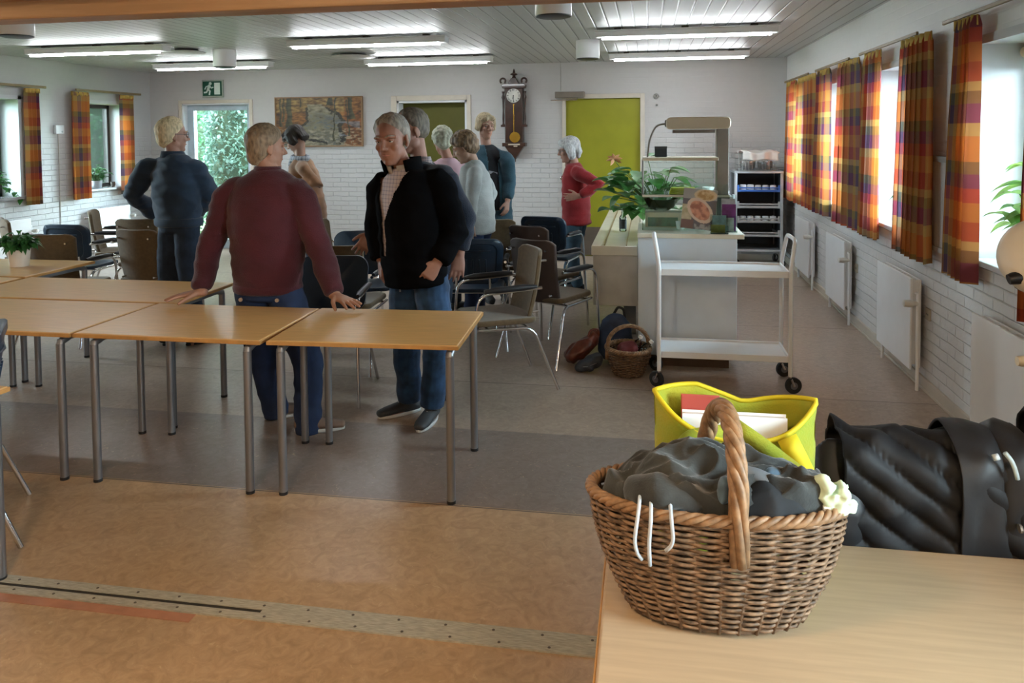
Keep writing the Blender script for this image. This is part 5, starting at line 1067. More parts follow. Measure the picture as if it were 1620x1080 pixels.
def person(label, at_feet, hips, neck, head, face, sh, el, wr, hd, kn, an, toes, right, top, top_m, leg_m, shoe_m, hair_fn, skin=('a', (0.311, 0.174, 0.122)), k=1.0, torso=None, hem=None, voxel=0.006, head_k=1.0, woman=False, sole_m=None, extras=None, sleeve=0.050, trouser=1.0, glasses=False, hand_s=1.0, fold=0.006, cuff=0.030, belly=0.0, jacket=None, brow=True, knit=None, neck_r=0.052, shirt=None, chest=(0.18, 0.12), vox_c=0.010, yfront=None):
    """all joints are points in the hall. sh/el/wr/kn/an/toes are (person's left, person's right); hd = two tuples
    (finger direction, palm normal, thumb direction, curls); right = unit vector to the person's right"""
    O = Vector((at_feet[0], at_feet[1], 0)); root = thing('person', label, 'person', O); sk = skin_mat(*skin); root['skin_m'] = skin[0]
    r = Vector(right).normalized(); L = lambda p: Vector(p) - O
    hips, neck, head = L(hips), L(neck), L(head); sh = [L(p) for p in sh]; el = [L(p) for p in el]; wr = [L(p) for p in wr]; kn = [L(p) for p in kn]; an = [L(p) for p in an]
    M = head_frame(head, *face); M = M @ Matrix.Scale(1, 4)
    up = (neck - hips); un_ = up.normalized(); fwd = Vector((0, 0, 1)).cross(r) ; fwd.normalize()
    sr = (sh[1] - sh[0]).normalized(); mid = (sh[0] + sh[1]) / 2
    hip_j = [hips - r * 0.088 * k - V(0, 0, 0.03), hips + r * 0.088 * k - V(0, 0, 0.03)]
    # --- body: one continuous skin
    b = Blob(); add_head(b, M, head_k, woman=woman)
    b.chain([(neck - up * 0.06, neck_r * 1.15 * k, neck_r * k), (neck, neck_r * k, neck_r * 0.96 * k), (M @ V(0, -0.018 * head_k, -0.045 * head_k), neck_r * 0.98 * k, neck_r * 0.98 * k)], side=sr)
    cw, cd = chest
    T = [(hips - un_ * 0.02, 0.140 * k, 0.085 * k), (hips + up * 0.22, 0.130 * k, 0.085 * k), (hips + up * 0.55, 0.140 * k, 0.09 * k), (hips + up * 0.78, 0.13 * k, 0.08 * k), (hips + up * 0.92, 0.085 * k, 0.055 * k)]
    b.chain(T, side=r)
    for i in (0, 1):
        b.chain([(mid.lerp(sh[i], 0.45), 0.032 * k), (sh[i], 0.034 * k), (sh[i].lerp(el[i], 0.5), 0.038 * k), (el[i], 0.034 * k), (el[i].lerp(wr[i], 0.35), 0.035 * k), (wr[i], 0.026 * k)])
        if hd[i]: hand(b, wr[i], hd[i][0], hd[i][1], hd[i][2], hand_s, hd[i][3] if len(hd[i]) > 3 else (0.25, 0.3, 0.35, 0.45), hd[i][4] if len(hd[i]) > 4 else 0.10)
        b.chain([(hip_j[i], 0.070 * k), (hip_j[i].lerp(kn[i], 0.5), 0.062 * k), (kn[i], 0.050 * k), (kn[i].lerp(an[i], 0.35), 0.050 * k), (an[i], 0.034 * k)])
        tv = Vector(toes[i]).normalized(); b.chain([(an[i] - tv * 0.035 - V(0, 0, 0.035), 0.030, 0.028), (an[i] + tv * 0.05 - V(0, 0, 0.045), 0.036, 0.026), (an[i] + tv * 0.13 - V(0, 0, 0.055), 0.038, 0.02)], side=tv.cross(V(0, 0, 1)))
    me = b.skin(voxel, 2, 0.4); Mi = M.inverted(); hk = head_k
    def face_fn(p, n):
        q = Mi @ p; q = q / hk
        if q.y < 0.03 or q.z < -0.12 or q.z > 0.06: return (0, 0, 0)
        d = 0
        for s in (-1, 1):
            e = ((q.x - s * 0.031) / 0.018) ** 2 + ((q.z - 0.010) / 0.012) ** 2; d -= 0.008 * math.exp(-e)
            w = ((abs(q.x) - 0.030 - (-0.022 - q.z) * 0.35) / 0.006) ** 2 + ((q.z + 0.04) / 0.022) ** 2; d -= 0.0012 * math.exp(-w)
        return (M.to_3x3() @ Vector((0, d, 0))) * hk
    displace(me, face_fn); obj('body', me, sk, root)
    root['skin_m'] = skin[0]; face_parts(root, M, head_k, hair_fn[1], brow, glasses); hair_fn[0](root, M, head_k, hair_fn[1])
    # --- trousers
    b = Blob(); tk = trouser
    b.chain([(hips + up.normalized() * 0.16, 0.160 * k, 0.118 * k), (hips, 0.172 * k, 0.125 * k), (hips - V(0, 0, 0.06), 0.165 * k, 0.118 * k)], side=r, cap=0.15)
    for i in (0, 1): b.chain([(hip_j[i] + V(0, 0, 0.02), 0.094 * k), (hip_j[i].lerp(kn[i], 0.5), 0.084 * k * tk), (kn[i], 0.068 * k * tk), (kn[i].lerp(an[i], 0.5), 0.063 * k * tk), (an[i] + V(0, 0, 0.0), 0.060 * k * tk)], cap=0.12)
    me = b.skin(vox_c, 4); displace(me, folds(0.008, k * 7 + hips.x, 7, 15)); obj('trousers', me, leg_m, root)
    # --- shoes
    for i in (0, 1):
        tv = Vector(toes[i]); tv.z = 0; tv.normalize(); sd = tv.cross(V(0, 0, 1)); a = Vector((an[i].x, an[i].y, 0))
        s = Blob(); s.chain([(a - tv * 0.055 + V(0, 0, 0.048), 0.034, 0.034), (a + tv * 0.0 + V(0, 0, 0.052), 0.039, 0.044), (a + tv * 0.07 + V(0, 0, 0.045), 0.043, 0.034), (a + tv * 0.15 + V(0, 0, 0.036), 0.045, 0.026), (a + tv * 0.195 + V(0, 0, 0.030), 0.034, 0.020)], side=sd); s.chain([(a + V(0, 0, 0.06), 0.036, 0.045), (a + V(0, 0, 0.10), 0.040, 0.048)], side=sd, cap=0.1)
        so = obj('shoe', s.skin(0.007, 3), shoe_m, root)
        pl = []
        for q in range(20):
            an_ = 2 * PI * q / 20; c_, s_ = math.cos(an_), math.sin(an_); p2 = a + tv * (0.066 + 0.140 * c_) + sd * (0.043 * s_ * (1.0 + 0.15 * c_)); pl.append((p2.x, p2.y))
        MB().prism(pl, 2, 0.002, 0.022).build('sole', sole_m or shoe_m, so, bevel=0.006)
        if shoe_m.name.startswith('lace'):
            for q in range(4): MB().tube([a + tv * (0.05 + 0.022 * q) + sd * 0.022 + V(0, 0, 0.075 - 0.006 * q), a + tv * (0.05 + 0.022 * q) + V(0, 0, 0.084 - 0.007 * q), a + tv * (0.05 + 0.022 * q) - sd * 0.022 + V(0, 0, 0.075 - 0.006 * q)], 0.003, 6).build('lace', WHITECL, so)
    # --- upper garment
    hem = hem if hem is not None else -0.10
    tw = torso or [(0.178, 0.132), (0.182, 0.138), (0.190, 0.142), (0.188, 0.132), (0.150, 0.095), (0.085, 0.07)]
    b = Blob(); un = up.normalized(); lv = [hips + un * hem, hips + up * 0.20, hips + up * 0.50, hips + up * 0.74, hips + up * 0.90, hips + up * 0.985]
    lv[0] = hips + V(0, 0, hem); off = fwd * belly
    b.chain([(p + (off * (1, 1, .5, 0, 0, 0)[i]), w * k, d * k) for i, (p, (w, d)) in enumerate(zip(lv, tw))], side=r, n=28, cap=0.12)
    for i in (0, 1):
        a = wr[i] + (el[i] - wr[i]).normalized() * cuff
        S_ = sh[i] - V(0, 0, 0.018); b.chain([(neck.lerp(S_, 0.25) - un * 0.055, 0.050 * k, 0.058 * k), (neck.lerp(S_, 0.62) - un * 0.035, 0.058 * k, 0.062 * k), (S_ + (mid - S_) * 0.10, (sleeve + 0.010) * k), (S_.lerp(el[i], 0.12) + (S_ - mid) * 0.03, (sleeve + 0.014) * k), (S_.lerp(el[i], 0.5), (sleeve + 0.007) * k), (el[i], (sleeve + 0.004) * k), (el[i].lerp(a, 0.5), (sleeve - 0.001) * k), (el[i].lerp(a, 0.88), (sleeve - 0.008) * k), (a, (sleeve - 0.012) * k)], cap=0.15)
    me = b.skin(vox_c, 9); displace(me, folds(fold * 1.6, hips.y * 2 + neck.x))
    if jacket: cut(me, lambda p: jacket(p + O))
    g = obj(top, me, top_m, root)
    if jacket: q = g.modifiers.new('solid', 'SOLIDIFY'); q.thickness = 0.008; q.offset = -1
    if shirt:
        b = Blob(); b.chain([(p + (off * (1, 1, .5, 0, 0, 0)[i]), w * k - 0.014, d * k - 0.014) for i, (p, (w, d)) in enumerate(zip(lv, tw))], side=r, n=28, cap=0.12); [b.chain([(neck.lerp(s_, 0.2) - un * 0.060, 0.050 * k, 0.056 * k), (neck.lerp(s_, 0.7) - un * 0.050, 0.052 * k, 0.056 * k)], cap=0.3) for s_ in sh]; me = b.skin(vox_c, 4); displace(me, folds(0.003, 3)); obj('shirt', me, shirt, root)
    ctx = dict(root=root, O=O, M=M, neck=neck, hips=hips, r=r, fwd=fwd, sr=sr, up=up, k=k, wr=wr, el=el, sh=sh)
    if extras: extras(ctx)
    del root['skin_m']
    return root
def collar(c, m, r0=0.064, h=0.035, gap=0.0, name='collar', tilt=0.3, flare=0.0, th=0.010):
    b = MB(); n = 28; nk = c['neck']; fw = c['fwd']; s = c['sr']; ax = (c['up'].normalized() + fw * 0.12).normalized(); pts0 = []; pts1 = []
    a0, a1 = PI / 2 + gap, PI / 2 + 2 * PI - gap
    for i in range(n + 1):
        a = a0 + (a1 - a0) * i / n; d = s * math.cos(a) + fw * math.sin(a); z = -0.018 * max(0, math.sin(a)); pts0.append(nk + d * r0 * 1.12 + ax * (-0.030 + z)); pts1.append(nk + d * (r0 + flare) + ax * (-0.030 + h + z * 1.6))
    vs = pts0 + pts1; fs = [(i, i + 1, n + 2 + i, n + 1 + i) for i in range(n)]
    return b.add(vs, fs).build(name, m, c['root'], smooth=180, solid=th)
def sole_light(): return SOLEW
SOLEW = mat('pale_sole', (0.45, 0.45, 0.44), 0.6); DENIM = mat('blue_denim', (0.014, 0.045, 0.105), 0.9, var=0.35, vs=14, bump=0.2, bs=300, sheen=0.1); DENIM_D = mat('dark_denim', (0.012, 0.022, 0.042), 0.9, var=0.3, vs=12, bump=0.2, bs=300); NAVYT = mat('navy_trousers', (0.010, 0.020, 0.055), 0.9, var=0.25, vs=10)
GREYHAIR = mat('grey_hair', (0.25, 0.215, 0.18), 0.6, var=0.35, vs=40, stretch=(2, 2, 0.6)); WHITEHAIR = mat('blond_white_hair', (0.56, 0.44, 0.27), 0.6, var=0.3, vs=40, stretch=(2, 2, 0.6)); SANDHAIR = mat('sandy_grey_hair', (0.19, 0.13, 0.08), 0.6, var=0.4, vs=36, stretch=(2, 2, 0.6)); BROWNHAIR = mat('streaked_brown_hair', (0.16, 0.10, 0.055), 0.6, var=0.6, vs=30, stretch=(2, 2, 0.6)); SILVER = mat('silver_hair', (0.40, 0.40, 0.40), 0.55, var=0.3, vs=36, stretch=(2, 2, 0.6)); DARKHAIR = mat('dark_hair', (0.025, 0.018, 0.014), 0.6, var=0.3)
SHOE_G = mat('lace_grey_shoe', (0.035, 0.038, 0.042), 0.6, var=0.3); SHOE_T = mat('taupe_shoe', (0.15, 0.10, 0.075), 0.7, var=0.2); SHOE_B = mat('black_shoe', (0.012, 0.012, 0.012), 0.6)
def knit_mat(name, col, scale=140):
    m = mat(name, col, 0.92, var=0.16, vs=5, sheen=0.12); nt = m.node_tree; p = nt.nodes['Principled BSDF']; tc = _n(nt, 'ShaderNodeTexCoord'); vo = _n(nt, 'ShaderNodeTexVoronoi', Scale=scale); b = _n(nt, 'ShaderNodeBump', Strength=0.5, Distance=0.003)
    nt.links.new(tc.outputs['Object'], vo.inputs['Vector']); nt.links.new(vo.outputs['Distance'], b.inputs['Height']); nt.links.new(b.outputs['Normal'], p.inputs['Normal']); return m
DOWN = V(0, 0, -1)
# 1 -- man in burgundy, leaning back on the tables
y = 4.03
HL = (V(-1, -0.35, -0.12), DOWN, V(0.30, -1, 0), (0.10, 0.08, 0.08, 0.10), 0.22); HR = (V(0.93, -0.52, -0.16), DOWN, V(-0.45, -1, 0), (0.10, 0.08, 0.08, 0.10), 0.20)
BURG = knit_mat('burgundy_knit', (0.052, 0.006, 0.010), 150)
def burg_extra(c):
    O = c['O']; collar(c, BURG, 0.066, 0.040, name='neckband', th=0.016); h = c['hips']
    b = MB(); n = 40; ring = []
    for i in range(n):
        a = 2 * PI * i / n; ring.append(h + c['r'] * 0.186 * math.cos(a) + c['fwd'] * 0.137 * math.sin(a) + V(0, 0, -0.005))
    b.tube(ring, 0.014, 8, closed=True, flat=2.0); b.build('hem_band', BURG, c['root'], smooth=180)
    for i in (0, 1):
        w = c['wr'][i]; d = (c['el'][i] - w).normalized(); MB().tube([w + d * 0.012, w + d * 0.035, w + d * 0.075], 0.040, 14, rs=[0.034, 0.041, 0.043]).build('cuff', BURG, c['root'], smooth=60)
    for x in (0.105, -0.105): p = h + c['r'] * x - c['fwd'] * 0.118 + V(0, 0, -0.055); MB().tube([p, p - c['fwd'] * 0.008], 0.011, 14).build('button', mat('horn_button', (0.35, 0.24, 0.17), 0.4), c['root'], smooth=40)
person('man in burgundy sweater seen from behind, leaning back with both hands on tables', (-1.98, 4.05), at(424, 452, y), at(424, 266, y + 0.01), at(421, 234, y + 0.02), (52, -4), (at(364, 297, y), at(473, 297, y)), (at(331, 395, y - 0.02), at(505, 392, y - 0.02)), (at(318, 462, 3.86), at(531, 468, 3.87)), (HL, HR), (at(418, 570, 4.12), at(488, 575, 4.02)), (at(438, 655, 4.16), at(487, 684, 3.99)), (V(0.75, 0.6, 0), V(0.9, 0.35, 0)), (1, 0.06, 0), 'sweater', BURG, NAVYT, SHOE_T, (lambda ro, M, k, m: hair_short(ro, M, k, m, 0.045, 0.010, 2, -0.09, fluff=0.005), SANDHAIR), ('a', (0.326, 0.163, 0.107)), 1.06, [(0.182, 0.135), (0.190, 0.150), (0.212, 0.158), (0.212, 0.145), (0.160, 0.105), (0.086, 0.075)], 0.0, 0.005, 1.05, sole_m=SOLEW, sleeve=0.060, cuff=0.02, extras=burg_extra, hand_s=1.12, fold=0.006, trouser=1.12)
# 2 -- man in black jacket facing the camera
y = 4.28
JX = mat('black_fleece', (0.0028, 0.0028, 0.0034), 1.0, var=0.3, spec=0.05); SHIRT = check_mat('checked_shirt', (0.46, 0.40, 0.42), (0.22, 0.20, 0.27), 0.022)
fr = V(-0.38, -0.93, 0).normalized(); rr = V(-0.93, 0.38, 0).normalized()
def jack_open(p):
    c = at(634, 330, y); q = p - V(c.x, c.y, 0); s = q.dot(rr); f = q.dot(fr); z = p.z
    if f < 0.0: return False
    half = 0.024 + max(0, (z - 1.18)) * 0.34; return z > 0.97 and abs(s - 0.012 + max(0, z - 1.2) * 0.06) < half
def jack_extra(c):
    collar(c, JX, 0.088, 0.085, 0.72, 'jacket_collar', th=0.012, flare=0.016); collar(c, mat('pale_collar', (0.40, 0.36, 0.33), 0.85), 0.068, 0.062, 0.22, 'shirt_collar', flare=0.014, th=0.007)
    h = c['hips'] - V(0, 0, 0.06); MB().tube([c['hips'] + c['fwd'] * 0.165 + V(0, 0, z) for z in (-0.08, 0.0, 0.05)], 0.005, 6).build('zip', STEEL, c['root'])
fist = (0.55, 0.65, 0.7, 0.72)
person('white-haired man in open black jacket and jeans facing the camera', (-1.36, 4.27), at(662, 432, y), at(637, 263, y - 0.02), at(620, 222, y - 0.07), (-98, -10, 4), (at(695, 283, y - 0.02), at(606, 287, y + 0.05)), (at(720, 368, y - 0.02), at(597, 362, y + 0.04)), (at(692, 415, y - 0.13), at(603, 412, y - 0.02)), ((V(-0.5, -0.35, -0.8), V(-0.6, 0.75, -0.1), V(-0.3, -0.9, 0.2), fist, 0.02), (V(0.1, -0.25, -1), V(0.8, 0.5, 0), V(0, -1, 0), (0.5, 0.6, 0.65, 0.7), 0.03)), (at(692, 545, y - 0.03), at(643, 545, y + 0.05)), (at(683, 640, 4.26), at(648, 632, 4.36)), (V(-0.1, -1, 0), V(-0.75, -0.65, 0)), rr, 'jacket', JX, DENIM, SHOE_G, (lambda ro, M, k, m: hair_short(ro, M, k, m, 0.062, 0.011, 5, -0.06, fluff=0.005), GREYHAIR), ('b', (0.270, 0.125, 0.083)), 1.05, [(0.185, 0.150), (0.188, 0.155), (0.188, 0.152), (0.186, 0.138), (0.150, 0.100), (0.082, 0.075)], -0.05, 0.005, 1.16, sole_m=SOLEW, sleeve=0.068, extras=jack_extra, jacket=jack_open, shirt=SHIRT, hand_s=1.12, trouser=1.10, belly=0.02, cuff=0.02, vox_c=0.0065)
# 3 -- man in navy behind him
y = 4.66
NAVYS = knit_mat('navy_wool', (0.004, 0.007, 0.018), 160); fr3 = V(-0.93, 0.05, 0).normalized(); r3 = V(0.05, 0.93, 0).normalized()
def navy_extra(c): collar(c, check_mat('plaid_collar', (0.36, 0.30, 0.30), (0.10, 0.10, 0.16), 0.015), 0.066, 0.055, 0.3, 'shirt_collar', flare=0.008, th=0.007)
person('man in navy sweater and plaid collar, half hidden behind the black jacket', (-1.30, 4.70), at(688, 420, y), at(664, 254, y), at(650, 208, y - 0.0), (216, -14), (at(700, 275, y - 0.16), at(672, 275, y + 0.20)), (at(735, 345, y - 0.17), at(620, 340, y + 0.16)), (at(727, 402, y - 0.20), at(588, 370, y - 0.05)), ((V(-0.12, -0.1, -1), V(-0.3, 0.9, 0), V(-1, -0.2, 0), (0.25, 0.3, 0.32, 0.35), 0.08), (V(-0.5, -0.25, -0.75), V(-0.3, 0.5, -0.3), V(-0.7, -0.6, 0.2), (0.35, 0.45, 0.5, 0.55), 0.14)), (at(690, 520, y - 0.08), at(690, 520, y + 0.12)), (V(-1.30, 4.60, 0.09), V(-1.33, 4.82, 0.09)), (V(-1, 0, 0), V(-1, 0.1, 0)), r3, 'sweater', NAVYS, DENIM_D, SHOE_B, (lambda ro, M, k, m: hair_short(ro, M, k, m, 0.080, 0.009, 8, -0.045, fluff=0.004), mat('brown_grey_hair', (0.13, 0.105, 0.08), 0.6, var=0.4, vs=36, stretch=(2, 2, 0.6))), ('c', (0.326, 0.167, 0.122)), 1.05, [(0.185, 0.15), (0.19, 0.158), (0.198, 0.155), (0.19, 0.14), (0.15, 0.10), (0.082, 0.075)], -0.06, 0.006, 1.12, sleeve=0.062, extras=navy_extra, hand_s=1.08)
# 4 -- man in the denim-blue jacket, seen from behind
y = 5.52
BLUEJ = mat('slate_blue_jacket', (0.015, 0.032, 0.062), 0.85, var=0.25, vs=6, bump=0.25, bs=60, sheen=0.1)
def blue_extra(c):
    collar(c, BLUEJ, 0.072, 0.050, 0.2, 'jacket_collar', th=0.012); b = MB(); n = 36; h = c['hips'] + V(0, 0, 0.01)
    b.tube([h + c['r'] * 0.196 * math.cos(2 * PI * i / n) + c['fwd'] * 0.146 * math.sin(2 * PI * i / n) for i in range(n)], 0.016, 8, closed=True, flat=2.2); b.build('waistband', BLUEJ, c['root'], smooth=180)
r4 = V(0.95, -0.30, 0).normalized()
person('fair-haired man in slate blue jacket seen from behind by the garden door', (-3.62, 5.56), at(283, 352, y), at(274, 243, y), at(273, 215, y + 0.03), (50, -2), (at(232, 262, y), at(308, 262, y)), (at(210, 308, y + 0.02), at(334, 308, y + 0.10)), (at(248, 340, y + 0.27), at(300, 345, y + 0.33)), ((V(0.5, 0.5, -0.5), V(0.5, -0.5, 0), V(0.2, 0.2, 0.9)), (V(-0.4, 0.6, -0.5), V(-0.5, -0.5, 0), V(0, 0.2, 0.9))), (at(268, 465, y + 0.02), at(302, 465, y)), (at(266, 538, y + 0.02), at(308, 535, y + 0.04)), (V(-0.1, 1, 0), V(0.5, 0.8, 0)), r4, 'jacket', BLUEJ, DENIM_D, SHOE_B, (lambda ro, M, k, m: hair_short(ro, M, k, m, 0.055, 0.015, 12, -0.075, fluff=0.004), WHITEHAIR), ('d', (0.340, 0.178, 0.126)), 1.02, [(0.180, 0.135), (0.195, 0.150), (0.205, 0.150), (0.202, 0.138), (0.155, 0.10), (0.082, 0.072)], 0.01, 0.007, 1.10, sleeve=0.066, extras=blue_extra, glasses=True, trouser=1.12, fold=0.009)
# 5 -- woman in tan jacket bending left
y = 6.85
TAN = mat('tan_velour', (0.26, 0.13, 0.065), 0.85, var=0.25, vs=9, sheen=0.3); SCARF = check_mat('striped_scarf', (0.36, 0.38, 0.42), (0.06, 0.07, 0.10), 0.03)
def tan_extra(c):
    b = Blob(); nk = c['neck']; s, f = c['sr'], c['fwd']; b.chain([(nk + f * 0.085 * math.sin(a) + s * 0.085 * math.cos(a) + V(0, 0, -0.01 + 0.015 * math.cos(a)), 0.028) for a in [i * PI / 6 for i in range(13)]]); b.chain([(nk + f * 0.10 + V(0, 0, -0.02), 0.032, 0.02), (nk + f * 0.14 + V(0, 0, -0.16), 0.04, 0.015), (nk + f * 0.10 + V(0, 0, -0.30), 0.038, 0.012)], side=s); me = b.skin(0.01, 3); displace(me, folds(0.006, 4, 20, 20)); obj('scarf', me, SCARF, c['root'])
r5 = V(0.25, 0.95, 0).normalized()
person('dark-haired woman in tan jacket and grey scarf bending below the painting', (-3.25, 6.9), at(492, 345, y), at(475, 248, y - 0.02), at(468, 221, y - 0.02), (176, -34), (at(478, 262, y - 0.17), at(482, 262, y + 0.17)), (at(503, 294, y - 0.20), at(470, 300, y + 0.2)), (at(470, 286, y - 0.26), at(452, 300, y + 0.05)), ((V(-1, 0, -0.2), V(0, 0.6, -0.6), V(0, -0.5, 0.7)), (V(-1, -0.2, -0.2), V(0, -0.6, -0.6), V(0, 0.5, 0.7))), (at(498, 395, y - 0.1), at(498, 395, y + 0.1)), (V(-3.25, 6.78, 0.09), V(-3.22, 7.0, 0.09)), (V(-1, 0.1, 0), V(-1, 0.1, 0)), r5, 'jacket', TAN, DENIM_D, SHOE_B, (lambda ro, M, k, m: hair_bob(ro, M, k, m, 3, -0.05, 0.012), DARKHAIR), ('e', (0.355, 0.200, 0.141)), 0.98, [(0.180, 0.16), (0.178, 0.15), (0.172, 0.14), (0.165, 0.125), (0.13, 0.09), (0.075, 0.065)], -0.16, 0.008, 1.0, woman=True, sleeve=0.046, extras=tan_extra, vox_c=0.011)
# 6 -- grey-haired woman in pink
y = 6.95
PINK = mat('pale_pink_knit', (0.52, 0.33, 0.37), 0.9, var=0.1)
r6 = V(0.95, -0.2, 0).normalized()
person('grey-haired person in pale pink top seen from behind before the olive doorway', (-1.88, 7.0), at(708, 345, y), at(708, 250, y), at(700, 224, y + 0.02), (118, -12), (at(685, 262, y), at(732, 264, y)), (at(676, 305, y), at(742, 305, y)), (at(690, 340, y + 0.15), at(728, 340, y + 0.15)), ((V(0.2, 0.6, -0.5), V(1, 0, 0), V(0, 0.5, 0.6)), (V(-0.2, 0.6, -0.5), V(-1, 0, 0), V(0, 0.5, 0.6))), (at(702, 385, y), at(716, 385, y)), (V(-1.97, 7.0, 0.09), V(-1.79, 7.0, 0.09)), (V(0, 1, 0), V(0.1, 1, 0)), r6, 'top', PINK, DENIM_D, SHOE_B, (lambda ro, M, k, m: hair_short(ro, M, k, m, 0.05, 0.022, 15, -0.075, fluff=0.010), mat('ash_hair', (0.33, 0.32, 0.24), 0.6, var=0.3, vs=30)), ('f', (0.340, 0.163, 0.111)), 0.95, None, -0.08, 0.008, 1.02, woman=True, sleeve=0.052, vox_c=0.011)
# 7 -- woman in the light grey sweater
y = 6.36
GREYS = knit_mat('pale_grey_knit', (0.33, 0.34, 0.33), 120); r7 = V(0.35, 0.90, 0).normalized()
def g7(c): collar(c, GREYS, 0.064, 0.035, name='neckband', th=0.014)
person('woman with short brown hair and pale grey sweater looking down to the left', (-1.47, 6.42), at(757, 352, y), at(748, 254, y), at(735, 234, y - 0.02), (186, -26), (at(752, 272, y - 0.15), at(758, 270, y + 0.15)), (at(746, 315, y - 0.20), at(778, 306, y + 0.2)), (at(744, 352, y - 0.22), at(770, 322, y + 0.10)), ((V(0.05, -0.05, -1), V(-0.1, 1, 0), V(-1, 0, 0), (0.4, 0.5, 0.5, 0.55)), (V(-0.8, -0.3, -0.3), V(0, -0.8, 0), V(0, 0, 1))), (at(752, 395, y - 0.08), at(754, 395, y + 0.1)), (V(-1.49, 6.32, 0.09), V(-1.46, 6.52, 0.09)), (V(-1, 0, 0), V(-1, 0.1, 0)), r7, 'sweater', GREYS, NAVYT, SHOE_B, (lambda ro, M, k, m: hair_short(ro, M, k, m, 0.048, 0.024, 21, -0.072, fluff=0.010, side_len=-0.025, fringe=0.02), BROWNHAIR), ('g', (0.370, 0.222, 0.155)), 0.96, [(0.175, 0.14), (0.17, 0.138), (0.165, 0.138), (0.16, 0.125), (0.125, 0.09), (0.072, 0.064)], -0.08, 0.007, 1.02, woman=True, sleeve=0.052, extras=g7, glasses=False, fold=0.007)
# 8 -- tall blond woman in teal cardigan
y = 7.48
TEAL = knit_mat('teal_cardigan', (0.022, 0.062, 0.088), 120); BLK = mat('black_print_top', (0.014, 0.014, 0.018), 0.85, var=0.3)
r8 = V(-0.86, -0.45, 0).normalized(); f8 = V(0.45, -0.86, 0).normalized()
def card_open(p):
    c = at(775, 270, y); q = p - V(c.x, c.y, 0); return q.dot(f8) > 0 and p.z > 0.92 and abs(q.dot(r8)) < 0.052 + max(0, p.z - 1.40) * 0.10
def g8(c):
    nk = c['neck']; h = c['hips']
    for z, x in ((0.62, 0.0), (0.50, 0.01), (0.42, -0.02)): MB().box((-0.045, -0.004, -0.014), (0.045, 0.004, 0.014), Matrix.Translation(h + c['up'] * z + c['fwd'] * 0.122 + c['r'] * x) @ Matrix.Rotation(math.atan2(f8.y, f8.x) + PI / 2, 4, 'Z') @ Matrix.Rotation(0.25, 4, 'Y')).build('print_patch', mat('pale_print_%d' % int(z * 100), (0.28, 0.29, 0.31), 0.8), c['root'])
person('tall fair-haired woman in teal cardigan and black top left of the clock', (-1.50, 7.50), at(783, 345, y), at(769, 228, y), at(768, 200, y - 0.03), (-52, -6), (at(802, 246, y - 0.06), at(754, 246, y + 0.06)), (at(806, 290, y - 0.04), at(748, 290, y + 0.06)), (at(803, 318, y - 0.12), at(752, 330, y - 0.05)), ((V(-0.1, -0.2, -1), V(-0.8, 0.4, 0), V(0.5, -0.9, 0), (0.35, 0.4, 0.4, 0.45)), (V(0.1, -0.2, -1), V(0.8, 0.4, 0), V(0, -1, 0))), (at(787, 395, y), at(778, 395, y)), (V(-1.42, 7.52, 0.09), V(-1.58, 7.48, 0.09)), (V(0.4, -0.9, 0), V(0.4, -0.9, 0)), r8, 'cardigan', TEAL, DENIM_D, SHOE_B, (lambda ro, M, k, m: hair_bob(ro, M, k, m, 9, -0.035, 0.010, fringe=0.018), mat('blond_hair', (0.38, 0.30, 0.19), 0.6, var=0.3, vs=30, stretch=(2, 2, 0.6))), ('h', (0.340, 0.185, 0.133)), 1.02, [(0.185, 0.145), (0.185, 0.145), (0.182, 0.142), (0.178, 0.13), (0.14, 0.095), (0.075, 0.068)], -0.14, 0.007, 1.02, woman=True, sleeve=0.056, jacket=card_open, shirt=BLK, extras=g8, vox_c=0.010)
# 9 -- woman in red, hand on hip
y = 8.12
RED = knit_mat('red_knit', (0.18, 0.004, 0.006), 120); r9 = V(0.30, 0.95, 0).normalized()
def g9(c):
    nk = c['neck']; b = Blob(); b.ball(nk + c['fwd'] * 0.075 + V(0, 0, -0.03), (0.03, 0.02, 0.045)); me = b.skin(0.006, 2); obj('neckline_skin', me, SKIN_M['i'], c['root'])
    MB().tube([nk + c['fwd'] * 0.14 + V(0, 0, -0.15), nk + c['fwd'] * 0.15 + V(0, -0.02, -0.17), nk + c['fwd'] * 0.15 + V(0, 0, -0.19)], 0.007, 8).build('brooch', CHROME, c['root'])
person('woman in red sweater and jeans, hand on hip, by the lime door', (-0.80, 8.14), at(913, 345, y), at(908, 256, y), at(900, 238, y - 0.01), (196, -10), (at(912, 270, y - 0.15), at(914, 268, y + 0.15)), (at(951, 292, y - 0.20), at(938, 300, y + 0.22)), (at(915, 310, y - 0.22), at(916, 315, y + 0.16)), ((V(-1, -0.1, -0.12), V(0, 0.9, 0.1), V(0.1, 0, 1), (0.15, 0.15, 0.2, 0.2)), (V(-1, 0.1, -0.2), V(0, -0.9, 0), V(0, 0, 1))), (at(906, 405, y - 0.08), at(904, 400, y + 0.1)), (at(914, 452, y - 0.08), at(899, 447, y + 0.10)), (V(-1, -0.1, 0), V(-1, 0, 0)), r9, 'sweater', RED, mat('faded_jeans', (0.030, 0.060, 0.085), 0.9, var=0.4, vs=10), SHOE_B, (lambda ro, M, k, m: hair_bob(ro, M, k, m, 13, -0.085, 0.022), SILVER), ('i', (0.340, 0.185, 0.133)), 0.95, [(0.180, 0.155), (0.178, 0.152), (0.172, 0.148), (0.165, 0.13), (0.128, 0.09), (0.074, 0.066)], -0.06, 0.007, 1.05, woman=True, sleeve=0.056, extras=g9, glasses=True, sole_m=SOLEW, trouser=1.05)
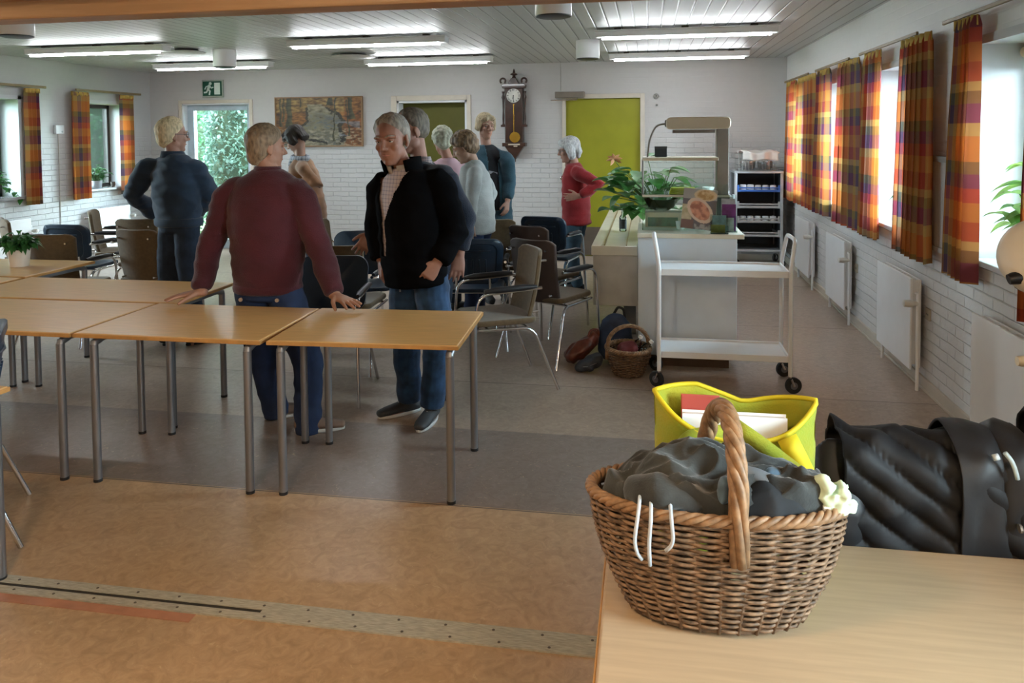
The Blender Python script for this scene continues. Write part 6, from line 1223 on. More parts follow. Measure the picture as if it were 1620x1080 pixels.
# ------------------------------------------------------------------ plants
LEAF = mat('leaf_green', (0.035, 0.13, 0.03), 0.4, var=0.45, vs=9, translucent=0.25); LEAF_L = mat('leaf_variegated', (0.10, 0.26, 0.05), 0.4, var=0.5, vs=12, translucent=0.35, col2=(0.36, 0.50, 0.14)); STEMM = mat('stem_green', (0.06, 0.12, 0.03), 0.6)
def leaf(b, base, d, up, L, w, droop=0.4, n=6):
    d = Vector(d).normalized(); up = Vector(up); s = d.cross(up)
    if s.length < 1e-3: s = Vector((1, 0, 0))
    s.normalize(); nr = s.cross(d).normalized(); base = Vector(base); vs = []; fs = []
    for i in range(n + 1):
        t = i / n; c = base + d * L * t * (1 - 0.15 * droop * t) - Vector((0, 0, 1)) * droop * L * t * t * 0.6; ww = w * math.sin(PI * (0.04 + 0.96 * t) ** 0.75) * 0.5 + 0.0006
        vs += [c - s * ww + nr * ww * 0.35, c, c + s * ww + nr * ww * 0.35]
    for i in range(n):
        k = i * 3; fs += [(k, k + 1, k + 4, k + 3), (k + 1, k + 2, k + 5, k + 4)]
    b.add(vs, fs)
def potted(name, label, loc, pot, n, spread, L, w, seed, m=LEAF, height=0.1, pot_m=None, up=0.6, droop=0.5, saucer=True, trail=0):
    r = random.Random(seed); root = thing(name, label, 'plant', loc); R, H = pot
    MB().lathe([(R * 0.78, 0), (R * 0.82, 0.004), (R, H), (R * 0.93, H), (R * 0.90, H - 0.012), (0, H - 0.014)], n=28, cap=False).build('pot', pot_m or mat(name + '_pot', (0.62, 0.54, 0.46), 0.5, var=0.06), root, smooth=50)
    MB().lathe([(0, H - 0.012), (R * 0.88, H - 0.013), (R * 0.88, H - 0.016)], n=20, cap=False).build('soil', mat(name + '_soil', (0.03, 0.02, 0.012), 0.95), root)
    b = MB(); st = MB()
    for i in range(n):
        a = r.random() * 2 * PI; q = r.random() ** 0.6; p0 = Vector((R * 0.5 * q * math.cos(a), R * 0.5 * q * math.sin(a), H - 0.012)); top = Vector((spread * q * math.cos(a), spread * q * math.sin(a), H + height * (0.25 + 0.75 * r.random()) * (1.1 - 0.6 * q)))
        st.tube([p0, p0.lerp(top, 0.5) + Vector((0, 0, 0.02)), top], 0.0025, 5); a2 = a + r.gauss(0, 0.6); leaf(b, top, (math.cos(a2), math.sin(a2), up * (r.random() - 0.3)), (0, 0, 1), L * (0.6 + 0.6 * r.random()), w * (0.7 + 0.5 * r.random()), droop)
    for i in range(trail):
        a = r.random() * 2 * PI; p = Vector((R * math.cos(a), R * math.sin(a), H)); pts = [p]; dd = Vector((math.cos(a), math.sin(a), 0.5))
        for q in range(6): dd = dd + Vector((0.1 * r.gauss(0, 1), 0.1 * r.gauss(0, 1), -0.35)); p = p + dd.normalized() * 0.05; pts.append(p); leaf(b, p, (r.gauss(0, 1), r.gauss(0, 1), -0.3), (0, 0, 1), L * 0.8, w * 0.8, droop)
        st.tube(pts, 0.002, 5)
    b.build('leaves', m, root, smooth=180); st.build('stems', STEMM, root); return root
p = atz(31, 421, 0.73); potted('potted_plant', 'bushy green plant in white pot on the left meeting table', (p.x, p.y, 0.7305), (0.075, 0.125), 150, 0.10, 0.085, 0.045, 31, LEAF, 0.13, mat('white_pot', (0.66, 0.60, 0.54), 0.45), 0.6, 0.9)
potted('windowsill_plant', 'green leafy plant in grey pot on the sill beside the garden door', (XL - 0.11, 9.33, SILL), (0.07, 0.10), 60, 0.12, 0.11, 0.06, 33, LEAF, 0.22, mat('grey_pot', (0.4, 0.42, 0.44), 0.5))
potted('windowsill_plant', 'green leafy plant on the sill at the left edge', (XL - 0.11, 7.62, SILL), (0.075, 0.11), 70, 0.14, 0.12, 0.07, 35, LEAF, 0.26, mat('sill_pot2', (0.45, 0.40, 0.34), 0.5), trail=3)
r = thing('small_jar', 'small white jar on the sill beside the garden door', 'jar', (XL - 0.06, 9.12, SILL)); MB().lathe([(0.028, 0), (0.03, 0.005), (0.03, 0.05), (0.026, 0.055), (0, 0.055)], n=18).build('jar', WHITEMET, r, smooth=40); MB().cyl((0, 0, 0.055), (0, 0, 0.066), 0.028, 18).build('lid', BLACK, r)
r = thing('watering_cup', 'small dark cup on the sill right of the leafy plant', 'cup', (XL - 0.07, 9.60, SILL)); MB().lathe([(0.02, 0), (0.024, 0.0), (0.03, 0.07), (0.027, 0.07), (0.02, 0.006), (0, 0.006)], n=18, cap=False).build('cup', mat('dark_cup', (0.08, 0.07, 0.06), 0.4), r, smooth=40); MB().tube([(0, 0.028, 0.055), (0, 0.045, 0.05), (0, 0.045, 0.025), (0, 0.024, 0.02)], 0.004, 6).build('handle', BLACK, r)
potted('windowsill_plant', 'pale variegated plant on the nearest right-hand sill', (XR + 0.17, 4.10, SILL), (0.08, 0.13), 80, 0.19, 0.16, 0.095, 37, LEAF_L, 0.44, mat('sill_pot3', (0.5, 0.42, 0.34), 0.5), 0.7, 0.7, trail=0)
potted('windowsill_plant', 'small trailing plant on the middle right-hand sill by the curtain', (XR + 0.10, 5.80, SILL), (0.06, 0.10), 34, 0.13, 0.10, 0.055, 39, LEAF, 0.26, mat('sill_pot4', (0.5, 0.45, 0.4), 0.5), 0.6, 0.8, trail=3)
# big round-leaved plant on the low counter beside the glass case
rr_ = random.Random(5); root = thing('counter_plant', 'large round-leaved plant with orange flower beside the glass case', 'plant', (0.09, 6.62, 0.8405)); MB().lathe([(0.08, 0), (0.085, 0.004), (0.105, 0.15), (0.098, 0.15), (0.09, 0.13), (0, 0.13)], n=26, cap=False).build('pot', mat('green_pot', (0.20, 0.26, 0.24), 0.4), root, smooth=50)
b = MB(); st = MB()
for i in range(78):
    a = rr_.random() * 2 * PI; q = rr_.random() ** 0.5; top = Vector((0.33 * q * math.cos(a) - 0.10, 0.20 * q * math.sin(a), 0.16 + 0.46 * rr_.random() * (1.15 - 0.55 * q))); st.tube([(0.03 * math.cos(a), 0.03 * math.sin(a), 0.12), top * 0.5 + Vector((0, 0, 0.10)), top], 0.004, 5)
    leaf(b, top, (math.cos(a) + rr_.gauss(0, 0.5), math.sin(a) + rr_.gauss(0, 0.5), rr_.gauss(0.1, 0.4)), (0, 0, 1), 0.14 + 0.08 * rr_.random(), 0.12 + 0.05 * rr_.random(), 0.35)
b.build('leaves', mat('round_leaf', (0.04, 0.16, 0.035), 0.35, var=0.45, vs=8, translucent=0.25, col2=(0.11, 0.30, 0.08)), root, smooth=180); st.build('stems', STEMM, root)
b = MB(); fb = Vector((-0.37, -0.05, 0.60)); MB().tube([(-0.05, 0, 0.15), (-0.24, 0, 0.40), fb], 0.004, 6).build('flower_stem', STEMM, root)
for i in range(7): a = i * 2 * PI / 7; leaf(b, fb, (math.cos(a), 0.4 * math.sin(a), 0.3 + 0.6 * math.sin(a)), (0, 1, 0.2), 0.075, 0.028, 0.3)
b.build('flower', mat('peach_flower', (0.62, 0.32, 0.16), 0.6, var=0.2), root, smooth=180)
# ------------------------------------------------------------------ wicker baskets
WICK = mat('wicker', (0.155, 0.092, 0.052), 0.55, var=0.6, vs=60, stretch=(1, 1, 2.2), spec=0.3); WICK_R = mat('wicker_rim', (0.22, 0.122, 0.06), 0.55, var=0.35, vs=50, spec=0.35); WICK_S = mat('wicker_stake', (0.14, 0.085, 0.05), 0.6, var=0.3, vs=60)
def wicker(name, label, loc, rz, bot, top, H, rows, stakes, rod_r, handle, seed, sub=5, bulge=0.10):
    "oval basket: wavy woven rods round upright stakes, plaited rim, twisted hoop handle"
    r = random.Random(seed); root = thing(name, label, 'basket', loc, rz); (bx, by), (tx, ty) = bot, top
    def rad(t):
        k = t + bulge * math.sin(PI * t) * 1.2; return bx + (tx - bx) * k, by + (ty - by) * k
    b = MB(); ns = stakes * sub
    for j in range(rows):
        t = (j + 0.5) / rows; A, B = rad(t); pts = []
        for i in range(ns):
            a = 2 * PI * i / ns; w = rod_r * 1.35 * (1 if j % 2 else -1) * math.cos(stakes * a / 2 * 1.0) + rod_r * 0.4 * noise.noise(Vector((a * 9, j * 1.7, seed)))
            pts.append(((A + w) * math.cos(a), (B + w) * math.sin(a), 0.012 + t * (H - 0.02) + rod_r * 0.5 * noise.noise(Vector((a * 4, j * 0.9, seed + 5)))))
        b.tube(pts, rod_r * (0.85 + 0.3 * r.random()), 6, closed=True)
    b.build('weave', WICK, root, smooth=180); s = MB()
    for i in range(stakes):
        a = 2 * PI * (i + 0.5) / stakes; pts = []
        for q in range(9): t = q / 8; A, B = rad(t); pts.append((A * math.cos(a), B * math.sin(a), 0.008 + t * H))
        s.tube(pts, rod_r * 1.15, 6)
    s.build('stakes', WICK_S, root, smooth=180)
    fl = MB(); fl.lathe([(0.0, 0.008), (1.0, 0.008), (1.0, 0.016), (0, 0.016)], n=40, sx=bx, sy=by, cap=False); fl.build('basket_base', WICK_S, root)
    rim = MB(); N = stakes * 5
    for k in range(4):
        pts = []
        for i in range(N):
            a = 2 * PI * i / N; ph = a * stakes * 0.5 + k * PI / 2; pts.append(((tx + rod_r * 2.3 * math.cos(ph)) * math.cos(a), (ty + rod_r * 2.3 * math.cos(ph)) * math.sin(a), H + rod_r * 2.0 * math.sin(ph)))
        rim.tube(pts, rod_r * 1.75, 6, closed=True)
    rim.build('rim', WICK_R, root, smooth=180)
    if handle:
        hh, lean, th, x0, x1 = handle; hd = MB(); n = 46
        for k in range(5):
            pts = []
            for i in range(n):
                t = i / (n - 1); a = PI * t; y = -ty * 1.03 * math.cos(a) * (1 - 0.10 * math.sin(a)); z = H - 0.075 * (1 - min(1, math.sin(a) * 4)) + hh * math.sin(a) ** 0.75 ; c = Vector((x0 + (x1 - x0) * t + lean * math.sin(a), y, z)); ph = a * 5.0 + k * 2 * PI / 5
                tang = Vector((0, math.sin(a), math.cos(a))); nrm = Vector((0, -math.cos(a), math.sin(a))); pts.append(c + (Vector((1, 0, 0)) * math.cos(ph) + nrm * math.sin(ph)) * th)
            hd.tube(pts, th * 0.85, 8)
        hd.build('handle', WICK_R, root, smooth=180)
    return root
bz = 0.7305; bc = (0.127, 1.505)
wicker('wicker_basket', 'large oval wicker basket full of clothes on the foreground table', (bc[0], bc[1], bz), 0.02, (0.165, 0.082), (0.238, 0.118), 0.236, 36, 30, 0.0033, (0.160, 0.010, 0.0102, 0.030, -0.012), 3, bulge=0.15)
wicker('wicker_basket', 'small brown wicker basket on the floor left of the white trolley', (-0.135, 5.30, 0.001), 0.1, (0.11, 0.10), (0.165, 0.145), 0.185, 18, 24, 0.0048, (0.15, 0.0, 0.008, 0.0, 0.0), 8)
bpy.data.objects['wicker_basket.001'].rotation_euler = (0, 0, PI / 2 + 0.3)
# clothes in the big basket
GARM = mat('charcoal_garment', (0.028, 0.030, 0.028), 0.9, var=0.6, vs=9, bump=0.2, bs=220, sheen=0.25); r = thing('folded_jacket', 'crumpled charcoal garment with pale cords filling the big basket', 'clothing', (bc[0], bc[1], bz + 0.10))
def lump(u, v):
    a = 2 * PI * u; k = math.sin(v * PI / 2); x = 0.222 * k * math.cos(a); y = 0.104 * k * math.sin(a)
    z = 0.138 + 0.022 * (1 - k ** 3) + 0.022 * noise.noise(Vector((x * 9, y * 9, 4))) + 0.026 * (1 - 2 * abs(noise.noise(Vector((x * 9 + y * 5, y * 14, 8))))) + 0.014 * (1 - 2 * abs(noise.noise(Vector((x * 22 - y * 12, y * 30, 2))))) + 0.03 * math.exp(-((x + 0.02) ** 2 + (y - 0.05) ** 2) / 0.008)
    if k > 0.93: z -= (k - 0.93) * 0.9
    return (x, y, z)
MB().grid(lump, 110, 50, True).build('garment', GARM, r, smooth=180, sub=0)
def roll(pts, rs, nm, m): b = Blob(); b.chain([(Vector(p), q, q * 0.6) for p, q in zip(pts, rs)], side=(0.2, 1, 0.3)); me = b.skin(0.006, 4); displace(me, folds(0.006, len(pts) + rs[0] * 90, 22, 26)); return obj(nm, me, m, r)
BLUEG = mat('blue_grey_lining', (0.07, 0.12, 0.17), 0.7, var=0.4, vs=14, sheen=0.2); BLKG = mat('black_garment', (0.012, 0.013, 0.015), 0.9)
roll([(-0.160, -0.052, 0.152), (-0.110, -0.077, 0.167), (-0.060, -0.082, 0.162), (-0.035, -0.087, 0.142)], [0.03, 0.035, 0.03, 0.02], 'sleeve_fold', GARM); roll([(-0.100, -0.082, 0.152), (-0.085, -0.087, 0.167), (-0.060, -0.092, 0.142)], [0.016, 0.02, 0.016], 'lining_fold', BLUEG)
roll([(0.000, -0.072, 0.147), (0.012, -0.080, 0.172), (0.010, -0.090, 0.197)], [0.02, 0.024, 0.014], 'lining_fold', BLUEG); roll([(0.030, -0.072, 0.142), (0.090, -0.067, 0.157), (0.150, -0.042, 0.142)], [0.03, 0.045, 0.03], 'dark_fold', BLKG); roll([(0.050, -0.022, 0.192), (0.100, -0.042, 0.177), (0.145, -0.052, 0.147)], [0.012, 0.018, 0.012], 'collar_fold', mat('grey_fold', (0.14, 0.15, 0.16), 0.8)); roll([(0.100, -0.002, 0.177), (0.150, -0.012, 0.162), (0.190, -0.002, 0.142)], [0.022, 0.024, 0.016], 'lining_fold', BLUEG)
b = MB()
for k, (x, pts) in enumerate([(-0.142, [(0.000, -0.070, 0.162), (0.000, -0.102, 0.160), (-0.004, -0.130, 0.137), (-0.010, -0.130, 0.092), (-0.004, -0.124, 0.067), (0.004, -0.122, 0.057)]), (-0.122, [(0.000, -0.072, 0.162), (0.000, -0.105, 0.160), (0.000, -0.133, 0.137), (-0.004, -0.130, 0.092), (-0.002, -0.122, 0.047)]), (-0.088, [(0.000, -0.080, 0.162), (0.000, -0.112, 0.160), (0.002, -0.138, 0.137), (0.005, -0.135, 0.107), (0.002, -0.132, 0.092), (-0.008, -0.128, 0.080)])]):
    MB().tube(bend([(x + p[0], p[1], p[2]) for p in pts], 0.02, 3), 0.0035, 8).build('drawstring', mat('white_cord_%d' % k, (0.42, 0.46, 0.50), 0.8), r, smooth=180)
r = thing('paper_tissue', 'scrunched pale green tissue at the right end of the big basket', 'tissue', (bc[0] + 0.205, bc[1] - 0.035, bz + 0.238)); bl = Blob(); bl.ball((0, 0, 0.014), (0.026, 0.022, 0.018)); bl.ball((0.014, 0.004, 0.026), (0.014, 0.018, 0.014)); bl.ball((-0.012, -0.006, 0.034), (0.012, 0.010, 0.020)); bl.ball((0.022, -0.004, 0.008), (0.016, 0.012, 0.014)); me = bl.skin(0.0035, 1); displace(me, folds(0.016, 5, 70, 70)); obj('tissue', me, mat('pale_tissue', (0.55, 0.66, 0.48), 0.9), r); MB().box((-0.018, -0.028, -0.002), (-0.006, -0.012, 0.010)).build('crumb', mat('white_crumb', (0.7, 0.68, 0.62), 0.9), r)
# ------------------------------------------------------------------ yellow tote bag
YEL = mat('lime_yellow_felt', (0.30, 0.27, 0.008), 0.85, var=0.18, vs=14, bump=0.3, bs=220, sheen=0.2, col2=(0.21, 0.27, 0.015)); YEL2 = mat('bright_yellow', (0.52, 0.42, 0.008), 0.7, var=0.08)
ty = 1.745; r = thing('tote_bag', 'yellow-green tote bag with books standing behind the big basket', 'bag', (at(1160, 700, ty).x, ty, bz + 0.003)); x0 = at(1042, 640, ty).x - r.location.x; x1 = at(1283, 660, ty).x - r.location.x; zL, zM, zR = at(1042, 608, ty + 0.05).z - bz, at(1165, 650, ty).z - bz, at(1283, 640, ty).z - bz
def bag_wall(u, v, back):
    s = 2 * u - 1; X = x0 + (x1 - x0) * u; top = zL * (1 - u) + zR * u - 0.035 * (1 - s * s) - (0.040 * (1 - abs(s) ** 3) if not back else 0)
    if back: top = zL + (zM - zL) * min(1, max(0, (u - 0.28) / 0.28)) if u < 0.62 else zM + (zR + 0.008 - zM) * (u - 0.62) / 0.38
    z = top * v; y = (0.045 + 0.018 * v) * (1 - abs(s) ** 4) * (1 if back else -1) + 0.006 * noise.noise(Vector((u * 5, v * 4, 2 + back))); return (X + 0.010 * s * v, y, z)
b = MB(); NU, NV = 40, 20
ring = [(i / (NU - 1), 0) for i in range(NU)] + [(1 - i / (NU - 1), 1) for i in range(NU)]; vs = []; fs = []; P = len(ring)
for j in range(NV):
    for u, bk in ring: vs.append(bag_wall(u, j / (NV - 1), bk))
for j in range(NV - 1):
    for i in range(P): fs.append((j * P + i, j * P + (i + 1) % P, (j + 1) * P + (i + 1) % P, (j + 1) * P + i))
fs.append(tuple(range(P - 1, -1, -1))); b.add(vs, fs).build('bag_body', YEL, r, smooth=60, solid=0.005)
pts = [Vector(v_) + Vector((0, 0, 0.0)) for v_ in vs[(NV - 1) * P:]]; MB().tube(pts, 0.0055, 8, closed=True).build('bound_edge', YEL2, r, smooth=180)
def strap(pts, w, nm, m, nrm=(0, -1, 0.25)):
    b = MB(); N = Vector(nrm).normalized(); q = bend(pts, 0.05, 5); vs = []; fs = []
    for i, p in enumerate(q):
        t = (q[min(i + 1, len(q) - 1)] - q[max(0, i - 1)]).normalized(); s = t.cross(N).normalized(); vs += [p - s * w / 2, p + s * w / 2]
    for i in range(len(q) - 1): fs.append((2 * i, 2 * i + 1, 2 * i + 3, 2 * i + 2))
    return b.add(vs, fs).build(nm, m, r, smooth=180, solid=0.004)
Q = lambda u, v, yy: at(u, v, yy) - Vector(r.location)
strap([Q(1160, 672, ty - 0.055), Q(1200, 700, ty - 0.075), Q(1245, 735, ty - 0.10), Q(1290, 770, ty - 0.14)], 0.034, 'strap', YEL); strap([Q(1165, 680, ty - 0.06), Q(1090, 690, ty - 0.065), Q(1075, 712, ty - 0.066), Q(1070, 740, ty - 0.06)], 0.03, 'strap', YEL)
strap([Q(1245, 692, ty - 0.072), Q(1262, 725, ty - 0.085), Q(1282, 768, ty - 0.125)], 0.042, 'yellow_tab', YEL2)
k = thing('picture_book', 'white book standing in the yellow tote bag', 'book', (r.location.x, ty, bz)); zc = at(1150, 657, ty - 0.01).z - bz
MB().box((x0 + 0.055, -0.014, 0.02), (x1 - 0.055, 0.002, zc)).build('pages', WHITECL, k, bevel=0.002); MB().box((x0 + 0.052, -0.017, 0.018), (x1 - 0.052, -0.014, zc + 0.002)).build('cover', WHITEMET, k); MB().box((x0 + 0.052, 0.002, 0.018), (x1 - 0.052, 0.005, zc + 0.004)).build('cover', WHITEMET, k)
k = thing('red_folder', 'red folder in the left side of the yellow tote bag', 'folder', (r.location.x, ty, bz)); MB().box((x0 + 0.05, 0.010, 0.02), (x0 + 0.135, 0.015, at(1090, 626, ty).z - bz)).build('cover', mat('red_card', (0.36, 0.06, 0.045), 0.5), k, bevel=0.002); MB().box((x0 + 0.052, 0.016, 0.02), (x0 + 0.13, 0.019, at(1090, 632, ty).z - bz)).build('sheets', WHITECL, k)
# ------------------------------------------------------------------ quilted coats on the chairs
PUFF = mat('black_quilted_nylon', (0.010, 0.010, 0.0115), 0.62, var=0.3, vs=6, bump=0.25, bs=30, spec=0.28)
def coat_sheet(xa, xb, yc, ztop, zlow, seed, ang, per, dip=0.0, thick=0.045):
    "a padded coat hung over a chair back: front fall, rounded top, back fall; stitched channels bulge between seams"
    Hf = ztop - zlow
    def f(u, v):
        x = xa + (xb - xa) * u; zt = ztop + dip * math.sin(u * 5 + seed) + 0.010 * noise.noise(Vector((u * 4, 1, seed))); s = v * (2 * Hf + 0.20)
        if s < Hf: z = zlow + s + (zt - ztop) * s / Hf; y = yc - thick; n = Vector((0, -1, 0))
        elif s < Hf + 0.20: a = PI * (s - Hf) / 0.20; y = yc - thick * math.cos(a); z = zt + thick * 0.8 * math.sin(a); n = Vector((0, -math.cos(a), math.sin(a)))
        else: z = zt - (s - Hf - 0.20); y = yc + thick; n = Vector((0, 1, 0))
        q = (x * math.cos(ang) + s * math.sin(ang)) / per + 0.25 * noise.noise(Vector((x * 5, s * 5, seed))); bul = abs(math.sin(PI * q)) ** 0.45 * 0.022; wr = 0.014 * noise.noise(Vector((x * 14, s * 9, seed + 3))) + 0.012 * (1 - 2 * abs(noise.noise(Vector((x * 7 - s * 6, s * 7, seed + 9)))))
        return Vector((x, y, z)) + n * (bul + wr)
    return f
yc = 1.935
r = thing('quilted_coat', 'black quilted coat hung over the chair behind the pale table', 'coat', (0.655, yc, 0.45)); O = Vector(r.location)
xa, xb = 0.445, 0.845; zt = at(1500, 728, yc).z - 0.012
fn = coat_sheet(xa, xb, yc, zt, 0.50, 2, 0.95, 0.058, 0.010, 0.075)
MB().grid(lambda u, v: fn(u, v) - O, 110, 110).build('quilted_panel', PUFF, r, smooth=180, solid=0.006)
SMO = mat('black_smooth_nylon', (0.016, 0.016, 0.018), 0.5, var=0.2, bump=0.3, bs=25)
fn2 = coat_sheet(0.685, 0.845, yc, zt + 0.006, 0.56, 5, 0.1, 0.40, 0.006, 0.088)
MB().grid(lambda u, v: fn2(u, v) - O, 60, 80).build('hood', SMO, r, smooth=180, solid=0.006)
bl = Blob(); bl.chain([(Vector((0.435, yc - 0.075, 0.60)) - O, 0.050, 0.030), (Vector((0.440, yc - 0.08, 0.78)) - O, 0.052, 0.032), (Vector((0.445, yc - 0.02, at(1310, 700, yc).z - 0.02)) - O, 0.052, 0.040), (Vector((0.445, yc + 0.05, 0.80)) - O, 0.05, 0.03)], side=(1, 0, 0)); me = bl.skin(0.008, 5); displace(me, folds(0.006, 6, 14, 14)); obj('sleeve', me, SMO, r)
MB().tube([Vector((0.76, yc - 0.112, 0.672)) - O, Vector((0.76, yc - 0.124, 0.672)) - O], 0.008, 12).build('press_stud', mat('brass_stud', (0.5, 0.36, 0.12), 0.3, metal=0.9), r)
r = thing('padded_jacket', 'black padded jacket with pale cord heaped on the chair at the right edge', 'jacket', (1.245, yc, 0.45)); O = Vector(r.location)
fn3 = coat_sheet(0.885, 1.46, yc - 0.01, zt + 0.01, 0.50, 8, 0.45, 0.085, 0.012, 0.078)
def rise(u, v): p = fn3(u, v); k = max(0, min(1, (p.x - 0.86) / 0.22)); p.z += 0.20 * k ** 0.8 * max(0, (p.z - 0.6) / 0.3); return p - O
MB().grid(rise, 100, 100).build('padded_panel', PUFF, r, smooth=180, solid=0.006)
P = lambda u, v, d=0.0: at(u, v, yc - 0.12 - d) - O
MB().tube(bend([P(1590, 716), P(1600, 728), P(1606, 742), P(1610, 758)], 0.02), 0.005, 8).build('cord', mat('pale_cord', (0.45, 0.55, 0.58), 0.6), r, smooth=180)
MB().tube([P(1571, 724), P(1580, 722)], 0.007, 10).build('cord_toggle', mat('pale_toggle', (0.5, 0.55, 0.58), 0.4), r, smooth=180)
MB().tube([P(1612, 836, 0.0), P(1616, 836, 0.0)], 0.010, 12).build('press_stud', mat('steel_stud', (0.5, 0.48, 0.45), 0.3, metal=0.9), r)
# ------------------------------------------------------------------ lamp cut by the right edge
r = thing('floor_lamp', 'cream round-headed standing lamp cut by the right edge', 'lamp', (1.20, 2.42, 0)); cxl = 1.045 - 1.20; cyl_ = 2.28 - 2.42; zc = at(1605, 405, 2.28).z
MB().lathe([(0.14, 0), (0.14, 0.015), (0.02, 0.03), (0, 0.03)], n=28).build('base', CREAM, r, smooth=50); MB().tube(bend([(0, 0, 0.02), (0, 0, 1.20), (cxl * 0.35, cyl_ * 0.5, zc - 0.15)], 0.1), 0.012, 10).build('pole', CREAM, r, smooth=60)
b = MB(); prof = [(0.0, 0.06), (0.05, 0.058), (0.085, 0.045), (0.102, 0.02), (0.106, -0.02), (0.106, -0.05), (0.098, -0.055), (0.085, -0.045), (0.0, -0.04)]; b.lathe(prof, n=40, cap=False); hdm = b.build('lamp_head', mat('lamp_cream', (0.62, 0.54, 0.42), 0.45, var=0.05), r, smooth=40); hdm.location = (cxl, cyl_, zc); hdm.rotation_euler = (1.25, 0.0, -0.75)
b = MB()
for i in range(24): a = 2 * PI * i / 24; b.box((-0.008, 0.1045, -0.030), (0.008, 0.1075, -0.022), Matrix.Rotation(a, 4, 'Z'))
e = b.build('vent_slots', mat('slot_brown', (0.16, 0.12, 0.08), 0.7), hdm)
p = at(1607, 440, 2.26) - Vector(r.location); b = MB(); b.tube([p + Vector((-0.018, 0, -0.004)), p + Vector((0.01, 0, 0.004)), p + Vector((0.05, 0.01, 0.0))], 0.018, 14, rs=[0.014, 0.020, 0.014]); b.tube([p + Vector((0.03, 0.01, 0.0)), (cxl * 0.35, cyl_ * 0.5, zc - 0.15)], 0.012, 10); b.build('joint', BLACK, r, smooth=60)
p = at(1609, 571, 2.30) - Vector(r.location); MB().tube([p, p + Vector((0.02, 0, 0)), p + Vector((0.06, 0.02, 0)), (0.0, 0, p.z)], 0.014, 12, rs=[0.013, 0.016, 0.012, 0.008]).build('handle', CREAM, r, smooth=60)
# ------------------------------------------------------------------ bags by the small basket
LEA = mat('red_brown_leather', (0.11, 0.028, 0.016), 0.35, var=0.4, vs=12, bump=0.3, bs=40)
r = thing('leather_bag', 'red-brown leather bag slumped on the floor left of the small basket', 'bag', (-0.47, 5.50, 0)); bl = Blob(); bl.chain([(V(-0.09, -0.02, 0.045), 0.075, 0.045), (V(-0.02, 0.0, 0.085), 0.105, 0.055), (V(0.05, 0.02, 0.14), 0.085, 0.045), (V(0.095, 0.02, 0.20), 0.045, 0.025)], side=(0.3, 0.9, 0.1)); me = bl.skin(0.007, 2); displace(me, folds(0.016, 4, 18, 18)); zmin = min(v.co.z for v in me.vertices); me.transform(Matrix.Translation((0, 0, 0.001 - zmin))); obj('bag_body', me, LEA, r); MB().tube(bend([(0.04, 0.0, 0.18), (0.06, 0.0, 0.25), (0.12, 0.03, 0.25), (0.115, 0.03, 0.19)], 0.03), 0.008, 8).build('handle', LEA, r, smooth=60)
NYL = mat('navy_nylon_bag', (0.022, 0.04, 0.085), 0.6, var=0.4, vs=10, bump=0.3, bs=40)
r = thing('cloth_bag', 'blue cloth bag leaning behind the small wicker basket', 'bag', (-0.235, 5.60, 0)); bl = Blob(); bl.chain([(V(0, 0, 0.05), 0.12, 0.05), (V(0, 0.0, 0.18), 0.13, 0.045), (V(0.01, -0.01, 0.30), 0.10, 0.03), (V(0.02, -0.01, 0.345), 0.05, 0.02)], side=(1, 0, 0)); me = bl.skin(0.009, 4); displace(me, folds(0.012, 7, 12, 12)); zmin = min(v.co.z for v in me.vertices); me.transform(Matrix.Translation((0, 0, 0.001 - zmin))); obj('bag_body', me, NYL, r); MB().tube(bend([(-0.02, 0, 0.33), (0.02, 0, 0.40), (0.06, 0, 0.385), (0.07, 0, 0.31)], 0.03), 0.010, 8).build('handle', BLACK, r, smooth=60)
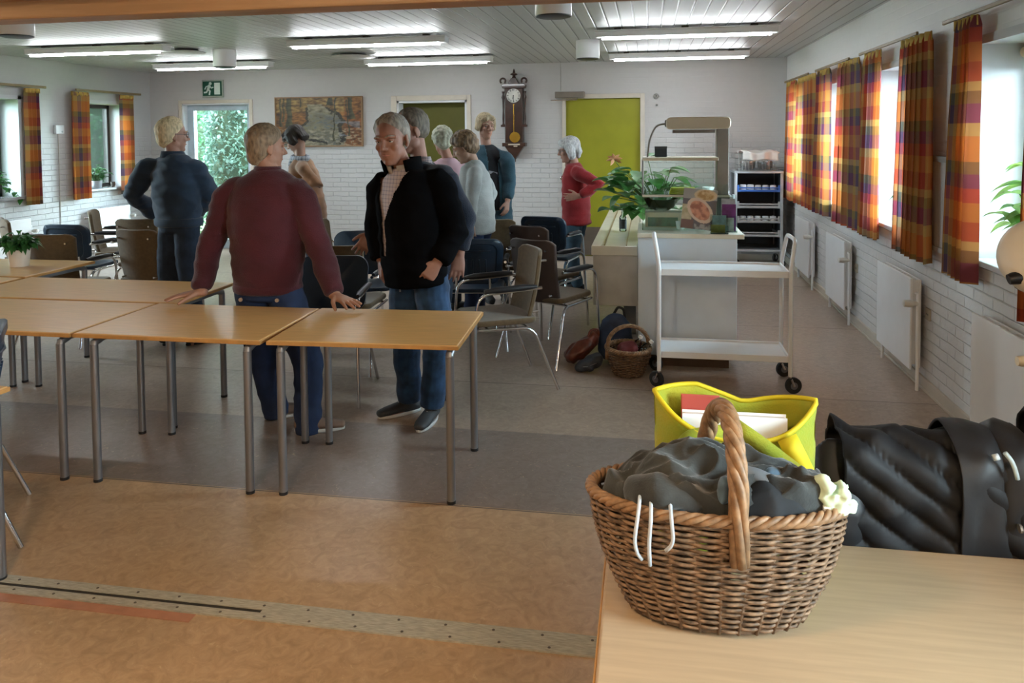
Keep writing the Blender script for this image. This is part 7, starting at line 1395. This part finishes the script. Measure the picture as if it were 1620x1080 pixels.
r = thing('small_pouch', 'dark grey pouch on the floor between leather bag and small basket', 'bag', (-0.41, 5.30, 0)); bl = Blob(); bl.chain([(V(-0.07, 0, 0.028), 0.05, 0.026), (V(0, 0, 0.05), 0.065, 0.045), (V(0.07, 0.02, 0.085), 0.05, 0.04)], side=(0, 1, 0)); me = bl.skin(0.007, 2); displace(me, folds(0.012, 9, 22, 22)); zmin = min(v.co.z for v in me.vertices); me.transform(Matrix.Translation((0, 0, 0.001 - zmin))); obj('bag_body', me, mat('dark_grey_bag', (0.03, 0.032, 0.04), 0.6, var=0.3), r); MB().tube([(-0.05, -0.05, 0.05), (0.0, -0.066, 0.06), (0.06, -0.045, 0.08)], 0.003, 6).build('zip', STEEL, r)
r = thing('red_cloth', 'dark red cloth inside the small wicker basket', 'cloth', (-0.135, 5.30, 0.10)); bl = Blob(); bl.chain([(V(-0.04, 0, 0.06), 0.085, 0.05), (V(0.04, 0.01, 0.07), 0.08, 0.05)], side=(0, 1, 0)); me = bl.skin(0.008, 4); displace(me, folds(0.010, 3, 18, 18)); obj('cloth', me, mat('dark_red_cloth', (0.13, 0.02, 0.02), 0.85, var=0.3), r)
for k, (dx, dy, tl, lab) in enumerate([(0.045, 0.0, 0.4, 'clear bottle with white cap leaning in the small wicker basket'), (0.085, -0.04, 0.75, 'small clear jar tilted at the rim of the small basket')]):
    q = thing('small_bottle', lab, 'bottle', (-0.135 + dx, 5.30 + dy, 0.165)); M_ = Matrix.Rotation(tl, 4, 'Y'); b = MB(); b.M = M_; b.lathe([(0.024, 0), (0.026, 0.005), (0.026, 0.07), (0.012, 0.085), (0.012, 0.095)], n=18); b.build('bottle', glass_mat('clear_bottle_%d' % k, (0.85, 0.9, 0.92), 1.5), q, smooth=50); b = MB(); b.M = M_; b.cyl((0, 0, 0.095), (0, 0, 0.115), 0.014, 14); b.build('cap', WHITEMET, q)
# thin cable loop by the back wall below the painting
p = at(553, 390, YB - 0.05); r = thing('cable_loop', 'pale cable looping along the back wall behind the chairs', 'cable', (p.x, YB - 0.03, 0.0)); z0 = at(553, 376, YB).z; b = MB(); b.tube(bend([(-0.12, 0, 0.08), (-0.10, 0, z0 - 0.12), (0.0, 0, z0), (0.10, 0, z0 - 0.10), (0.13, 0, 0.08), (0.30, 0, 0.085)], 0.12), 0.007, 6); b.build('cable', mat('cream_cable', (0.5, 0.44, 0.34), 0.6), r, smooth=60); MB().box((0.28, -0.01, 0.06), (0.36, 0.02, 0.12)).build('plug', WFRAME, r, bevel=0.005)
